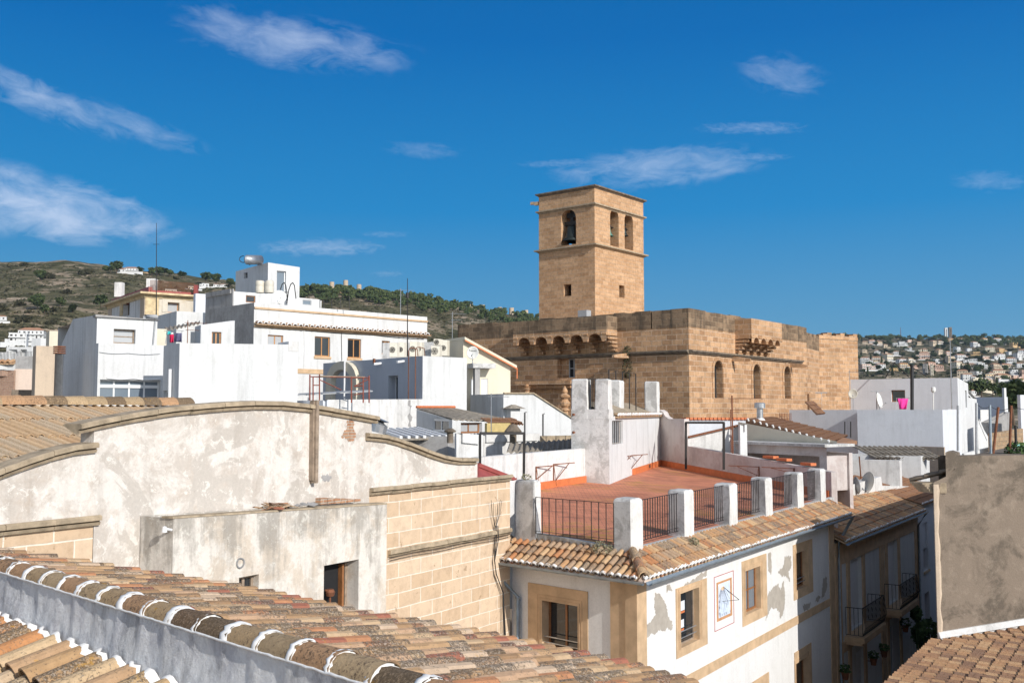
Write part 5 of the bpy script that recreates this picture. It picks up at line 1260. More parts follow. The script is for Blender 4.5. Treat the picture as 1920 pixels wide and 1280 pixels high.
def hz(px, Yd):
    """terrain height at photo column px and forward distance Yd"""
    yc, rc = crest(max(-2600, min(4500, px))); zc = Z(960, yc, rc) ; f = 1 if px < 1100 else (0 if px > 1500 else (1500 - px) / 400)
    r0 = lerp(520, 330, f); zb = lerp(-22, -4, f)
    t = max(0, min(1.35, (Yd - r0) / (rc - r0)))
    if t <= 1: s = lerp(t, t * t * (3 - 2 * t), .45); s = s ** lerp(.95, 1.0, f)
    else: s = 1 - (t - 1) * .5
    x = (px - 960) / FPX * Yd
    v = Vector((x * .006, Yd * .006, 3.7)); amp = 1 if t < .93 or t > 1.1 else .35
    nn_ = mnoise.fractal(v, 1.0, 2.1, 5) * 9 * min(1, t * 3) * amp + mnoise.fractal(v * 4, .9, 2.2, 4) * 2.2 * min(1, t * 3) * amp
    return zb + (zc - zb) * s + nn_
cols = [-2600 + k * 100 for k in range(22)] + [-400 + k * 12 for k in range(118)] + [1020 + k * 40 for k in range(13)] + [1530 + k * 12 for k in range(48)] + [2110 + k * 120 for k in range(21)]
rs = [230, 280] + [330 + 15 * k for k in range(72)] + [1420 + 30 * k for k in range(48)] + [2900, 3100, 3400, 3800]
mb = MB(); mb.grid([[(((c - 960) / FPX) * r, r, hz(c, r)) for c in cols] for r in rs]); hl_ = tag(build('hills', mb, M['hill'], uv=False, smooth=True), kind='structure')
def hillpt(px, py):
    """first point of the terrain hit by the photo ray"""
    r = ray(px, py); Yd = 340; pxg = 960 + r.x * FPX
    while Yd < 3400:
        if ZC + r.z * Yd <= hz(pxg, Yd): break
        Yd += 10
    else: 
        yc, rc = crest(pxg); Yd = rc - 15
    return Vector((r.x * Yd, Yd, hz(pxg, Yd)))
# ---- trees ----
rt = random.Random(11)
def treemesh(name, kind, seed, s=1.0, n=420):
    r_ = random.Random(seed); mb = MB()
    if kind == 'pine':
        bl = [(r_.uniform(-.9, .9), r_.uniform(-.9, .9), r_.uniform(2.2, 4.2), r_.uniform(1.1, 1.9), r_.uniform(1.1, 1.9), r_.uniform(.8, 1.4)) for _ in range(7)]
    elif kind == 'cypress': bl = [(0, 0, 1 + k * 1.1, .9 - .12 * k, .9 - .12 * k, 1.1) for k in range(6)]
    else: bl = [(r_.uniform(-1, 1), r_.uniform(-1, 1), r_.uniform(.6, 1.3), r_.uniform(.8, 1.4), r_.uniform(.8, 1.4), r_.uniform(.6, 1.0)) for _ in range(4)]
    leafcloud(mb, bl, n, .42 * s, r_, 0)
    if kind != 'bush':
        mb.tube([(0, 0, -1), (.1, 0, 1.2), (.05, .1, 3.2)], [.22, .17, .08], 6, 1)
        for a in range(4): mb.tube([(.05, .05, 1.6 + .3 * a), (1.0 * math.cos(a * 1.7), 1.0 * math.sin(a * 1.7), 2.8 + .3 * a)], [.09, .04], 5, 1)
    return mb
TM = []
for k, kd in enumerate(('pine', 'pine', 'pine', 'cypress', 'bush', 'bush')):
    o = build('tree_model', treemesh('t', kd, 50 + k), [M['leaf_pine' if kd != 'bush' else 'leaf_scrub'], M['bark']], uv=False); TM.append(o.data); bpy.data.objects.remove(o)
def tree(name, pos, s, k, label, cat='tree', group=None, sz=1.0):
    o = bpy.data.objects.new(name, TM[k]); C.objects.link(o); o.location = pos; o.scale = (s, s, s * sz); o.rotation_euler = (0, 0, rt.uniform(0, 6.3)); tag(o, label, cat, group); return o
# single trees on the near ridge (photo x, y of foot, height px)
RIDGE = [(17, 497, 5, 'low round shrub at the far left end of the ridge'), (46, 497, 9, 'small lone tree on the left skyline'), (173, 507, 8, 'small bushy tree on the skyline left of the big pines'), (198, 510, 11, 'low dark bush leaning against the pair of big ridge pines'),
         (207, 511, 13, 'left, lower one of the big ridge pines'), (219, 512, 24, 'tallest pine on the left skyline, beside the white hilltop villa'), (262, 510, 11, 'small tree beside the white hilltop villa'), (285, 515, 14, 'bushy pine right of the white hilltop villa'), (296, 516, 17, 'rounded pine behind the tall mast'), (308, 518, 15, 'pine right of the tall mast'), (318, 518, 12, 'small pine at the right end of the clump by the mast'), (330, 520, 9, 'little round tree alone on the skyline'), (342, 521, 14, 'round tree on the skyline above the cream rooftop house'), (385, 530, 22, 'broad dark pine above the grey concrete wall'), (405, 532, 19, 'dark pine right of the broad one above the concrete wall'), (431, 537, 16, 'narrow tree left of the white stair house')]
for x, y, h, lab in RIDGE:
    p = hillpt(x, y + 3); hm = (h + 3) / FPX * p.y; tree('pine_tree' if h > 10 else 'shrub', p - Vector((0, 0, .5)), hm / 4.9 * (1.0 if h > 10 else 1.6), rt.choice((0, 1, 2)) if h > 10 else 4, lab, 'tree' if h > 10 else 'shrub', sz=.9)
SLOPE = [(75, 528, 22, 'wide dark pine high on the left slope'), (88, 524, 14, 'dark bush right of the wide pine on the slope'), (70, 583, 30, 'large green pine halfway down the left slope'), (84, 588, 18, 'bushy tree at the right foot of the large green pine'), (113, 574, 18, 'yellow-green bushy tree right of the large pine'), (37, 575, 10, 'low green bush left of the large pine'), (103, 588, 12, 'small bush below the yellow-green tree'), (45, 605, 14, 'dark bush low on the slope above the far white houses'), (137, 588, 18, 'dark bush just above the tall white house'), (160, 515, 12, 'dark pine under the skyline, left of the big pines'), (125, 552, 10, 'low wide bush in mid slope'), (97, 608, 9, 'small scrub bush near the chimney wall'), (190, 580, 26, 'dark tree behind the cream house'), (5, 585, 14, 'green bush at the left edge of the slope')]
for x, y, h, lab in SLOPE:
    p = hillpt(x, y); hm = h / FPX * p.y; tree('pine_tree' if h > 17 else 'shrub', p - Vector((0, 0, .6)), hm / (4.4 if h > 17 else 2.0), rt.choice((0, 1)) if h > 17 else 5, lab, 'tree' if h > 17 else 'shrub', sz=.85 if h > 17 else 1)
# low scrub over the slopes: one uncountable cover
def scrub(n, px0, px1, y0f, y1, smin, smax, seed, ratio=.6):
    r_ = random.Random(seed); mb = MB()
    for _ in range(n):
        px = r_.uniform(px0, px1); yc = crest(px)[0]; py = lerp(yc + y0f, y1, r_.random() ** 1.2); p = hillpt(px, py)
        if mnoise.noise(Vector((p.x * .01, p.y * .01, 0))) < r_.uniform(-.5, .25): continue
        s = r_.uniform(smin, smax) * (1.5 if r_.random() < .1 else 1)
        for _ in range(9):
            d = Vector((r_.gauss(0, 1), r_.gauss(0, 1), abs(r_.gauss(0, .5)))); c = p + d * s * .55; a1 = Vector((r_.gauss(0, 1), r_.gauss(0, 1), r_.gauss(0, 1))).normalized(); a2 = a1.orthogonal().normalized(); mb.poly([c + a1 * s * .7, c + a2 * s * .6, c - a1 * s * .7, c - a2 * s * .6])
    return mb
mb = scrub(9000, -80, 1015, 2, 690, .6, 1.7, 21); tag(build('scrub_cover', mb, M['leaf_scrub'], uv=False), 'low dry scrub covering the hillside on the left', 'scrub', kind='stuff')
mb = scrub(1300, 1535, 2000, 1, 745, 1.3, 3.0, 22); tag(build('scrub_cover', mb, M['leaf_scrub'], uv=False), 'scrub and gardens covering the far right hillside', 'scrub', kind='stuff')
# pine wood along the ridge behind the windmills (reads as one mass)
def wood(pts, seed, smin, smax, n=70):
    r_ = random.Random(seed); mb = MB()
    for px, py in pts:
        p = hillpt(px, py); s = r_.uniform(smin, smax); bl = [(p.x + r_.uniform(-1, 1) * s, p.y + r_.uniform(-1, 1) * s, p.z + r_.uniform(1.6, 3.2) * s * .8, s * 1.2, s * 1.2, s * .9) for _ in range(2)]; leafcloud(mb, bl, n, .5 * s, r_)
    return mb
wp_ = []
for k in range(330):
    px = rt.uniform(556, 1015); yc = crest(px)[0]; b = rt.random() ** 1.6 * (26 if px < 620 else 20) ; wp_.append((px, yc + 1 + b))
tag(build('pine_wood', wood(wp_, 31, 1.5, 2.7), M['leaf_pine'], uv=False), 'dark pine wood along the ridge around the old windmill towers', 'wood', kind='stuff')
wp_ = [(rt.uniform(1790, 2060), 0) for _ in range(260)]; wp_ = [(px, crest(px)[0] + 1 + rt.random() * 14) for px, _ in wp_] + [(px, crest(px)[0] + 1 + rt.random() ** 2 * 5) for px in [rt.uniform(1535, 1790) for _ in range(90)]]
tag(build('pine_wood', wood(wp_, 32, 2.2, 3.8), M['leaf_pine'], uv=False), 'dark pine wood along the crest of the far right hill', 'wood', kind='stuff')
# ---- old windmill towers ----
millm = stone('windmill_rubble', (.50, .40, .29), (.58, .47, .35), (.5, .42, .32), .7, .35, .03, .1, .3)
MILL = [(622, 545, 15, 'leftmost windmill tower of the group of three on the ridge'), (648, 544, 14, 'middle windmill tower of the group of three on the ridge'), (673, 547, 13, 'right windmill tower of the group of three, slightly lower'), (883, 567, 7, 'small windmill stub at the start of the long row'), (905, 571, 10, 'windmill tower with a broken top, second of the long row'), (937, 574, 11, 'pale windmill tower in the middle of the long row'), (959, 577, 11, 'windmill tower, nearest but one to the bell tower'), (986, 577, 10, 'windmill tower standing closest to the bell tower')]
for x, y, h, lab in MILL:
    p = hillpt(x, y + 2); p.z -= .8; s = p.y / FPX; H = (h + 1) * s + 1.2; r0 = 4.7 * s * (.8 if h < 9 else 1)
    mb = MB().lathe(p, [(r0, 0), (r0 * .97, H * .5), (r0 * .93, H), (r0 * .93, H + .2), (r0 * .8, H + .2), (r0 * .78, H - .5), (0, H - .6)], 18)
    t = thing('windmill_tower', lab, 'windmill', p); build('tower_wall', mb, millm, t, uv=True)
    d = Vector((0, -1, 0)); mb = MB().box(p.x - .6, p.y - r0 - .06, p.z + .8, p.x + .6, p.y - r0 * .8, p.z + 3.0); build('door', mb, M['gap'], t)
mb = MB()
pp = [hillpt(x, y) for x, y in ((618, 549), (640, 551), (663, 549))]
for a, b in zip(pp, pp[1:]): mb.bar(a + Vector((0, 0, .2)), b + Vector((0, 0, .2)), .6, 0, 2.4)
single('stone_wall', mb, M['trim'], 'pale retaining wall below the three windmill towers', 'wall', uv=False)
# ---- villas ----
VW = [M['white'], M['cream'], plain('villa_ochre', (.58, .40, .20), .9), plain('villa_pink', (.60, .42, .33), .9), plain('villa_sand', (.56, .46, .34), .9)]
RED = plain('villa_roof_tiles', (.38, .20, .12), .9, 0, .25, 1)
def villa(p, w, h, wm, hip, seed, ang, label, group, d=None):
    """walls 0, roof 1, openings 2, pale trim 3"""
    r_ = random.Random(seed); mb = MB(); d = d or w * .6; z0 = -3
    def blk(x0, y0, x1, y1, zt, st, roof):
        mb.box(x0, y0, z0, x1, y1, zt, 0); n = max(2, int((x1 - x0) / 2.6))
        for s in range(st):
            zb = zt - 2.9 * (s + 1) + .9
            for k in range(n):
                xa = lerp(x0, x1, (k + .25) / n); xb = lerp(x0, x1, (k + .25 + r_.choice((.3, .5))) / n); zl = zb - (.8 if s == st - 1 and r_.random() < .5 else 0)
                mb.box(xa, y0 - .04, zl, xb, y0 + .2, zb + 1.15, 2)
            for k in range(2): ya = lerp(y0, y1, (k + .3) / 2); mb.box(x0 - .04, ya, zb, x0 + .2, ya + 1.1, zb + 1.15, 2); mb.box(x1 - .2, ya, zb, x1 + .04, ya + 1.1, zb + 1.15, 2)
            if r_.random() < .5: mb.box(x0 - .3, y0 - 1.3, zb - 1.1, x1 + .2, y0, zb - .9, 3); mb.box(x0 - .3, y0 - 1.35, zb - .95, x1 + .2, y0 - 1.2, zb - .1, 3)
        if roof:
            e = .4; hh = min(x1 - x0, y1 - y0) * .22; cx0, cx1 = x0 + (y1 - y0) * .35, x1 - (y1 - y0) * .35; cy = (y0 + y1) / 2
            if cx0 > cx1: cx0 = cx1 = (x0 + x1) / 2
            A = [(x0 - e, y0 - e, zt), (x1 + e, y0 - e, zt), (x1 + e, y1 + e, zt), (x0 - e, y1 + e, zt)]; T = [(cx0, cy, zt + hh), (cx1, cy, zt + hh)]
            mb.poly([A[0], A[1], T[1], T[0]], 1); mb.poly([A[2], A[3], T[0], T[1]], 1); mb.poly([A[1], A[2], T[1]], 1); mb.poly([A[3], A[0], T[0]], 1); mb.poly([(a[0], a[1], zt - .02) for a in A], 3)
        else: mb.box(x0 - .15, y0 - .15, zt, x1 + .15, y1 + .15, zt + .35, 3)
    st = max(1, int(h / 3)); blk(-w / 2, -d / 2, w / 2, d / 2, h, st, hip)
    if r_.random() < .75: xs = r_.choice((-1, 1)); blk(*sorted((xs * w * .35, xs * w * .85))[:1], -d * .7, sorted((xs * w * .35, xs * w * .85))[1], d * .3, h * .62, max(1, st - 1), hip and r_.random() < .6)
    mb.box(-w * .9, -d * 1.3, z0 - 1, w * .9, -d * 1.2, -.6, 3)
    me_o = build('villa', mb, [wm, RED, M['gap'], M['white'] if r_.random() < .6 else wm], uv=False); me_o.location = p; me_o.rotation_euler = (0, 0, R(ang)); ORG[me_o.name] = Vector(p)
    tag(me_o, label, 'house', group); return me_o
rv = random.Random(77)
tiers = [(644, 'top row under the far crest'), (660, 'second row on the far hill'), (676, 'middle belt of the far hill'), (690, 'lower middle of the far hill'), (703, 'low belt above the right rooftops'), (716, 'lowest belt of the far hill')]
VIL = []
for ti, (ty, tn) in enumerate(tiers):
    x = 1612 + rv.uniform(0, 12); 
    while x < 1935:
        if ti >= 4 and x < 1800: x += 14; continue
        VIL.append((ti, x, ty + rv.uniform(-5, 5), rv.uniform(7.5, 15) * (1.0 + .14 * ti), rv.random())); x += rv.uniform(11, 27) + ti * 1.5
names = {0: 'white', 1: 'cream', 2: 'ochre', 3: 'pinkish', 4: 'sand-coloured'}
ords = ['first', 'second', 'third', 'fourth', 'fifth', 'sixth', 'seventh', 'eighth', 'ninth', 'tenth', 'eleventh', 'twelfth', 'thirteenth', 'fourteenth', 'fifteenth', 'sixteenth', 'seventeenth', 'eighteenth', 'nineteenth', 'twentieth', 'twenty-first', 'twenty-second', 'twenty-third']
cnt = {}; VP = []
for ti, x, y, wpx, q in VIL:
    p = hillpt(x, y + 2); s = p.y / FPX; wi = (0, 0, 0, 1, 4, 3, 2, 4, 0)[int(q * 9)]; hip = rv.random() < .55; w = wpx * s * .95; h = rv.choice((3.4, 6.2, 6.2, 9.2 if ti < 3 else 6.2)); h = min(h, w * .6) * 1.15; k = cnt.get(ti, 0); cnt[ti] = k + 1
    villa(p, w, h, VW[wi], hip, int(x * 7 + y), rv.uniform(-25, 40), '%s %s-roofed villa, %s from left, %s' % (names[wi], 'tiled' if hip else 'flat', ords[k], tn), 'villas on the far right hillside'); VP.append((x, y))
# twin tower blocks and mast on the crest
for x, lab, dk in ((1775, 'pale left one of the twin tower blocks on the far crest', 'white'), (1783, 'darker right one of the twin tower blocks on the far crest', 'cement')):
    p = hillpt(x, 637); s = p.y / FPX; w = 5.0 * s; H = 20 * s; mb = MB().box(p.x - w / 2, p.y, p.z - 4, p.x + w / 2, p.y + w, p.z + H + 3)
    for k in range(10): z = p.z + 1 + k * H / 10; mb.box(p.x - w * .12, p.y - .3, z, p.x + w * .25, p.y + .2, z + H / 10 * .6, 1)
    single('tower_block', mb, [M[dk], M['gap']], lab, 'apartment block', uv=False)
for x, yb, yt, lab in ((1736, 704, 684, 'grey twin-slab tower standing low on the far hillside'), (1748, 704, 683, 'pale slender tower block beside the grey one low on the hillside')):
    p = hillpt(x, yb); s = p.y / FPX; w = (8 if x < 1740 else 5) * s; H = (yb - yt) * s; mb = MB().box(p.x - w / 2, p.y, p.z - 4, p.x + w / 2, p.y + w * .6, p.z + H)
    for k in range(8): z = p.z + .5 + k * H / 8; mb.box(p.x - w * .35, p.y - .2, z, p.x + w * .3, p.y + .2, z + H / 8 * .5, 1)
    single('tower_block', mb, [M['cement_grey'] if x < 1740 else M['cream'], M['gap']], lab, 'apartment block', uv=False)
p = hillpt(1689, 634); mb = MB().tube([p, p + Vector((0, 0, 20 / FPX * p.y))], [.8, .35], 5); single('radio_mast', mb, M['rust'], 'thin radio mast on the far right skyline', 'mast', uv=False)
# hilltop villa on the near ridge and hamlet roofs at its right
p = hillpt(247, 511); villa(p, 15, 4, VW[0], True, 5, 10, 'white villa with a low tiled roof on the left skyline', None, d=9)
p = hillpt(271, 513); mb = MB().bar(p + Vector((-9, 0, 0)), p + Vector((6, 0, -1)), .6, 0, 2.5); single('garden_wall', mb, M['trim'], 'pale garden wall right of the hilltop villa', 'wall', uv=False)
for i, (x, y, w, h, wi, hip, lab) in enumerate(((385, 537, 16, 5, 0, False, 'white house with arches under the broad pine'), (405, 536, 12, 4, 0, True, 'small white house right of the one with arches'), (418, 538, 10, 4, 0, True, 'small white house nearest the stair house'), (362, 541, 22, 4, 4, False, 'low sand-coloured terrace building left of the white houses'), (320, 549, 26, 3, 4, False, 'row of sand-coloured terraces behind the cream house roof'), (3, 604, 22, 8, 0, True, 'white villa with orange arcades at the left edge of the slope'))):
    p = hillpt(x, y + 2); p = p * 1.0; s = p.y / FPX; villa(p, w * s * .8, h * s * 1.0 if h * s < 9 else 8, VW[wi], hip, 200 + i, 20, lab, None)
# trees between the villas
for k in range(190):
    x = rt.uniform(1608, 1940); y = rt.uniform(640, 742 if x > 1800 else 704); p = hillpt(x, y)
    tree('pine_tree', p - Vector((0, 0, 1)), rt.uniform(1.0, 2.3), rt.choice((0, 1, 2, 0, 1, 3)), 'dark green tree growing among the villas of the far right hillside', 'tree', 'trees among the far villas', sz=.8)
for x, y, h, lab in ((1840, 745, 34, 'broad dark pine clump above the white roofs on the right'), (1818, 742, 26, 'dark pine left of the broad pine clump on the right'), (1862, 742, 24, 'dark pine right of the broad pine clump'), (1900, 785, 62, 'tall dark tree at the right edge behind the rooftops'), (1914, 780, 66, 'dark tree cut by the right edge of the picture'), (1893, 775, 30, 'small tree left of the tall dark tree on the right'), (1880, 735, 18, 'round pine above the tall tree on the right')):
    Yd = 330 if h < 60 else 150; Yd = 420 if h < 40 else Yd; p = P(x, y, Yd); s = h / FPX * Yd / 4.6; tree('pine_tree', p, s * .9, rt.choice((0, 1, 2)), lab)
# ---------------- white houses on the left ----------------
def block(name, label, cpx, Y, th, Lpx, Rpx, ytop, mat, z0=5, cat='house', wins=(), doors=(), thL=None, yR=None, yL=None, par=.3, tops=None, mats=None, roofmat='white_dirty', pw=.18, back=None):
    """box house by its visible corner; wins: (edge, photo rect, frame, pane, bars, depth, sill)"""
    Cn_ = G(cpx, Y); pts = quad_plan(Cn_, th, Lpx, Rpx, thL=thL)
    if back: pts[3] = pts[0] + (pts[2] - pts[1]).normalized() * back; pts[2] = pts[2]
    zc = Z(cpx, ytop, Y); zr = Z(Rpx, yR, pts[2].y) if yR else zc; zl = Z(Lpx, yL, pts[0].y) if yL else zc
    FS = faces(pts); holes = {}; ws = []
    for w in wins:
        e, rc, fr, pn, bars, d, sill = w; h = hole_at(FS[e], rc, d); holes.setdefault(e, []).append(h); ws.append((FS[e], h, fr, pn, bars, sill))
    tp = None
    if tops: tp = {e: [((FS[e].hit(x, y)[0]) / FS[e].L, FS[e].hit(x, y)[1]) for x, y in q] for e, q in tops.items()}; 
    if tp:
        for e in tp: q = sorted(tp[e]); q[0] = (0, q[0][1]); q[-1] = (1, q[-1][1]); tp[e] = q
    t, w_, FS = house(name, label, cat, pts, z0, [zl, zc, zr, zl if yL else zr], mat, holes=holes, parapet=par, tops=tp, mats=mats, roofmat=roofmat, pw=pw)
    for F, h, fr, pn, bars, sill in ws: window(t, F, h, fr, pn, bars, .07, sill)
    return t, FS
TH = 54
# tall white house with a slanted dark flank
tA, FA = block('white_house', 'white house with a slanted shaded flank and a wide brown window in its top storey', 177, 46, TH, 104, 291, 592, 'white', yR=602,
   tops={0: [(104, 672), (118, 640), (137, 598), (177, 592)]}, wins=[(1, (213, 617, 254, 644), 'wood_old', 'glass_curtain', (0, 1), .3, 0)], par=.02)
mb = MB(); F = FA[1]; z0_, z1_ = F.hit(177, 592)[1], F.hit(291, 602)[1]
mb.fbox(F, -.1, F.L + .1, z0_ - .05, z0_ + .1, -.4, .12, z2=z0_ + .06, z3=z1_ + .06); build('roof_edge', mb, M['cement_grey'], tA)
mb = MB().tube([F.p(F.L - .12, z1_, .05), F.p(F.L - .22, z1_ - 1.6, .05)], .04, 6); build('downpipe', mb, M['plastic_grey'], tA)
tA2, FA2 = block('white_house', 'white lower storey with four glazed doors, in front of the slanted white house', 181, 44.5, TH, 174, 305, 643, 'white',
   wins=[(1, (187, 712, 301, 760), 'pvc', 'glass_blue', (3, 0), .35, 0)], roofmat='terrace', par=.4)
F = FA2[1]; a, b, z0_, z1_ = F.rect(187, 722, 301, 727); mb = MB().fbox(F, a, b, z0_, z0_ + .14, -.3, -.24); build('transom', mb, M['pvc'], tA2)
tB, FB = block('white_house', 'blank white parapet block with a grey shaded return, right of the glazed doors', 334, 42, TH, 304, 557, 643, 'white', yR=646,
   wins=[(0, (306, 732, 318, 760), 'pvc', 'dark', (0, 0), .2, 0)])
F = FB[1]; u = F.hit(541, 640)[0]; z_ = F.hit(549, 646)[1]; mb = MB().fbox(F, u, F.L + .02, z_ - .3, z_ + .14, -1.2, .02); build('raised_corner', mb, M['white_dirty'], tB)
F = FB[0]; mb = MB().tube([F.p(F.hit(324, 700)[0], F.hit(324, 692)[1], .12), F.p(F.hit(324, 700)[0], 6, .12)], .07, 8); build('downpipe', mb, M['pvc'], tB)
t_, F_ = block('chimney_wall', 'tall weathered beige wall left of the steel flue', 64, 47, TH, 58, 103, 648, 'tan', cat='wall')
# flue
p = P(110, 700, 42.5); mb = MB().tube([Vector((p.x, p.y, 5)), Vector((p.x, p.y, Z(110, 663, 42.5)))], .17, 14)
fl = thing('flue', 'fat galvanised steel flue with a rusty louvred cowl against the shaded flank', 'chimney', (p.x, p.y, 5)); build('pipe', mb, M['steel'], fl, smooth=True)
mb = MB(); zt_ = Z(110, 663, 42.5)
for k in range(4): mb.lathe((p.x, p.y, zt_ + .09 * k), [(.0, .0), (.26, 0), (.24, .05), (0, .05)], 14)
build('cowl', mb, M['rust'], fl)
# far-left walls and small houses
block('brick_wall', 'shaded reddish brick wall at the left edge', 24, 52, 70, -60, 27, 694, 'brick_red', cat='wall', thL=-80)
block('brick_wall', 'sunlit pinkish brick wall beside the shaded brick one', 27, 52.5, 74, 24, 64, 692, 'pink', cat='wall')
block('low_shed', 'dark shed front at the foot of the pink brick wall', 26, 50, 74, 20, 64, 731, 'cement', cat='shed')
block('grey_wall', 'rough grey cement wall above the pink brick wall', 29, 56, 74, 26, 67, 668, 'cement_grey', cat='wall')
tt, FF_ = block('small_house', 'small white house with an ochre tile eave at the left edge', 26, 60, 74, -60, 29, 683, 'white', thL=-85)
eave(tt, FF_[0].A + FF_[0].n * .2, FF_[0].t, FF_[0].n, FF_[0].L, Z(26, 682, 60), w=.34, depth=.6, e=.6, plug=False, mat='tile_new')
block('terrace_house', 'white house with a railed roof terrace, far left', 84, 85, 70, -40, 112, 683, 'white', thL=-86, wins=[(0, (22, 662, 30, 674), 'iron', 'glass', (0, 0), .2, 0)])
block('terrace_house', 'upper white storey with a dark veranda behind the railed terrace', 56, 95, 70, 8, 78, 650, 'white', thL=-86, wins=[(0, (16, 655, 32, 674), 'pvc', 'glass', (3, 0), .6, 0), (0, (38, 655, 50, 674), 'pvc', 'glass', (1, 0), .6, 0)])
block('terrace_house', 'white house corner cut by the left edge, under the hillside villas', 10, 100, 70, -80, 16, 660, 'white', thL=-86)
block('small_house', 'small white house with a terracotta edge behind the terraces', 72, 105, 70, 55, 84, 634, 'white', thL=-80)
block('stair_block', 'small white block standing behind the far-left terraces', 47, 110, 70, 43, 49, 624, 'white', cat='stairhouse')
p = P(95, 648, 56); mb = MB().lathe(p - Vector((0, 0, 1)), [(.42, 0), (.46, 1.0), (.46, 1.75), (.40, 1.8), (0, 1.8)], 18); r_ = None
block('beige_house', 'pale beige box with a thin tile roof edge behind the chimney wall', 88, 58, 60, 82, 119, 620, 'cream')
mb = MB(); q = P(60, 690, 80)
a = P(0, 683, 84); b = P(64, 683, 84); a.z = b.z = Z(20, 683, 84); railing(mb, a, b, 1.1, 24, .02, mid=None); single('railing', mb, M['iron'], 'dark railing along the far-left roof terrace', 'railing', uv=False)
# hillside cream house with yellow quoins
HT = 54; tH, FH = block('cream_house', 'old cream house with yellow stone quoins, a deep cornice and a red roof terrace', 267, 82, HT, 198, 362, 550, 'cream', par=.3, roofmat='red_paint', mats={0: 1},
    wins=[(0, (231, 563, 243, 592), 'wood_old', 'dark', (0, 0), .5, 0), (1, (314, 567, 336, 586), 'wood_lt', 'glass_curtain', (0, 0), .4, 0)]) if 0 else block('cream_house', 'old cream house with yellow stone quoins, a deep cornice and a red roof terrace', 267, 82, HT, 198, 362, 550, ('pale_cream', 'white_dirty'), par=.3, roofmat='red_paint', mats={0: 1},
    wins=[(0, (231, 563, 243, 592), 'wood_old', 'dark', (0, 0), .5, 0), (1, (314, 567, 336, 586), 'wood_lt', 'glass_curtain', (0, 0), .4, 0)])
zH = Z(267, 550, 82); ring = [FH[0].A, FH[1].A, FH[2].A, FH[3].A]
mb = MB(); o1_ = offpoly(ring, -.55); o2_ = offpoly(ring, -.15)
mb.grid([[V3(q, zH + .12) for q in offpoly(ring, .3)], [V3(q, zH + .10) for q in o1_], [V3(q, zH - .06) for q in o1_], [V3(q, zH - .1) for q in o2_], [V3(q, zH - .35) for q in offpoly(ring, -.08)], [V3(q, zH - .36) for q in offpoly(ring, .02)]], 0, True)
ochre = plain('ochre_stone', (.60, .47, .28), .85, 0, .3, 2); build('cornice', mb, ochre, tH)
F0, F1_ = FH[0], FH[1]
mb = MB(); mb.fbox(F1_, 0, 1.1, 8, zH - .37, 0, .06); build('corner_quoin', mb, ochre, tH); mb = MB(); mb.fbox(F0, F0.L - 1.3, F0.L, 8, zH - .37, 0, .05); build('corner_quoin', mb, M['tan'], tH); mb = MB(); mb.fbox(F0, 0, 1.2, 8, zH - .37, 0, .05); build('corner_quoin', mb, M['tan'], tH)
mb = MB(); a, b, z0_, z1_ = F0.rect(226, 563, 231, 592); mb.fbox(F0, a, b, z0_, z1_ + .15, 0, .08); build('door_jamb', mb, ochre, tH)
mb = MB(); h = hole_at(F1_, (314, 567, 336, 586)); 
for q in ((h['u0'] - .45, h['u0'], h['z0'], h['z1'] + .4), (h['u1'], h['u1'] + .55, h['z0'], h['z1'] + .4), (h['u0'], h['u1'], h['z1'], h['z1'] + .399)): mb.fbox(F1_, *q, 0, .06)
build('window_surround', mb, M['pale_cream'], tH)
def roofpost(px0, px1, yt, yb, Y, mat, label=None, par=None, name='roof_pillar'):
    a = G(px0, Y); b = G(px1, Y); w = (b - a).length; mb = MB().box(a.x, Y, Z(px0, yb, Y), b.x, Y + w, Z(px0, yt, Y)); return build(name, mb, M[mat], par) if par else single(name, mb, M[mat], label, 'pillar')
roofpost(208, 222, 529, 556, FH[0].A.y + .4, 'white_dirty', par=tH); roofpost(268, 284, 522, 552, 83, 'white_dirty', par=tH)
roofpost(358, 365, 534, 553, 84, 'red_paint', par=tH)
mb = MB(); a = V3(F0.A + F0.n * -.4, zH + .12); b = V3(F0.B + F0.n * -.4, zH + .12); mb.bar(a, b, .3, 0, .9); a2 = V3(F1_.B - F1_.n * .4, zH + .2); mb.bar(b, a2, .3, 0, .35); build('red_parapet', mb, M['red_paint'], tH)
mb = MB(); railing(mb, b, a2, 1.0, 40, .02); build('railing', mb, M['rust'], tH)
mb = MB().tube([P(293, 600, 78), P(293.5, 418, 78)], [.05, .02], 6); q = P(293, 458, 78); mb.tube([q + Vector((-.25, 0, 0)), q + Vector((.25, 0, 0))], .015, 4); single('tall_mast', mb, M['iron'], 'very tall thin mast in front of the cream house, rising above the skyline', 'mast', uv=False)
# walls and sheds between the slanted house and the concrete wall
block('terrace_block', 'white terrace wall with a blue-shaded left side below the cream house', 327, 68, TH, 226, 382, 583, 'white', cat='terrace')
block('terrace_block', 'bluish shaded wall filling the gap left of the grey concrete wall', 362, 74, TH, 358, 384, 550, 'white_blue', cat='wall')
tw = thing('solar_heater', 'small solar water tank lying on the roof behind the slanted house', 'water heater', P(281, 598, 60)); mb = MB().tube([P(272, 594, 60), P(293, 594, 61)], .14, 12); build('tank', mb, M['plastic_grey'], tw, smooth=True); mb = MB().bar(P(275, 600, 60), P(275, 596, 60), .05).bar(P(290, 601, 60.8), P(290, 596, 60.8), .05); build('cradle', mb, M['iron'], tw)
block('concrete_wall', 'tall bare grey concrete wall rising behind the laundry terrace', 432, 66, 46, 381, 434, 541, 'cement_grey', cat='wall')
tt, ff = block('white_shed', 'white roof shed with a brown double door, in front of the concrete wall', 373, 54, 60, 362, 437, 609, 'white', cat='shed', yR=601, wins=[(1, (397, 622, 415, 648), 'wood_lt', 'glass', (1, 0), .2, 0)])
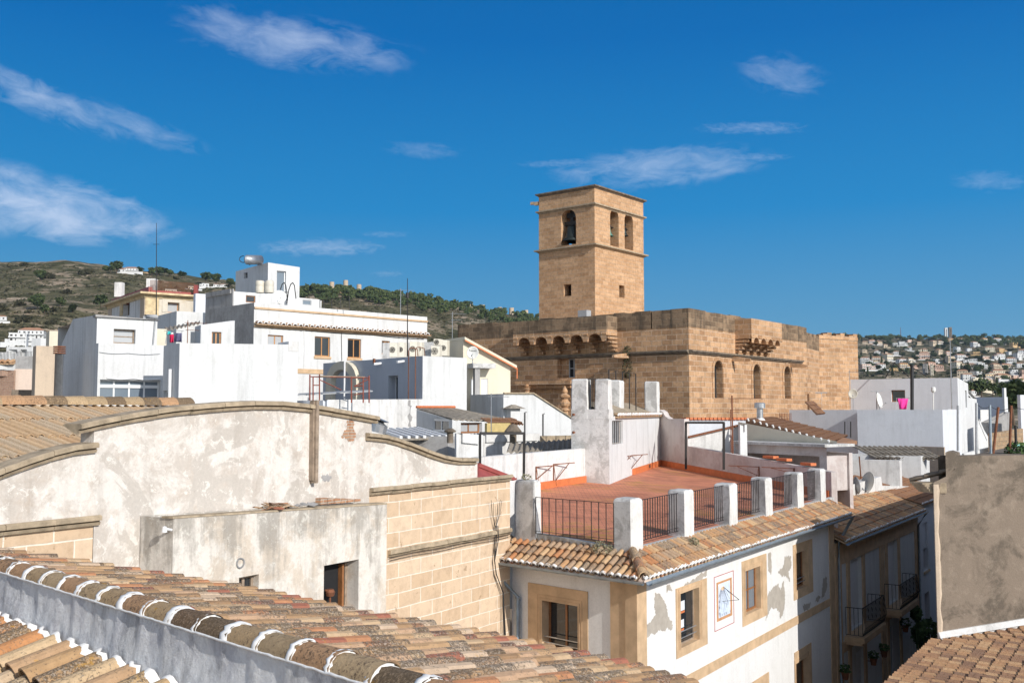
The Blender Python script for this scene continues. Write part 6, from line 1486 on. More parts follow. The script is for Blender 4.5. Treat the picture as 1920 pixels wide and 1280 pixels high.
block('small_box', 'small pale box with a brick band beside the slanted house', 290, 52, TH, 288, 309, 616, 'cream', cat='shed')
# fibre-cement canopy and laundry
a, b, c, d = P(308, 614, 58), P(375, 602, 62), P(375, 606, 56), P(310, 620, 54)
mb = MB(); rows = []
for k in range(41):
    f = k / 40; h = .05 * math.sin(k * 1.3); rows.append([a.lerp(b, f) + Vector((0, 0, h)), d.lerp(c, f) + Vector((0, 0, h)), d.lerp(c, f) + Vector((0, 0, h - .03))])
mb.grid(rows); single('canopy', mb, M['fibro'], 'corrugated canopy over the laundry terrace', 'canopy', uv=False)
mb = MB(); 
def cloth(label, px0, px1, y0, y1, Y, mat, taper=0):
    rows = []; n = 10
    for j in range(6):
        f = j / 5; row = []
        for i in range(n + 1):
            g = i / n; x = lerp(px0 + taper * f, px1 - taper * f, g); row.append(P(x, lerp(y0, y1, f), Y + .08 * math.sin(g * 9 + f * 2) * (.3 + f)))
        rows.append(row)
    mb = MB().grid(rows); o = single('laundry', mb, M[mat], label, 'laundry', uv=False, smooth=True); s_ = o.modifiers.new('thickness', 'SOLIDIFY'); s_.thickness = .01
cloth('turquoise garment hanging on the laundry terrace', 312, 320, 621, 627, 50, 'cyan_cloth'); cloth('crimson garment hanging below the white one', 318, 326, 627, 642, 50, 'red_cloth', .5); cloth('white garment hanging over the crimson one', 320, 325, 623, 627, 50.2, 'mortar'); cloth('slate-blue sheet hanging at the right of the crimson garment', 327, 341, 624, 641, 50.4, 'navy_cloth')
mb = MB().tube([P(308, 620, 50), P(345, 620, 51)], .012, 4).tube([P(310, 645, 50), P(314, 620, 50)], .02, 5).tube([P(341, 645, 51), P(341, 619, 51)], .02, 5); single('clothesline', mb, M['steel'], 'clothesline carrying the coloured laundry', 'clothesline', uv=False)
yagi(P(351, 655, 48), (655 - 600) / FPX * 48, 60, 'tangled tv antenna with a bluish grid on the laundry terrace', n=7, arm=.9, second=.35, mat='rust')
yagi(P(352, 560, 60), .1, 40, 'x') if 0 else None
# long white house with tile cornice
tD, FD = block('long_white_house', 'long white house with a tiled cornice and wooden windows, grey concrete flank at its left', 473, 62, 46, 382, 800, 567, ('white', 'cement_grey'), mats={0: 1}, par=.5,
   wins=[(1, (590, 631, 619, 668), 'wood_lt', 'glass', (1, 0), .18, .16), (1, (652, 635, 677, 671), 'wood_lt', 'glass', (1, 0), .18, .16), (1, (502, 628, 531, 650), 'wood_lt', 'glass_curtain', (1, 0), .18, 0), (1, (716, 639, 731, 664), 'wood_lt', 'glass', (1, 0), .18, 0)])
F = FD[1]; zt_ = F.hit(476, 575)[1]; mb = MB().fbox(F, .0, F.L, zt_ - .12, zt_, 0, .08); build('ledge', mb, M['trim'], tD)
zt_ = F.hit(476, 608)[1]; eave(tD, F.A + F.n * .38, F.t, F.n, F.L, zt_ + .02, w=.42, depth=.38, slope=.25, e=.4, plug=True, seed=12, mat='tile_new')
mb = MB().fbox(F, 0, F.L, zt_ - .16, zt_ - .04, 0, .12); build('cornice', mb, M['trim'], tD)
a = F.hit(558, 697)[0]; zb = F.hit(580, 696)[1]; mb = MB().fbox(F, a - 2, F.hit(720, 700)[0], zb - .15, zb + .15, 0, .05); build('string_course', mb, M['trim'], tD)
# roof structures above it
tS, FS2_ = block('stair_house', 'tall white stair house with a door, highest box above the long house', 498, 74, 52, 437, 558, 492, 'white', cat='stairhouse', yR=501, z0=10, wins=[(0, (457, 511, 464, 522), 'iron', 'glass', (0, 0), .3, 0), (1, (519, 508, 536, 552), 'pvc', 'glass_blue', (0, 0), .25, 0)])
wh = thing('solar_heater', 'grey cylindrical water heater on top of the stair house', 'water heater', P(470, 497, 73)); mb = MB().tube([P(461, 487, 74), P(463, 487, 74), P(489, 487.5, 75), P(490, 487.5, 75)], [.30, .36, .36, .3], 18); build('tank', mb, M['steel'], wh, smooth=True)
mb = MB(); mb.tube([P(460 + 7 * math.cos(k * .35) - 4, 486 + 6 * math.sin(k * .35), 74) for k in range(-2, 15)], .03, 5); build('hose', mb, M['iron'], wh); mb = MB(); mb.bar(P(468, 497, 74.3), P(468, 490, 74.3), .08).bar(P(484, 497, 74.8), P(484, 490, 74.8), .08); build('cradle', mb, M['iron'], wh)
block('roof_shed', 'low white shed with a brown shutter at the foot of the stair house', 434, 70, 52, 430, 516, 546, 'white', cat='shed', yR=552, z0=12, wins=[(1, (461, 554, 479, 567), 'wood', 'wood_old' if 0 else 'glass', (0, 0), .15, 0)])
block('roof_shed', 'low white parapet block right of the stair house ladder', 536, 71, 52, 530, 600, 556, 'white', cat='parapet', yR=562, z0=12, wins=[(1, (567, 562, 584, 572), 'plastic_grey', 'glass_blue', (0, 0), .1, 0)])
for px, lab in ((487, 'left beige water tank in front of the stair house'), (505, 'right beige water tank in front of the stair house')):
    p = P(px, 549, 67.5); H = 23 / FPX * 67.5; r0 = 8.5 / FPX * 67.5; mb = MB().lathe(p, [(r0 * .95, 0), (r0, H * .1), (r0, H * .5), (r0 * .97, H * .52), (r0, H * .55), (r0, H * .92), (r0 * .8, H), (0, H)], 20); single('water_tank', mb, M['beige_plastic'], lab, 'water tank', smooth=True, uv=False)
dish(P(524, 572, 64), (.3, -.9, .3), .42, 'white satellite dish low on the long house roof, under the ladder rails', .55)
mb = MB()
for x in (525, 541):
    q = [P(x - 3, 569, 65), P(x, 545, 65), P(x + 4, 533, 65.2), P(x + 8, 530, 65.5), P(x + 11, 535, 66), P(x + 14, 560, 66)]; mb.tube(q, .035, 6)
for y in (548, 555, 562): mb.tube([P(524, y, 65), P(540, y, 65)], .025, 5)
single('ladder', mb, M['iron'], 'dark hooped ladder rails below the stair house door', 'ladder', uv=False)
mb = MB(); 
for x in (600, 607, 622, 638, 655): mb.tube([P(x, 578, 66), P(x, 562 if x < 650 else 555, 66)], .03, 5)
mb.tube([P(600, 563, 66), P(655, 556, 66)], .03, 5); single('roof_railing', mb, M['iron'], 'thin dark frame on the roof of the long house', 'frame', uv=False)
for px, yt, yb, Y, lab in ((764, 522, 668, 56, 'tall thin aerial mast rising from the air conditioners'),):
    mb = MB().tube([P(px, yb, Y), P(px, yt, Y)], [.04, .018], 6); q = P(px, 552, Y); mb.lathe(q, [(0, -.2), (.1, -.2), (.1, .1), (0, .1)], 8); single('tall_mast', mb, M['iron'], lab, 'mast', uv=False)
yagi(P(751, 590, 60), 50 / FPX * 60, 80, 'white double tv aerial on the roof end of the long house', n=6, arm=.8, second=.3)
yagi(P(848, 640, 64), 56 / FPX * 64, 70, 'grid-type tv aerial against the scrub hill, left of the church', n=6, arm=.9, second=.4)
# grey-blue house with terrace
tE, FE = block('grey_blue_house', 'flat-roofed house with a shaded grey-blue terrace wall and a blank white side', 792, 50, TH, 605, 875, 667, ('white', 'slate_shade'), mats={0: 1}, yR=671, yL=681, par=.2,
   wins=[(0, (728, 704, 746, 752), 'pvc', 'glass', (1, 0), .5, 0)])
F = FE[0]
# thick arch mouldings on the shaded wall
uc, zc_ = F.hit(647, 742)[0], F.hit(652, 715)[1]; ro, ri = (F.hit(647, 720)[0] - F.hit(619, 720)[0]), (F.hit(647, 720)[0] - F.hit(629, 720)[0]); rows = []
for k in range(13):
    c_, s_ = math.cos(math.pi * k / 12), math.sin(math.pi * k / 12); rows.append([F.p(uc - ri * c_, zc_ + ri * s_ * .55, 0), F.p(uc - ri * c_, zc_ + ri * s_ * .55, .3), F.p(uc - ro * c_, zc_ + ro * s_ * .6, .3), F.p(uc - ro * c_, zc_ + ro * s_ * .6, 0)])
rows = [[F.p(uc - r__, 7, o) for r__, o in ((ri, 0), (ri, .3), (ro, .3), (ro, 0))]] + rows + [[F.p(uc + r__, 7, o) for r__, o in ((ri, 0), (ri, .3), (ro, .3), (ro, 0))]]
mb = MB().grid(rows); build('arch', mb, M['cream'], tE)
for px, yy in ((715, 681), (758, 677)): c = F.hit(px, yy); mb = MB().tube([F.p(c[0], c[1], 0), F.p(c[0] - .05, c[1] - .06, .42)], .07, 10); build('rain_spout', mb, M['pvc'], tE)
c = F.hit(703, 677); mb = MB().fbox(F, c[0] - .06, c[0] + .06, c[1] - .14, c[1] + .14, 0, .1); build('rusty_box', mb, M['rust'], tE)
c = F.hit(646, 705, .4); mb = MB().tube([F.p(c[0], 7, .4), F.p(c[0], F.hit(646, 676, .4)[1], .4)], .05, 8); build('downpipe', mb, M['pvc'], tE)
# ladder
lt = thing('wall_ladder', 'rusty hooped ladder fixed on the grey-blue wall', 'ladder', F.p(F.hit(772, 740, .3)[0], 8, .3)); ul = F.hit(766, 700, .35)[0]; ur = F.hit(779, 700, .35)[0]; zT = F.hit(772, 657, .35)[1]
mb = MB()
for u in (ul, ur): mb.tube([F.p(u, 7.5, .35), F.p(u, zT, .35), F.p(u, zT + .14, .28), F.p(u, zT + .16, .1), F.p(u, zT + .1, -.15), F.p(u, zT - .3, -.2)], .025, 6)
build('rail', mb, M['rust'], lt)
for k in range(13): z = 7.8 + k * .38; mb = MB().tube([F.p(ul, z, .35), F.p(ur, z, .35)], .018, 5); build('rung', mb, M['rust'], lt) if z < zT else None
# white parapet continuing the lit side, and terrace in front
Fq = FE[1]; pA = along(Fq.A, -Fq.t, 614); Fw, o_ = slabwall('terrace_parapet', 'long low white parapet in front of the grey-blue wall', pA, Fq.A, 5, lambda F: [(0, F.hit(614, 749)[1]), (F.L, F.hit(792, 748)[1])], th=.3)
blotch(Fw, [(766, 750), (770, 750), (771, 800), (766, 800)], M['cement_grey'], o_, 'grey_streak')  # narrow grey strip running down the white parapet
block('grey_parapet', 'grey shaded end of the terrace parapet behind the curved coping', 613, 43.5, TH, 545, 616, 750, 'white_blue', cat='wall')
# scaffold
Ys = 46.5; sc_ = thing('scaffold', 'red scaffold frames with a plank on the terrace before the grey-blue wall', 'scaffold', P(636, 750, Ys))
for x, yt in ((581, 702), (587, 706), (599, 701), (659, 706), (681, 708), (692, 704)):
    mb = MB().tube([P(x, 755, Ys), P(x, yt, Ys)], .035, 6); build('standard', mb, M['rust_red'], sc_)
for (x0, y0), (x1, y1) in (((581, 706), (599, 706)), ((587, 722), (599, 722)), ((659, 708), (692, 708)), ((664, 724), (681, 723)), ((664, 724), (692, 710)), ((600, 712), (640, 731)), ((664, 740), (681, 737)), ((581, 706), (692, 708))):
    mb = MB().tube([P(x0, y0, Ys), P(x1, y1, Ys)], .025, 5); build('brace', mb, M['rust_red'], sc_)
mb = MB(); a, b = P(600, 705, Ys), P(684, 707, Ys + .5); mb.bar(a, b, .25, 0, .06); build('plank', mb, M['wood_old'], sc_)
mb = MB(); a, b = P(558, 742, Ys), P(699, 734, Ys + 2); mb.hexa([a, P(560, 739, Ys + 3), P(694, 732, Ys + 4), b] + [q + Vector((0, 0, .05)) for q in (a, P(560, 739, Ys + 3), P(694, 732, Ys + 4), b)]); single('work_deck', mb, M['plastic_grey'], 'grey metal deck under the scaffold', 'deck', uv=False)
# air conditioners
def ac(px, y1, w, h, Y, label, ang=20):
    p = P(px, y1, Y); t = thing('air_conditioner', label, 'air conditioner', p); W = w / FPX * Y; H = h / FPX * Y; D = .35; ca, sa = math.cos(R(ang)), math.sin(R(ang))
    def q(x, y, z): return (p.x + x * ca + y * sa, p.y - x * sa * -1 * 1 + y * ca if 0 else p.y + x * sa + y * ca, p.z + z)
    mb = MB().hexa([q(0, 0, 0), q(W, 0, 0), q(W, D, 0), q(0, D, 0), q(0, 0, H), q(W, 0, H), q(W, D, H), q(0, D, H)]); build('case', mb, M['beige_plastic'], t, bevel=.02)
    mb = MB(); cx, cz, r0 = W * .42, H * .5, min(W, H) * .38
    for k in range(4):
        rr = r0 * (k + 1) / 4; mb.grid([[q(cx + (rr + d_) * math.cos(2 * math.pi * j / 18), -.012 - e_, cz + (rr + d_) * math.sin(2 * math.pi * j / 18)) for j in range(18)] for d_, e_ in ((-.01, 0), (0, .012), (.01, 0))], 0, True)
    for k in range(6): aa = math.pi * k / 3; mb.bar(q(cx, -.02, cz), q(cx + r0 * math.cos(aa), -.02, cz + r0 * math.sin(aa)), .012)
    build('fan_grille', mb, M['iron'], t)
for x, y, w, h, Y, lab in ((730, 669, 14, 27, 53, 'leftmost tall air conditioner on the grey-blue roof'), (746, 669, 12, 28, 54, 'tall air conditioner second from the left on the grey-blue roof'), (768, 668, 14, 28, 55, 'air conditioner directly behind the ladder hoop'), (782, 668, 9, 27, 55.5, 'narrow air conditioner right of the ladder hoop'), (808, 668, 17, 20, 54, 'air conditioner with a big dark fan grille, right of the ladder'), (813, 647, 14, 12, 57, 'upper air conditioner stacked above the one with the big grille'), (826, 667, 13, 30, 56, 'tallest air conditioner at the right of the row')):
    ac(x, y, w, h, Y, lab)
block('roof_wall', 'rough tile-topped wall behind the air conditioners', 838, 58, TH, 716, 868, 641, 'pillar', cat='wall', thL=-80)
# cream gable house with satellite dish
CF = G(868, 56); RF = along(CF, dr(66), 957); Fc = Face(CF, RF); BK = V3(dr(-30), 0) * 5
tF = thing('cream_gabled_house', 'cream rendered house with an orange-edged sloping roof, beside the church', 'house', V3(CF, 5))
hF = hole_at(Fc, (902, 710, 915, 741), .12); hF2 = hole_at(Fc, (883, 710, 892, 741), .12); tp_ = [(0, Fc.hit(868, 637)[1]), (Fc.L, Fc.hit(957, 687)[1])]
mb = MB(); wall(mb, Fc, 0, Fc.L, 5, tp_, [hF, hF2]); pts4 = [V3(CF, 5) + BK, V3(CF, 5), V3(CF, tp_[0][1]), V3(CF, tp_[0][1]) + BK]; mb.poly(pts4); mb.poly([V3(RF, 5), V3(RF, 5) + BK, V3(RF, tp_[1][1]) + BK, V3(RF, tp_[1][1])]); build('wall', mb, M['cream'], tF)
a, b = V3(CF, tp_[0][1]) + V3(Fc.n, 0) * .25, V3(RF + Fc.t * .3, tp_[1][1] - .1) + V3(Fc.n, 0) * .25; mb = MB().hexa([a, b, b + BK, a + BK] + [q + Vector((0, 0, .16)) for q in (a, b, b + BK, a + BK)]); build('roof', mb, M['cream'], tF)
mb = MB().bar(a - Vector((0, 0, .04)) + V3(Fc.n, 0) * .03, b - Vector((0, 0, .04)) + V3(Fc.n, 0) * .03, .08, 0, .07); mb.bar(b + V3(Fc.n, 0) * .03, b + V3(Fc.n, 0) * .03 - Vector((0, 0, .6)), .06); build('eave_gutter', mb, M['orange'], tF)
window(tF, Fc, hF, 'pvc', 'shutter', (0, 0), .06); window(tF, Fc, hF2, 'pvc', 'shutter', (0, 0), .06)
a0, a1, z0_, z1_ = Fc.rect(876, 682, 918, 691); mb = MB().fbox(Fc, a0, a1, z0_, z1_, 0, .9); build('canopy_slab', mb, M['pillar'], tF)
u = Fc.hit(894, 720, .7)[0]; mb = MB().fbox(Fc, u - .15, u + .15, 5, z0_ - .003, .5, .8); build('canopy_post', mb, M['cement_grey'], tF)
dish(P(886, 683, 54), (-.15, -1, .1), 11.2 / FPX * 54, 'large white satellite dish with printed lettering on the cream gabled house', 22 / FPX * 54, text='Televes')
# white gable right of the cream house
CG = G(944, 52); RG = along(CG, dr(62), 1082); Fg = Face(CG, RG); tG = thing('white_gable_house', 'bright white gable sloping down to the right in front of the church', 'house', V3(CG, 5)); BK2 = V3(dr(-28), 0) * 4
tp_ = [(0, Fg.hit(946, 738)[1]), (Fg.hit(1000, 738)[0], Fg.hit(1000, 738)[1]), (Fg.L, Fg.hit(1082, 791)[1])]
mb = MB(); wall(mb, Fg, 0, Fg.L, 5, tp_); wall(mb, Face((CG.x + BK2.x, CG.y + BK2.y), (RG.x + BK2.x, RG.y + BK2.y)), 0, Fg.L, 5, tp_)
for (a, za), (b, zb) in zip(tp_, tp_[1:]): mb.poly([Fg.p(a, za), Fg.p(b, zb), Fg.p(b, zb) + BK2, Fg.p(a, za) + BK2])
mb.poly([V3(CG, 5), V3(CG, tp_[0][1]), V3(CG, tp_[0][1]) + BK2, V3(CG, 5) + BK2]); build('wall', mb, M['white'], tG)
mb = MB().bar(Fg.p(tp_[1][0], tp_[1][1] + .02, .03), Fg.p(Fg.L, tp_[2][1] + .02, .03), .12, 0, .06); mb.bar(Fg.p(0, tp_[0][1] + .03, .03), Fg.p(tp_[1][0], tp_[1][1] + .03, .03), .14, 0, .08); build('roof_edge', mb, M['cornice'], tG)
u = Fg.hit(958, 770)[0]; mb = MB().fbox(Fg, u - .28, u + .28, Fg.hit(958, 790)[1], Fg.hit(958, 766)[1], 0, .5); build('chimney', mb, M['white'], tG); zc_ = Fg.hit(958, 766)[1]
mb = MB().hexa([Fg.p(u - .5, zc_, .75), Fg.p(u + .5, zc_, .75), Fg.p(u + .5, zc_, -.2), Fg.p(u - .5, zc_, -.2), Fg.p(u - .08, zc_ + .22, .3), Fg.p(u + .08, zc_ + .22, .3), Fg.p(u + .08, zc_ + .22, .2), Fg.p(u - .08, zc_ + .22, .2)]); build('chimney_cap', mb, M['fibro'], tG)
for px, yt in ((984, 773), (1018, 776)):
    mb = MB().tube([P(px, 822, 47), P(px, yt, 47), P(px + 3, yt - 1, 47)], .035, 6); single('iron_pole', mb, M['iron'], 'dark pole before the white gable, %s of the two' % ('left' if px < 1000 else 'right'), 'pole', uv=False)
# shed with a fibre-cement roof
Y0 = 44; ts = thing('roof_shed', 'white shed with a sloping corrugated roof, red ridge tiles and a white double window', 'shed', P(850, 815, Y0))
a, b, c, d = P(781, 765, 47), P(853, 765, 49), P(972, 789, 47), P(848, 785, 43)
mb = MB(); rows = []
for k in range(61): f = k / 60; h = .035 * math.sin(k * 1.25); t1 = a.lerp(b, f); t2 = d.lerp(c, f); rows.append([t1 + Vector((0, 0, h)), t2 + Vector((0, 0, h)), t2 + Vector((0, 0, h - .05)), t1 + Vector((0, 0, h - .05))])
mb.grid(rows); build('roof', mb, M['fibro'], ts, uv=False)
mb = MB(); 
for k in range(22): q = a.lerp(b, k / 22); q2 = a.lerp(b, (k + .9) / 22); mb.tube([q + Vector((0, 0, .05)), q2 + Vector((0, 0, .06))], .07, 6)
build('ridge_tiles', mb, M['orange'], ts, uv=False)
Fs1 = Face(a.xy, d.xy); mb = MB(); hw_ = hole_at(Fs1, (812, 785, 842, 809), .1); wall(mb, Fs1, 0, Fs1.L, 5, [(0, a.z - .06), (Fs1.L, d.z - .06)], [hw_]); Fs2 = Face(d.xy, c.xy); hw2 = hole_at(Fs2, (864, 792, 904, 812), .25)
wall(mb, Fs2, 0, Fs2.L, 5, [(0, d.z - .08), (Fs2.L, c.z - .08)], [hw2]); build('wall', mb, M['white'], ts); window(ts, Fs1, hw_, 'pvc', 'glass', (1, 0), .09); window(ts, Fs2, hw2, 'wood', 'glass_curtain', (1, 0), .08)
block('yellow_shed', 'small shed painted yellow under a ragged tile edge', 913, 41, 66, 909, 957, 793, 'yellow', cat='shed', par=.02)
mb = MB(); a, b = P(899, 790, 41), P(968, 790, 44)
O = P(899, 786, 42.2); mb = tiles(MB(), O, (P(966, 786, 45) - O), Vector((.5, -.8, -.25)), 11, .9, .26, .4, random.Random(9), seg=5); single('tile_canopy', mb, M['tile_far'], 'ragged tile edge above the yellow shed', 'canopy', uv=False)
yagi(P(921, 812, 39), 74 / FPX * 39, 75, 'thin tv aerial in front of the cream house', n=6, arm=.7, second=.0 or None)
# skylight roof behind the curved coping
tk = thing('skylight_roof', 'low glazed lean-to roof with pale slats behind the curved coping', 'skylight', P(760, 815, 33)); a, b, c, d = P(706, 806, 37), P(782, 804, 38), P(838, 820, 34), P(752, 822, 32)
mb = MB().hexa([q - Vector((0, 0, .06)) for q in (d, c, b, a)] + [d, c, b, a]); build('glazing', mb, M['fibro'], tk)
for k in range(7): f = k / 6; mb = MB().bar(a.lerp(b, f) + Vector((0, 0, .04)), d.lerp(c, f) + Vector((0, 0, .04)), .09); build('slat', mb, M['pvc'], tk)
block('grey_wall', 'dark grey rendered wall below the skylight roof', 840, 33, 40, 752, 860, 818, 'cement_grey', cat='wall', thL=-76)
block('white_wall', 'white weathered wall end topped by a mushroom-shaped cap', 856, 32, 56, 853, 905, 812, 'white_dirty', cat='wall', yR=815)
p = P(844, 812, 31); mb = MB().lathe(p, [(0, .16), (.08, .15), (.19, .08), (.18, .04), (.1, .02), (.1, -.3), (0, -.3)], 14); single('chimney', mb, M['cornice_dark'], 'mossy mushroom-shaped chimney cap on the white wall end', 'chimney', uv=False)
p = P(962, 808, 40); mb = MB().lathe(p, [(0, .3), (.15, .25), (.35, .0), (.34, -.05), (.14, -.08), (.14, -.6), (0, -.6)], 14); single('chimney', mb, M['cornice_dark'], 'wide mossy chimney cap right of the yellow shed', 'chimney', uv=False)
# white strip and corrugated roof between
block('white_wall', 'white wall strip behind the low terrace wall, above the black frame', 903, 40, 48, 900, 1012, 815, 'white_dirty', cat='wall', yR=812)
a, b, c, d = P(955, 831, 38), P(1075, 823, 44), P(1075, 842, 40), P(950, 846, 35)
mb = MB(); rows = []
for k in range(61): f = k / 60; h = .04 * math.sin(k * 1.3); t1 = a.lerp(b, f); t2 = d.lerp(c, f); rows.append([t1 + Vector((0, 0, h)), t2 + Vector((0, 0, h)), t2 + Vector((0, 0, h - .06)), t1 + Vector((0, 0, h - .06))])
mb.grid(rows); single('corrugated_roof', mb, M['fibro'], 'grey corrugated roof strip left of the turret', 'roof', uv=False)
block('grey_wall', 'grey coping wall behind the corrugated roof strip', 1014, 46, 56, 1010, 1080, 817, 'cornice', cat='wall')
p = P(716, 805, 30); mb = MB().tube([P(708, 810, 30), P(712, 795, 30), P(716, 786, 30)], .25, 12); single('vent_duct', mb, M['steel'], 'ribbed steel duct behind the right step of the gable', 'duct', uv=False)
# ---------------- street houses ----------------
S2A = along(CW, dR, 1557); S2B = along(S2A, dR, 1713); FS2 = Face(S2A, S2B); S3B = along(S2B, dR, 1775); FS3 = Face(S2B, S3B)
zg2 = FS2.hit(1640, 988)[1]
ts2 = thing('balcony_house', 'shaded street house with two iron balconies, stone pilasters and a tiled roof', 'house', V3(S2A, 0))
drs = [hole_at(FS2, (1592, 1040, 1606, 1184), .35), hole_at(FS2, (1664, 1010, 1675, 1128), .35), hole_at(FS2, (1603, 1206, 1613, 1300), .35), hole_at(FS2, (1669, 1162, 1679, 1240), .35)]
for h, rc in zip(drs, ((1592, 1040, 1616), (1664, 1010, 1684), (1602, 1206, 1618), (1668, 1162, 1690))): h['u0'] = FS2.hit(rc[0], 1100)[0]; h['u1'] = FS2.hit(rc[2], 1100)[0]
zd1 = FS2.hit(1600, 1178)[1]; zd2 = FS2.hit(1672, 1130)[1]; zdt = FS2.hit(1600, 1042)[1]
zb1 = (zd1 + zd2) / 2
for h in drs[:2]: h['z0'] = zb1; h['z1'] = zdt
for h in drs[2:]: h['z0'] = zb1 - 3.6; h['z1'] = zb1 - .9
mb = MB(); wall(mb, FS2, 0, FS2.L, 0, zg2, drs)
bk = V3(-nR * 8, 0)
mb.poly([V3(S2A, 0), V3(S2A, zg2), V3(S2A, zg2) + bk, V3(S2A, 0) + bk]); mb.poly([V3(S2A, 0) + bk, V3(S2B, 0) + bk, V3(S2B, zg2) + bk, V3(S2A, zg2) + bk]); mb.poly([V3(S2B, 0), V3(S2B, zg2), V3(S2B, zg2) + bk, V3(S2B, 0) + bk]); build('street_wall', mb, M['white'], ts2)
for h in drs:
    window(ts2, FS2, h, 'wood', 'dark', (0, 0), .08, name='balcony_door'); mb = MB().fbox(FS2, lerp(h['u0'], h['u1'], .45), h['u1'] - .01, h['z0'] + .02, h['z1'] - .02, -.2, -.14); build('shutter', mb, M['shutter'], ts2)
mb = MB()
for u0_, u1_ in ((0, .75), (drs[0]['u0'] - .35, drs[0]['u0']), (drs[0]['u1'], drs[0]['u1'] + .35), (drs[1]['u0'] - .35, drs[1]['u0']), (drs[1]['u1'], drs[1]['u1'] + .35), (FS2.L / 2 - .35, FS2.L / 2 + .25), (FS2.L - .6, FS2.L)): mb.fbox(FS2, u0_, u1_, 0, zg2 - .8, 0, .05)
mb.fbox(FS2, 0, FS2.L, zg2 - .8, zg2 - .02, 0, .055); mb.fbox(FS2, 0, FS2.L, zb1 - .55, zb1 - .2, 0, .054); build('pilasters', mb, M['trim'], ts2)
for k, h in enumerate(drs[:2]):
    u0_, u1_ = h['u0'] - .75, h['u1'] + .65; mb = MB().fbox(FS2, u0_, u1_, zb1 - .22, zb1 - .04, 0, .68); mb.fbox(FS2, u0_ + .05, u1_ - .05, zb1 - .32, zb1 - .22, 0, .60); b_ = build('balcony_slab', mb, M['trim'], ts2)
    mb = MB(); zz = zb1 - .04; A_, B_, C_, D_ = FS2.p(u0_ + .04, zz, .05), FS2.p(u0_ + .04, zz, .62), FS2.p(u1_ - .04, zz, .62), FS2.p(u1_ - .04, zz, .05)
    for a, b, n in ((A_, B_, 4), (B_, C_, 24), (C_, D_, 4)):
        mb.bar(a + Vector((0, 0, 1.0)), b + Vector((0, 0, 1.0)), .04, 0, .02); mb.bar(a + Vector((0, 0, .07)), b + Vector((0, 0, .07)), .03, 0, .015)
        for j in range(n + 1):
            q = a.lerp(b, j / n); o = V3(FS2.n, 0) * (.10 if n > 4 else 0); mb.tube([q + Vector((0, 0, .07)), q + o + Vector((0, 0, .35)), q + o * .6 + Vector((0, 0, .6)), q + Vector((0, 0, 1.0))], .011, 4)
    build('balcony_railing', mb, M['iron'], b_, uv=False)
rf = -nR; 
eave(ts2, S2A + nR * .4, dR, nR, FS2.L + .05, zg2 + .05, w=.24, depth=2.0, slope=.42, e=.36, seed=31)
gutter(ts2, S2A + nR * .46 + dR * .1, S2B + nR * .46, zg2 + .02, .08)
mb = MB().tube([V3(S2B + nR * .46 - dR * .15, zg2 - .03), V3(S2B + nR * .1 - dR * .15, zg2 - .6), V3(S2B + nR * .1 - dR * .15, 0)], .05, 8); build('downpipe', mb, M['zinc'], ts2, smooth=True)
# white house beyond
ts3 = thing('white_street_house', 'narrow white house at the end of the shaded street', 'house', V3(S2B, 0)); zg3 = FS3.hit(1732, 943)[1]
h3 = [hole_at(FS3, (1714, 989, 1722, 1081), .3), hole_at(FS3, (1731, 979, 1740, 1070), .3)]; z3a, z3b = FS3.hit(1722, 985)[1], FS3.hit(1722, 1078)[1]
for h in h3: h['z1'] = z3a; h['z0'] = z3b
h3b = [dict(h, z0=z3b - 3.6, z1=z3b - 1.0) for h in h3]
mb = MB(); wall(mb, FS3, 0, FS3.L, 0, zg3, h3 + h3b); mb.poly([V3(S2B, zg2), V3(S2B, zg3), V3(S2B, zg3) + bk, V3(S2B, zg2) + bk]); mb.poly([V3(S3B, 0), V3(S3B, zg3), V3(S3B, zg3) + bk, V3(S3B, 0) + bk]); build('street_wall', mb, M['white_blue'], ts3)
for h in h3 + h3b: window(ts3, FS3, h, 'wood', 'dark', (0, 0), .07, sill=.1)
mb = MB()
for h in h3: mb.fbox(FS3, h['u0'] - .0, h['u1'] - .0, lerp(h['z0'], h['z1'], .45), h['z1'], -.12, -.08)
build('roller_blinds', mb, M['white_blue'], ts3)
eave(ts3, S2B + nR * .25, dR, nR, FS3.L, zg3 + .04, w=.24, depth=3.5, slope=.30, e=.4, seed=33, mat='tile_far')
# street surface
c0 = CW - dR * 25; mb = MB(); mb.poly([V3(c0, 0), V3(c0 + nR * 5, 0), V3(c0 + nR * 5 + dR * 75, 0), V3(c0 + dR * 75, 0)]); tag(build('street', mb, M['street']), kind='structure')
# pots and plants on the shaded wall
def pot(F, px, py, label, r=.13, group=None, leaf='leaf_pot', s=.2, o=.22):
    u, z = F.hit(px, py, o); c = F.p(u, z, o); t = thing('flower_pot', label, 'flower pot', c, group); mb = MB().lathe(c, [(0, 0), (r * .7, 0), (r, r * 1.7), (r * 1.1, r * 1.7), (r * 1.1, r * 1.95), (r * .9, r * 1.95), (0, r * 1.7)], 12); mb.tube([c + Vector((0, 0, r)), c + V3(-F.n, 0) * o + Vector((0, 0, r))], .012, 4); build('pot', mb, M['rust'], t, uv=False)
    mb = leafcloud(MB(), [(c.x, c.y, c.z + r * 2.3 + s * .3, s, s, s * .8)], 90, .05, random.Random(int(px))); build('plant', mb, M[leaf], t, uv=False)
pot(FS2, 1585, 1273, 'red-pot geranium hanging lowest, beside the downpipe'); pot(FS2, 1638, 1246, 'hanging flower pot between the lower doors'); pot(FS2, 1658, 1231, 'hanging flower pot left of the second lower door'); pot(FS2, 1698, 1184, 'hanging flower pot right of the second lower door', s=.26)
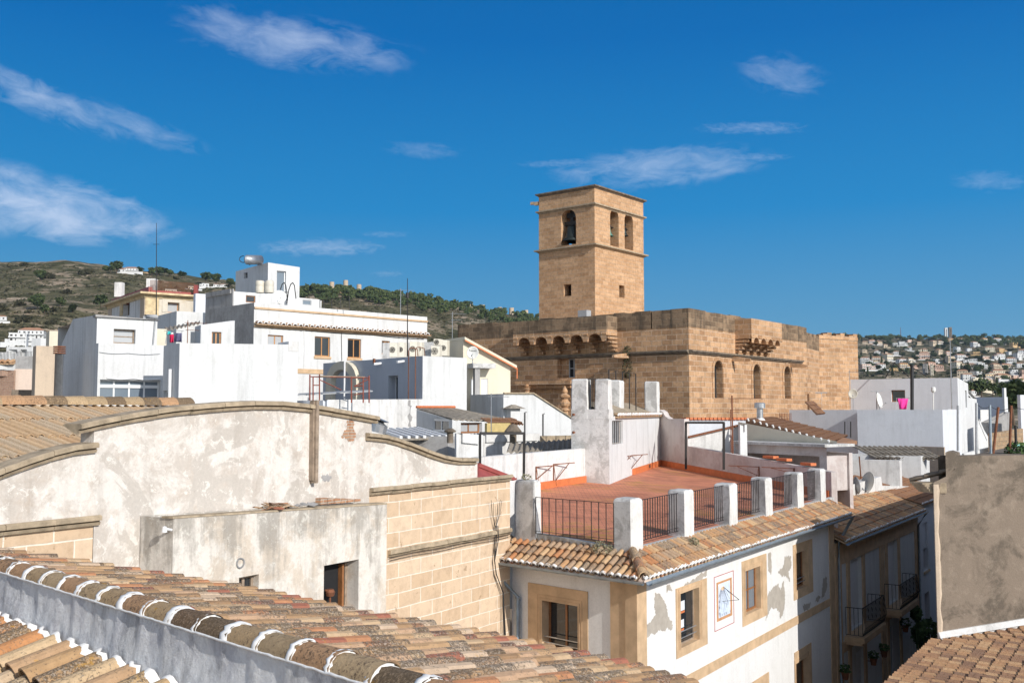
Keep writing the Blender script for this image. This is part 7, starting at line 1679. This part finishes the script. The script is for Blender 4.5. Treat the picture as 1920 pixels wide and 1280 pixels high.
for px, py, s, lab in ((1724, 1204, .45, 'big leafy plant at street level end of the shaded row, left'), (1742, 1204, .6, 'dark rounded shrub at the far end of the shaded row'), (1718, 1160, .3, 'climbing plant beside the last downpipe')):
    u, z = FS3.hit(px, py, .5); c = FS3.p(u, z, .5); mb = leafcloud(MB(), [(c.x, c.y, c.z + s * .8, s * .7, s * .7, s)], 260, .10, random.Random(px)); mb.tube([c - Vector((0, 0, c.z * .0 + 1.2)), c + Vector((0, 0, s))], .04, 5, 0); single('street_plant', mb, M['leaf_pot'], lab, 'plant', uv=False)
# ---------------- cement house across the street and its lower tiled neighbour ----------------
QA = G(1755, 27.6, 1060); QB = along(QA, dr(80), 2300); FQ = Face(QA, QB); QL = QA + dR * 26; zq = Z(1850, 854, FQ.p(FQ.hit(1850, 854)[0], 0, 0).y)
tq = thing('cement_house', 'large blank house wall in stained grey-brown cement on the right', 'house', V3(QA, 0))
pts = [QL, QA, QB, QB + dR * 11]; 
body(tq, pts, 0, [zq - .3, zq, zq, zq], 'cement', parapet=.5, pw=.25, tops={1: [(0, FQ.hit(1757, 925)[1] + .0), (FQ.hit(1772, 900)[0] / FQ.L, FQ.hit(1772, 898)[1]), (FQ.hit(1774, 900)[0] / FQ.L, FQ.hit(1774, 848)[1]), (FQ.hit(1793, 900)[0] / FQ.L, FQ.hit(1793, 846)[1]), (FQ.hit(1794, 900)[0] / FQ.L, zq), (1, zq)]}) if 0 else None
mb = MB(); tpq = [(0, FQ.hit(1757, 904)[1]), (FQ.hit(1774, 900)[0], FQ.hit(1774, 893)[1]), (FQ.hit(1774, 900)[0] + .003, FQ.hit(1774, 848)[1]), (FQ.hit(1780, 900)[0], FQ.hit(1780, 845)[1]), (FQ.hit(1793, 900)[0], FQ.hit(1793, 849)[1]), (FQ.hit(1793, 900)[0] + .003, zq), (FQ.L, zq + .05)]
wall(mb, FQ, 0, FQ.L, 0, tpq); wall(mb, FQ, .48, FQ.L, 3, [(.48, zq)] + [q for q in tpq if q[0] > .8], o=-.5)
for (a, za), (b, zb) in zip(tpq, tpq[1:]): mb.poly([FQ.p(a, za), FQ.p(b, zb), FQ.p(b + .476, zb, -.5), FQ.p(a + .476, za, -.5)])
zl_ = tpq[0][1]; FQ2 = Face(QL, QA); wall(mb, FQ2, 0, FQ2.L, 0, [(0, zq - .2), (FQ2.L - 1.2, zq - .2), (FQ2.L - 1.19, zl_), (FQ2.L, zl_)]); mb.poly([V3(QL, zq - .2), V3(QL + (QB - QA), zq - .2), V3(QA + dR * 1.2 + (QB - QA), zq - .2), V3(QA + dR * 1.2, zq - .2)]); mb.poly([V3(QL, 0), V3(QL, zl_), V3(QL + (QB - QA), zl_), V3(QL + (QB - QA), 0)]); mb.poly([V3(QB, 0), V3(QB, zl_), V3(QL + (QB - QA), zl_), V3(QL + (QB - QA), 0)]); build('wall', mb, M['cement'], tq)  # unseen street side raised and lengthened to shade the balcony house
mb = MB().poly([V3(q, zl_ - .02) for q in (QL, QA, QB, QL + (QB - QA))]); build('roof', mb, M['tile_far'], tq)
# rough corner strip, its sunlit look put into the pale tan colour
mb = MB(); rows = []; r_ = random.Random(3)
for k in range(60):
    z = lerp(0, zl_ - .05, k / 59); w = .12 + .07 * mnoise.noise(Vector((0, 0, z * 1.9))) + .03 * mnoise.noise(Vector((3, 0, z * 7))); rows.append([FQ.p(-.02, z, .0), FQ.p(-.02, z, .03), FQ.p(w * .5, z, .05 + .02 * mnoise.noise(Vector((9, 1, z * 6)))), FQ.p(w, z, .03), FQ.p(w + .02, z, 0)])
mb.grid(rows); build('lit_corner_strip', mb, M['tan'], tq, smooth=False)
# broken cornice stub at the corner
mb = MB()
for k in range(5):
    o = .30 - k * .055; z = zl_ - .02 - k * .055; mb.hexa([V3(QA + nR * -o * 1.0 * -1 * -1 + FQ.n * .02, z - .055), FQ.p(.35, z - .055, .06), FQ.p(.35, z - .055, -.6), V3(QA - nR * o - FQ.n * .6, z - .055), V3(QA - nR * o + FQ.n * .02, z), FQ.p(.35, z, .06), FQ.p(.35, z, -.6), V3(QA - nR * o - FQ.n * .6, z)])
build('cornice_stub', mb, M['cornice'], tq)
O = FQ.p(.62, zl_ + .32, .08); mb = tiles(MB(), O, V3(dR, 0), Vector((-nR.x * -1 * -1, -nR.y * -1 * -1, -.3)), 5, 1.25, .24, .4, random.Random(5), seg=5); build('eave_tiles', mb, M['cornice_dark'], tq, uv=False)
# lower tiled roof in front
zT = FQ.hit(1757, 1199)[1]; tl = thing('tiled_roof_house', 'low house with neat clean barrel tiles in the bottom right corner', 'house', V3(QA, 0))
ed = QA - nR * .22; slT = .13; dn_ = Vector((-nR.x, -nR.y, 0)) ; dnT = Vector((-nR.x, -nR.y, -slT)) if 0 else Vector((-nR.x, -nR.y, -slT))
# ridge side far right, eave on the street side
wT = .245; WID = 9.0; nT = 62; nX = int(WID * .953 / wT)
O = V3(ed + nR * WID * 1.0, 0) 
a_ = ed - dR * (nT * wT); start_ = V3(a_ + nR * WID, zT + slT * WID - .10)
def stT(k):
    # courses start at the wall of the cement house for the far columns
    return 0
mb = tiles(MB(), start_, V3(dR, 0), Vector((-nR.x, -nR.y, -slT)), nT + nX, lambda k: WID - max(0, (k + .5 - nT) * wT / .953), wT, .33, random.Random(12), seg=6, jit=.014, lift=.04); build('roof_tiles', mb, M['tile_new'], tl, uv=False)
# far part wraps past the corner of the cement wall
mb = tiles(MB(), V3(ed + nR * 1.6, zT + slT * 1.6 - .10), V3(dR, 0), Vector((-nR.x, -nR.y, -slT)), 6, 1.6, wT, .37, random.Random(14), seg=6, jit=.006)
mb = MB(); b0 = a_; pts = [ed - nR * -.15, a_ - nR * -.15, a_ + nR * WID, ed + nR * WID + dR * (WID * .953)]; zz = [zT - .16, zT - .16, zT + slT * WID - .2, zT + slT * WID - .2]; mb.prism([pts[1], pts[2], pts[3], pts[0]], 0, [zz[1], zz[2], zz[3], zz[0]]); build('wall', mb, M['white_dirty'], tl)
mb = MB(); za, zb = FQ.hit(1757, 1194)[1], FQ.hit(1919, 1168)[1]; ub = FQ.hit(1919, 1175)[0]; sl_ = (zb - za) / ub; U = 6
mb.fbox(FQ, -.02, U, za - .40, 0, .0, .10, z2=za + .0, z3=za + sl_ * U) ; build('flashing', mb, M['white_dirty'], tl)
mb = MB(); mb.fbox(FQ, -.02, U, 0, 0, .0, .16) if 0 else mb.hexa([FQ.p(-.02, za - .0, .16), FQ.p(U, za + sl_ * U, .16), FQ.p(U, za + sl_ * U, .0), FQ.p(-.02, za, 0), FQ.p(-.02, za + .14, .06), FQ.p(U, za + sl_ * U + .14, .06), FQ.p(U, za + sl_ * U + .14, .0), FQ.p(-.02, za + .14, 0)]); build('mortar_fillet', mb, M['white_dirty'], tl)
# ---------------- white roofs on the right ----------------
TR = 33
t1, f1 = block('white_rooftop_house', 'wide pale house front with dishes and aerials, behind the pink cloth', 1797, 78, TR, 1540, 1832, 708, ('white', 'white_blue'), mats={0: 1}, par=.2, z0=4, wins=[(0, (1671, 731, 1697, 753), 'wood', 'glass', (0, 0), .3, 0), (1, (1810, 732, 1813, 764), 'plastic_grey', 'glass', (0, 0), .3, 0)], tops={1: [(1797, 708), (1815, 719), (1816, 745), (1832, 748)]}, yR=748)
t2, f2 = block('white_box_house', 'left white box with a small dark vent, in shade', 1607, 64, 40, 1480, 1614, 768, 'white_blue', z0=4)
t3, f3 = block('white_box_house', 'big blank white box in shade with a bright sliver of sunlit side', 1767, 60, TR, 1607, 1801, 768, 'white_blue', z0=2)
t3b, _ = block('sunlit_box', 'sunlit white wall strip between the big box and the cream wall', 1778, 66, TR, 1768, 1812, 767, 'white', cat='wall', z0=4)
mb = MB().tube([P(1796, 845, 58), P(1796, 760, 58)], .07, 8); single('downpipe', mb, M['plastic_grey'], 'grey vertical pipe on the sunlit white wall', 'pipe', uv=False)
t4, f4 = block('tan_wall', 'peeling tan wall at the foot of the big white box', 1768, 55, TR, 1722, 1770, 838, 'tan', cat='wall', z0=4, thL=-34)
# lean-to with ridged tiles
def ridged(label, pts, n, mat='fibro', amp=.05, name='lean_to_roof', turns=1.0, cat='roof', par=None):
    a, b, c, d = pts; mb = MB(); rows = []
    for k in range(n * 6 + 1):
        f = k / (n * 6); h = amp * abs(math.sin(math.pi * f * n)) ; t1_ = a.lerp(b, f); t2_ = d.lerp(c, f); rows.append([t1_ + Vector((0, 0, h)), t2_ + Vector((0, 0, h)), t2_ + Vector((0, 0, h - .04)), t1_ + Vector((0, 0, h - .04))])
    mb.grid(rows); return single(name, mb, M[mat], label, cat, uv=False) if par is None else build(name, mb, M[mat], par, uv=False)
O = P(1596, 838, 54); mb = tiles(MB(), O, (P(1722, 838, 54) - O), Vector((.35, -.9, -.32)), 13, 1.9, (P(1722, 838, 54) - O).length / 13, .75, random.Random(6), seg=6, lift=.03); tl2 = single('lean_to_roof', mb, M['fibro'], 'small lean-to roof of ridged grey tiles under the big white box', 'roof', uv=False)
block('white_wall', 'white wall band carrying the ridged lean-to roof', 1724, 52, TR, 1560, 1740, 855, 'white', cat='wall', z0=4, thL=-70)
block('white_wall', 'sunlit white wall wedge below the tan wall', 1686, 57, 62, 1684, 1765, 896, 'white', cat='wall', z0=4, yR=876)
block('white_parapet', 'pale boxy parapet with a bright left edge, above the antenna dishes', 1684, 48, TR, 1577, 1688, 863, 'white_dirty', cat='parapet', z0=4, thL=-66)
block('white_post', 'bright narrow white wall end left of the boxy parapet', 1554, 41.6, 60, 1552, 1565, 868, 'white', cat='wall', z0=4)
F8, _ = slabwall('chimney_wall', 'stained white roof wall carrying the white dishes, above the street tiles', G(1563, 40.4), G(1702, 49.5), 8, lambda F: [(0, F.hit(1563, 918)[1]), (F.hit(1652, 895)[0], F.hit(1652, 893)[1]), (F.hit(1654, 895)[0], F.hit(1656, 910)[1]), (F.L, F.hit(1702, 912)[1])], th=.4)
dish(P(1627, 925, 43.6), (-.9, -.3, .25), .42, 'slender white dish seen edge-on above the street tiles', .5)
dish(P(1607, 925, 42.6), (.95, .1, .1), .34, 'dark dish seen edge-on beside the slender white one', .35, mat='plastic_grey')
mb = MB().tube([P(1615, 905, 46.5), P(1611, 855, 46.5)], .03, 6); single('iron_pole', mb, M['rust'], 'thin leaning rusty pole above the dishes', 'pole', uv=False)
# building with the low brown tile roof
tb = thing('brown_roof_house', 'pale house with a low brown tile roof and an open shaded loggia', 'house', P(1470, 850, 42))
A0, A1_, A2_, A3_ = P(1398, 788, 44), P(1448, 784, 52), P(1607, 827, 43), P(1562, 832, 39)
rowd = (A3_ - A0); axr = (A1_ - A0)
mb = tiles(MB(), A0, axr.normalized(), rowd.normalized(), int(axr.length / .30), rowd.length, .30, .55, random.Random(8), seg=4, pans=False); build('roof_tiles', mb, M['tile_far'], tb, uv=False)
mb = MB().hexa([q - Vector((0, 0, .12)) for q in (A0, A1_, A2_, A3_)] + [q - Vector((0, 0, -.02)) for q in (A0, A1_, A2_, A3_)]); build('roof_deck', mb, M['tile_far'], tb)
for k in range(13): q = A0.lerp(A3_, (k + .5) / 13); mb = MB().tube([q + Vector((0, 0, .02)), q + Vector((-.05, -.05, .12))], .045, 6); build('verge_tile_end', mb, M['mortar'], tb)
Fb = Face(A0.xy - Vector((.35, .0)), A3_.xy + (A3_ - A0).xy.normalized() * .2); zb0 = Fb.hit(1470, 829)[1]
mb = MB(); wall(mb, Fb, 0, Fb.L, zb0, [(0, A0.z - .055), (Fb.L, zb0 + .12)], o=-.02); build('gable_wall', mb, M['cream'], tb)
FL2 = Face(P(1378, 800, 42.5).xy, P(1549, 800, 38.4).xy); zt1 = FL2.hit(1450, 829)[1]; zt2 = FL2.hit(1450, 834)[1]; hb = hole_at(FL2, (1392, 852, 1537, 915), 1.6); hb['z1'] = FL2.hit(1450, 851)[1]
mb = MB(); wall(mb, FL2, 0, FL2.L, 4, zt2, [hb]); mb.fbox(FL2, hb['u0'] - .1, hb['u1'] + .1, 4, hb['z1'] + .1, -1.8, -1.6); build('loggia_wall', mb, M['mauve'], tb)
mb = MB().fbox(FL2, -.1, FL2.L + .1, zt2, zt1, -1.5, .22); build('ledge', mb, M['pillar'], tb)
mb = MB().tube([P(1413, 852, 40), P(1540, 858, 37.8)], .03, 5); 
for x, lab in ((1430, 'leftmost red roof tile stack on the mauve wall'), (1455, 'middle red brick lying on the mauve wall'), (1500, 'right red brick lying on the mauve wall')):
    u = F3.hit(x, 860)[0]; u2 = F3.hit(x + 20, 865)[0]; z = F3.hit(x + 10, 859 + (x - 1430) * .19)[1]; mb = MB().fbox(F3, u, u2, z, z + .1, -.25, .0); single('loose_brick', mb, M['orange'], lab, 'brick')
# long coping wall with red tiles
t6, f6 = block('coped_wall', 'long pale wall topped by a line of red tiles, behind the metal frame', 1284, 50, 78, 1280, 1402, 787, 'white_blue', cat='wall', z0=4)
F = f6[1]; mb = MB(); n = 16
for k in range(n): mb.fbox(F, F.L * k / n + .02, F.L * (k + .88) / n, Z(1284, 787, 50) + .003, Z(1284, 787, 50) + .12, -.5, .1)
build('coping_tiles', mb, M['orange'], t6)
t7, f7 = block('small_gable', 'low grey gable with a rusty sloping edge beside the metal frame', 1289, 44, 78, 1286, 1392, 820, 'white_dirty', cat='wall', z0=4, yR=796)
F = f7[1]; mb = MB().bar(F.p(0, Z(1289, 819, 44), .05), F.p(F.L, F.hit(1392, 795)[1], .05), .12, 0, .08); build('sloping_edge', mb, M['rust'], t7)
block('white_post', 'bright white stub below the brown roof ridge', 1387, 41, 62, 1384, 1400, 796, 'white', cat='wall', z0=10)
# chimney pipe with cap and aerials
p = P(1425, 785, 45); cp = thing('chimney', 'grey metal chimney pipe with a flat cowl on a white mortar base', 'chimney', p); H = 20 / FPX * 45
mb = MB().lathe(p, [(.14, 0), (.14, H)], 14); build('pipe', mb, M['steel'], cp, smooth=True); mb = MB().lathe(p + Vector((0, 0, H)), [(0, 0), (.24, 0), (.24, .22), (.18, .25), (0, .25)], 14); build('cowl', mb, M['steel'], cp); mb = MB().lathe(p - Vector((0, 0, .35)), [(.45, 0), (.3, .2), (.16, .38), (0, .38)], 12); build('base', mb, M['mortar'], cp)
yagi(P(1374, 850, 40), 108 / FPX * 40, 85, 'long comb-like tv aerial near the metal chimney pipe', n=14, arm=1.35, size=1.3, second=.45, mat='rust', mast_r=.03)
yagi(P(1371, 848, 39.5), 80 / FPX * 39.5, 95, 'shorter rusty aerial mast beside the comb-like aerial', n=3, arm=.3, size=.6, mat='rust')
mb = MB(); Fi = FCR; 
for k in range(8): x = 1462 + k * 3; mb.tube([P(x, 790, 50), P(x, 774, 50)], .02, 4)
single('railing', mb, M['rust'], 'short rusty railing at the foot of the church wall', 'railing', uv=False)
ridged('x', [P(0, 0, 1)] * 4, 1) if 0 else None
O = P(1508, 755, 62); mb = tiles(MB(), O, (P(1535, 753, 66) - O), Vector((.1, -.9, -.42)), 6, 1.9, .42, .6, random.Random(2), seg=4, pans=False); single('tile_fan', mb, M['tile_far'], 'small patch of old tiles between the church and the white boxes', 'roof', uv=False)
block('stone_stub', 'small stone wall piece behind the patch of old tiles', 1518, 68, 60, 1514, 1541, 738, 'church', cat='wall', z0=6)
# aerials on the wide pale house
for px, yt, yb, arm, lab in ((1540, 736, 768, .8, 'T-shaped aerial at the left corner of the wide pale house'), (1644, 733, 768, .8, 'T-shaped aerial left of the tilted white dish')):
    t = thing('antenna', lab, 'antenna', P(px, yb, 70)); mb = MB().tube([P(px, yb, 70), P(px, yt, 70)], .04, 6); build('mast', mb, M['plastic_grey'], t); mb = MB().tube([P(px - 11, yt, 70), P(px + 11, yt, 70)], .03, 5); build('aerial', mb, M['plastic_grey'], t)
yagi(P(1562, 714, 82), 30 / FPX * 82, 70, 'aerial pointing at the church, left on the wide pale house', n=5, arm=.9)
yagi(P(1594, 770, 74), 76 / FPX * 74, 75, 'aerial with a dark coil above the round yellowish dish', n=8, arm=1.2, second=.5)
dish(P(1600, 768, 72), (-.35, -.9, .15), .32, 'round yellowish dish on the wide pale house', 30 / FPX * 72, mat='beige_plastic')
dish(P(1650, 770, 70), (.75, -.6, .2), .5, 'tilted white dish seen at an angle beside the pink cloth', 20 / FPX * 70)
mb = MB().tube([P(1710, 770, 70), P(1710, 686, 70)], .12, 10).lathe(P(1710, 686, 70), [(0, .12), (.17, .10), (.17, 0), (0, 0)], 10); single('stove_pipe', mb, M['black'], 'tall black stove pipe beside the pink cloth', 'chimney', uv=False)
mb = MB().tube([P(1660, 708, 80), P(1677, 680, 80), P(1704, 706, 80)], .05, 5).tube([P(1713, 690, 80), P(1738, 706, 80)], .04, 5); single('roof_strut', mb, M['iron'], 'dark triangular strut frame on the wide pale house', 'frame', uv=False)
mb = MB().bar(P(1660, 708.5, 82), P(1690, 708.5, 82), .3, 0, .1); single('roof_hatch', mb, M['fibro'], 'dark slab under the triangular strut', 'slab', uv=False)
mb = MB().tube([P(1785, 768, 72), P(1781, 632, 72)], [.05, .025], 6); single('tall_mast', mb, M['steel'], 'tall thin mast at the right end of the wide pale house, reaching the skyline', 'mast', uv=False)
mb = MB().tube([P(1750, 768, 70), P(1750, 732, 70)], .04, 6).lathe(P(1750, 730, 70), [(0, .2), (.14, .15), (.16, -.1), (.1, -.2), (0, -.2)], 10); single('roof_lamp', mb, M['dish'], 'white egg-shaped fitting on a short post on the wide pale house', 'lamp', uv=False)
cloth('bright pink cloth hanging over the big white box', 1683, 1703, 747, 767, 68, 'pink_cloth', 3.5)
mb = MB().tube([P(1680, 746, 68), P(1706, 746, 68)], .015, 4).tube([P(1681, 770, 68.1), P(1681, 746, 68.1)], .02, 4).tube([P(1706, 770, 68.1), P(1706, 746, 68.1)], .02, 4); single('clothesline', mb, M['steel'], 'clothesline holding the bright pink cloth', 'clothesline', uv=False)
for px in (1584, 1595): mb = MB().tube([P(px, 820, 58), P(px, 790, 58)], .035, 5); single('iron_pole', mb, M['iron'], 'short dark pole before the left white box, %s of the pair' % ('left' if px == 1584 else 'right'), 'pole', uv=False)
# right edge jumble
block('blue_wall', 'pale blue-grey wall with a tall white pillar end, far right', 1886, 110, 60, 1825, 1890, 744, 'white_blue', cat='wall', z0=0)
block('white_pillar', 'slim white pillar at the end of the blue-grey wall', 1884, 108, 60, 1880, 1888, 727, 'white', cat='pillar', z0=0)
block('small_house', 'small whitewashed house with a ragged tile edge, right', 1838, 90, 60, 1830, 1858, 768, 'white_dirty', z0=0)
block('stone_house', 'rough cement gable with a dark sloping edge at the far right', 1852, 80, 60, 1838, 1895, 792, 'cement_grey', z0=0, yR=772)
block('white_gable', 'narrow white gable with a steep right slope', 1832, 76, 62, 1829, 1851, 785, 'white', cat='house', z0=0, yR=818)
rub = stone('rubble_masonry', (.34, .23, .14), (.46, .33, .21), (.40, .31, .22), .45, .3, .03, .3, .8, irregular=.12); M['rubble'] = rub
block('rubble_wall', 'brown rubble stone wall between the rusty poles', 1856, 66, 62, 1851, 1917, 812, 'rubble', cat='wall', z0=0, yR=803)
block('white_wall', 'low sunlit white wall behind the cement house parapet', 1805, 66, 66, 1800, 1895, 850, 'white', cat='wall', z0=0, yR=829)
block('pale_house', 'pale house edge cut by the right side of the picture', 1914, 75, 62, 1908, 1990, 740, 'white_blue', z0=0)
for x0, y0, x1, y1, mt, lab in ((1831, 853, 1831, 755, 'steel', 'leftmost tall pole above the cement house parapet, steel on rusty foot'), (1858, 852, 1856, 759, 'zinc', 'grey-blue steel pole above the parapet'), (1862, 852, 1872, 763, 'rust', 'leaning rusty pole right of the grey-blue one'), (1893, 852, 1896, 760, 'rust', 'tall rusty pole above the parapet'), (1905, 832, 1904, 797, 'iron', 'short dark pole nearest the right edge')):
    mb = MB().tube([P(x0, y0, 34), P(x1, y1, 34)], .045, 7); single('metal_pole', mb, M[mt], lab, 'pole', uv=False)
c = P(1908, 852, 34); mb = leafcloud(MB(), [(c.x, c.y, c.z + .1, .42, .4, .35)], 420, .06, random.Random(3)); single('potted_bush', mb, M['leaf_pot'], 'small bright green bush peeping over the cement parapet at the right', 'bush', uv=False)
mb = MB().bar(P(1893, 834, 36), P(1935, 834, 36), .3, 0, .1); single('green_awning', mb, M['net'], 'green awning edge above the small bush', 'awning', uv=False)
# town filling the gap behind
rf_ = random.Random(91)
for k, (px, y, Yd, w, h, wi, hip, ang, lab) in enumerate(((1815, 742, 240, 14, 5, 0, True, 20, 'white house with a tiled roof behind the right mast'), (1850, 735, 260, 16, 5, 1, True, 10, 'cream tiled house under the dark pine clump'), (1832, 725, 300, 13, 5, 0, False, 30, 'white flat-roofed house left of the pine clump'), (1878, 715, 320, 18, 5, 4, True, 15, 'sandy tiled house right of the pine clump'), (1905, 722, 280, 14, 6, 0, True, 25, 'white tiled house near the right edge below the hill'), (60, 640, 300, 16, 6, 0, True, 15, 'white tiled house at the foot of the left hillside'), (35, 645, 260, 12, 6, 0, False, 25, 'white flat house at the foot of the left hillside'))):
    villa(hillpt(px, y), w, h, VW[wi], hip, 300 + k, ang, lab, None)
# ---------------- cables and little fittings ----------------
def cable(par, F, pts, r=.012, mat='iron', o=.03, name='cable'):
    q = []
    for (x0, y0), (x1, y1) in zip(pts, pts[1:]):
        for k in range(6):
            t = k / 6; u, z = F.hit(lerp(x0, x1, t), lerp(y0, y1, t), o); q.append(F.p(u, z - .05 * math.sin(math.pi * t), o))
    u, z = F.hit(*pts[-1], o); q.append(F.p(u, z, o)); mb = MB().tube(q, r, 5); build(name, mb, M[mat], par, uv=False)
cable(tD, FD[1], [(488, 612), (560, 618), (700, 628), (795, 636)], .018)
cable(tD, FD[1], [(640, 622), (641, 676)], .018); cable(tD, FD[1], [(570, 616), (571, 650), (570, 690)], .02, 'pvc')
cable(tA2, FA2[1], [(186, 660), (240, 662), (300, 663)], .014, 'plastic_grey'); cable(tA2, FA2[1], [(200, 708), (250, 709), (300, 710)], .03, 'pvc')
mb = MB(); F = FT; u, z = F.hit(1216, 869); mb.fbox(F, u - .12, u + .12, ZT(-2.45), ZT(-2.30), .05, .062); build('drain_grate', mb, M['iron'], ch)
p = fp[1] - V3(dR, 0) * 2.6 + V3(dL, 0) * 3.0; mb = MB()
r_ = random.Random(8)
for k in range(9): a = r_.uniform(0, 6.3); c = Vector((p.x + r_.uniform(-.25, .25), p.y + r_.uniform(-.25, .25), p.z + .10)); mb.bar(c, c + Vector((math.cos(a), math.sin(a), .25)) * .45, .05)
single('iron_scraps', mb, M['iron'], 'small heap of dark iron scraps on the terrace floor behind the street pillars', 'scrap', uv=False)
# net awning frame and turquoise bracket on the loggia
mb = MB().tube([P(1502, 880, 40), P(1519, 868, 40), P(1519, 886, 40)], .03, 5).tube([P(1505, 878, 40), P(1519, 872, 40)], .02, 5); single('turquoise_bracket', mb, M['net'], 'turquoise metal bracket in front of the shaded loggia', 'bracket', uv=False)
# wires between poles on the right
for i, (a, b) in enumerate(((P(1831, 757, 34), P(1858, 760, 34)), (P(1858, 762, 34), P(1896, 763, 34)), (P(1896, 762, 34), P(1990, 765, 34)))):
    q = [a.lerp(b, k / 8) - Vector((0, 0, .12 * math.sin(math.pi * k / 8))) for k in range(9)]; mb = MB().tube(q, .009, 4); single('wire', mb, M['iron'], ['thin wire slung between the two leftmost poles above the cement parapet', 'thin wire slung between the grey-blue pole and the tall rusty pole', 'thin wire leaving the tall rusty pole to the right edge'][i], 'wire', uv=False)
# ---------------- air ----------------
m, nt, b = newmat('haze_air'); nt.nodes.remove(b); out = nt.nodes[0]
vol = nt.nodes.new('ShaderNodeVolumePrincipled'); vol.inputs['Color'].default_value = (.66, .82, 1.0, 1); vol.inputs['Density'].default_value = .00005; vol.inputs['Anisotropy'].default_value = .2
nt.links.new(vol.outputs[0], out.inputs['Volume'])
mb = MB().box(-9500, -3200, -60, 9500, 4300, 270); tag(build('haze', mb, m, uv=False), kind='stuff')
mb = MB(); mb.poly([(-9000, -3000, -.6), (9000, -3000, -.6), (9000, 4100, -.6), (-9000, 4100, -.6)]); tag(build('ground', mb, M['earth']), kind='structure')
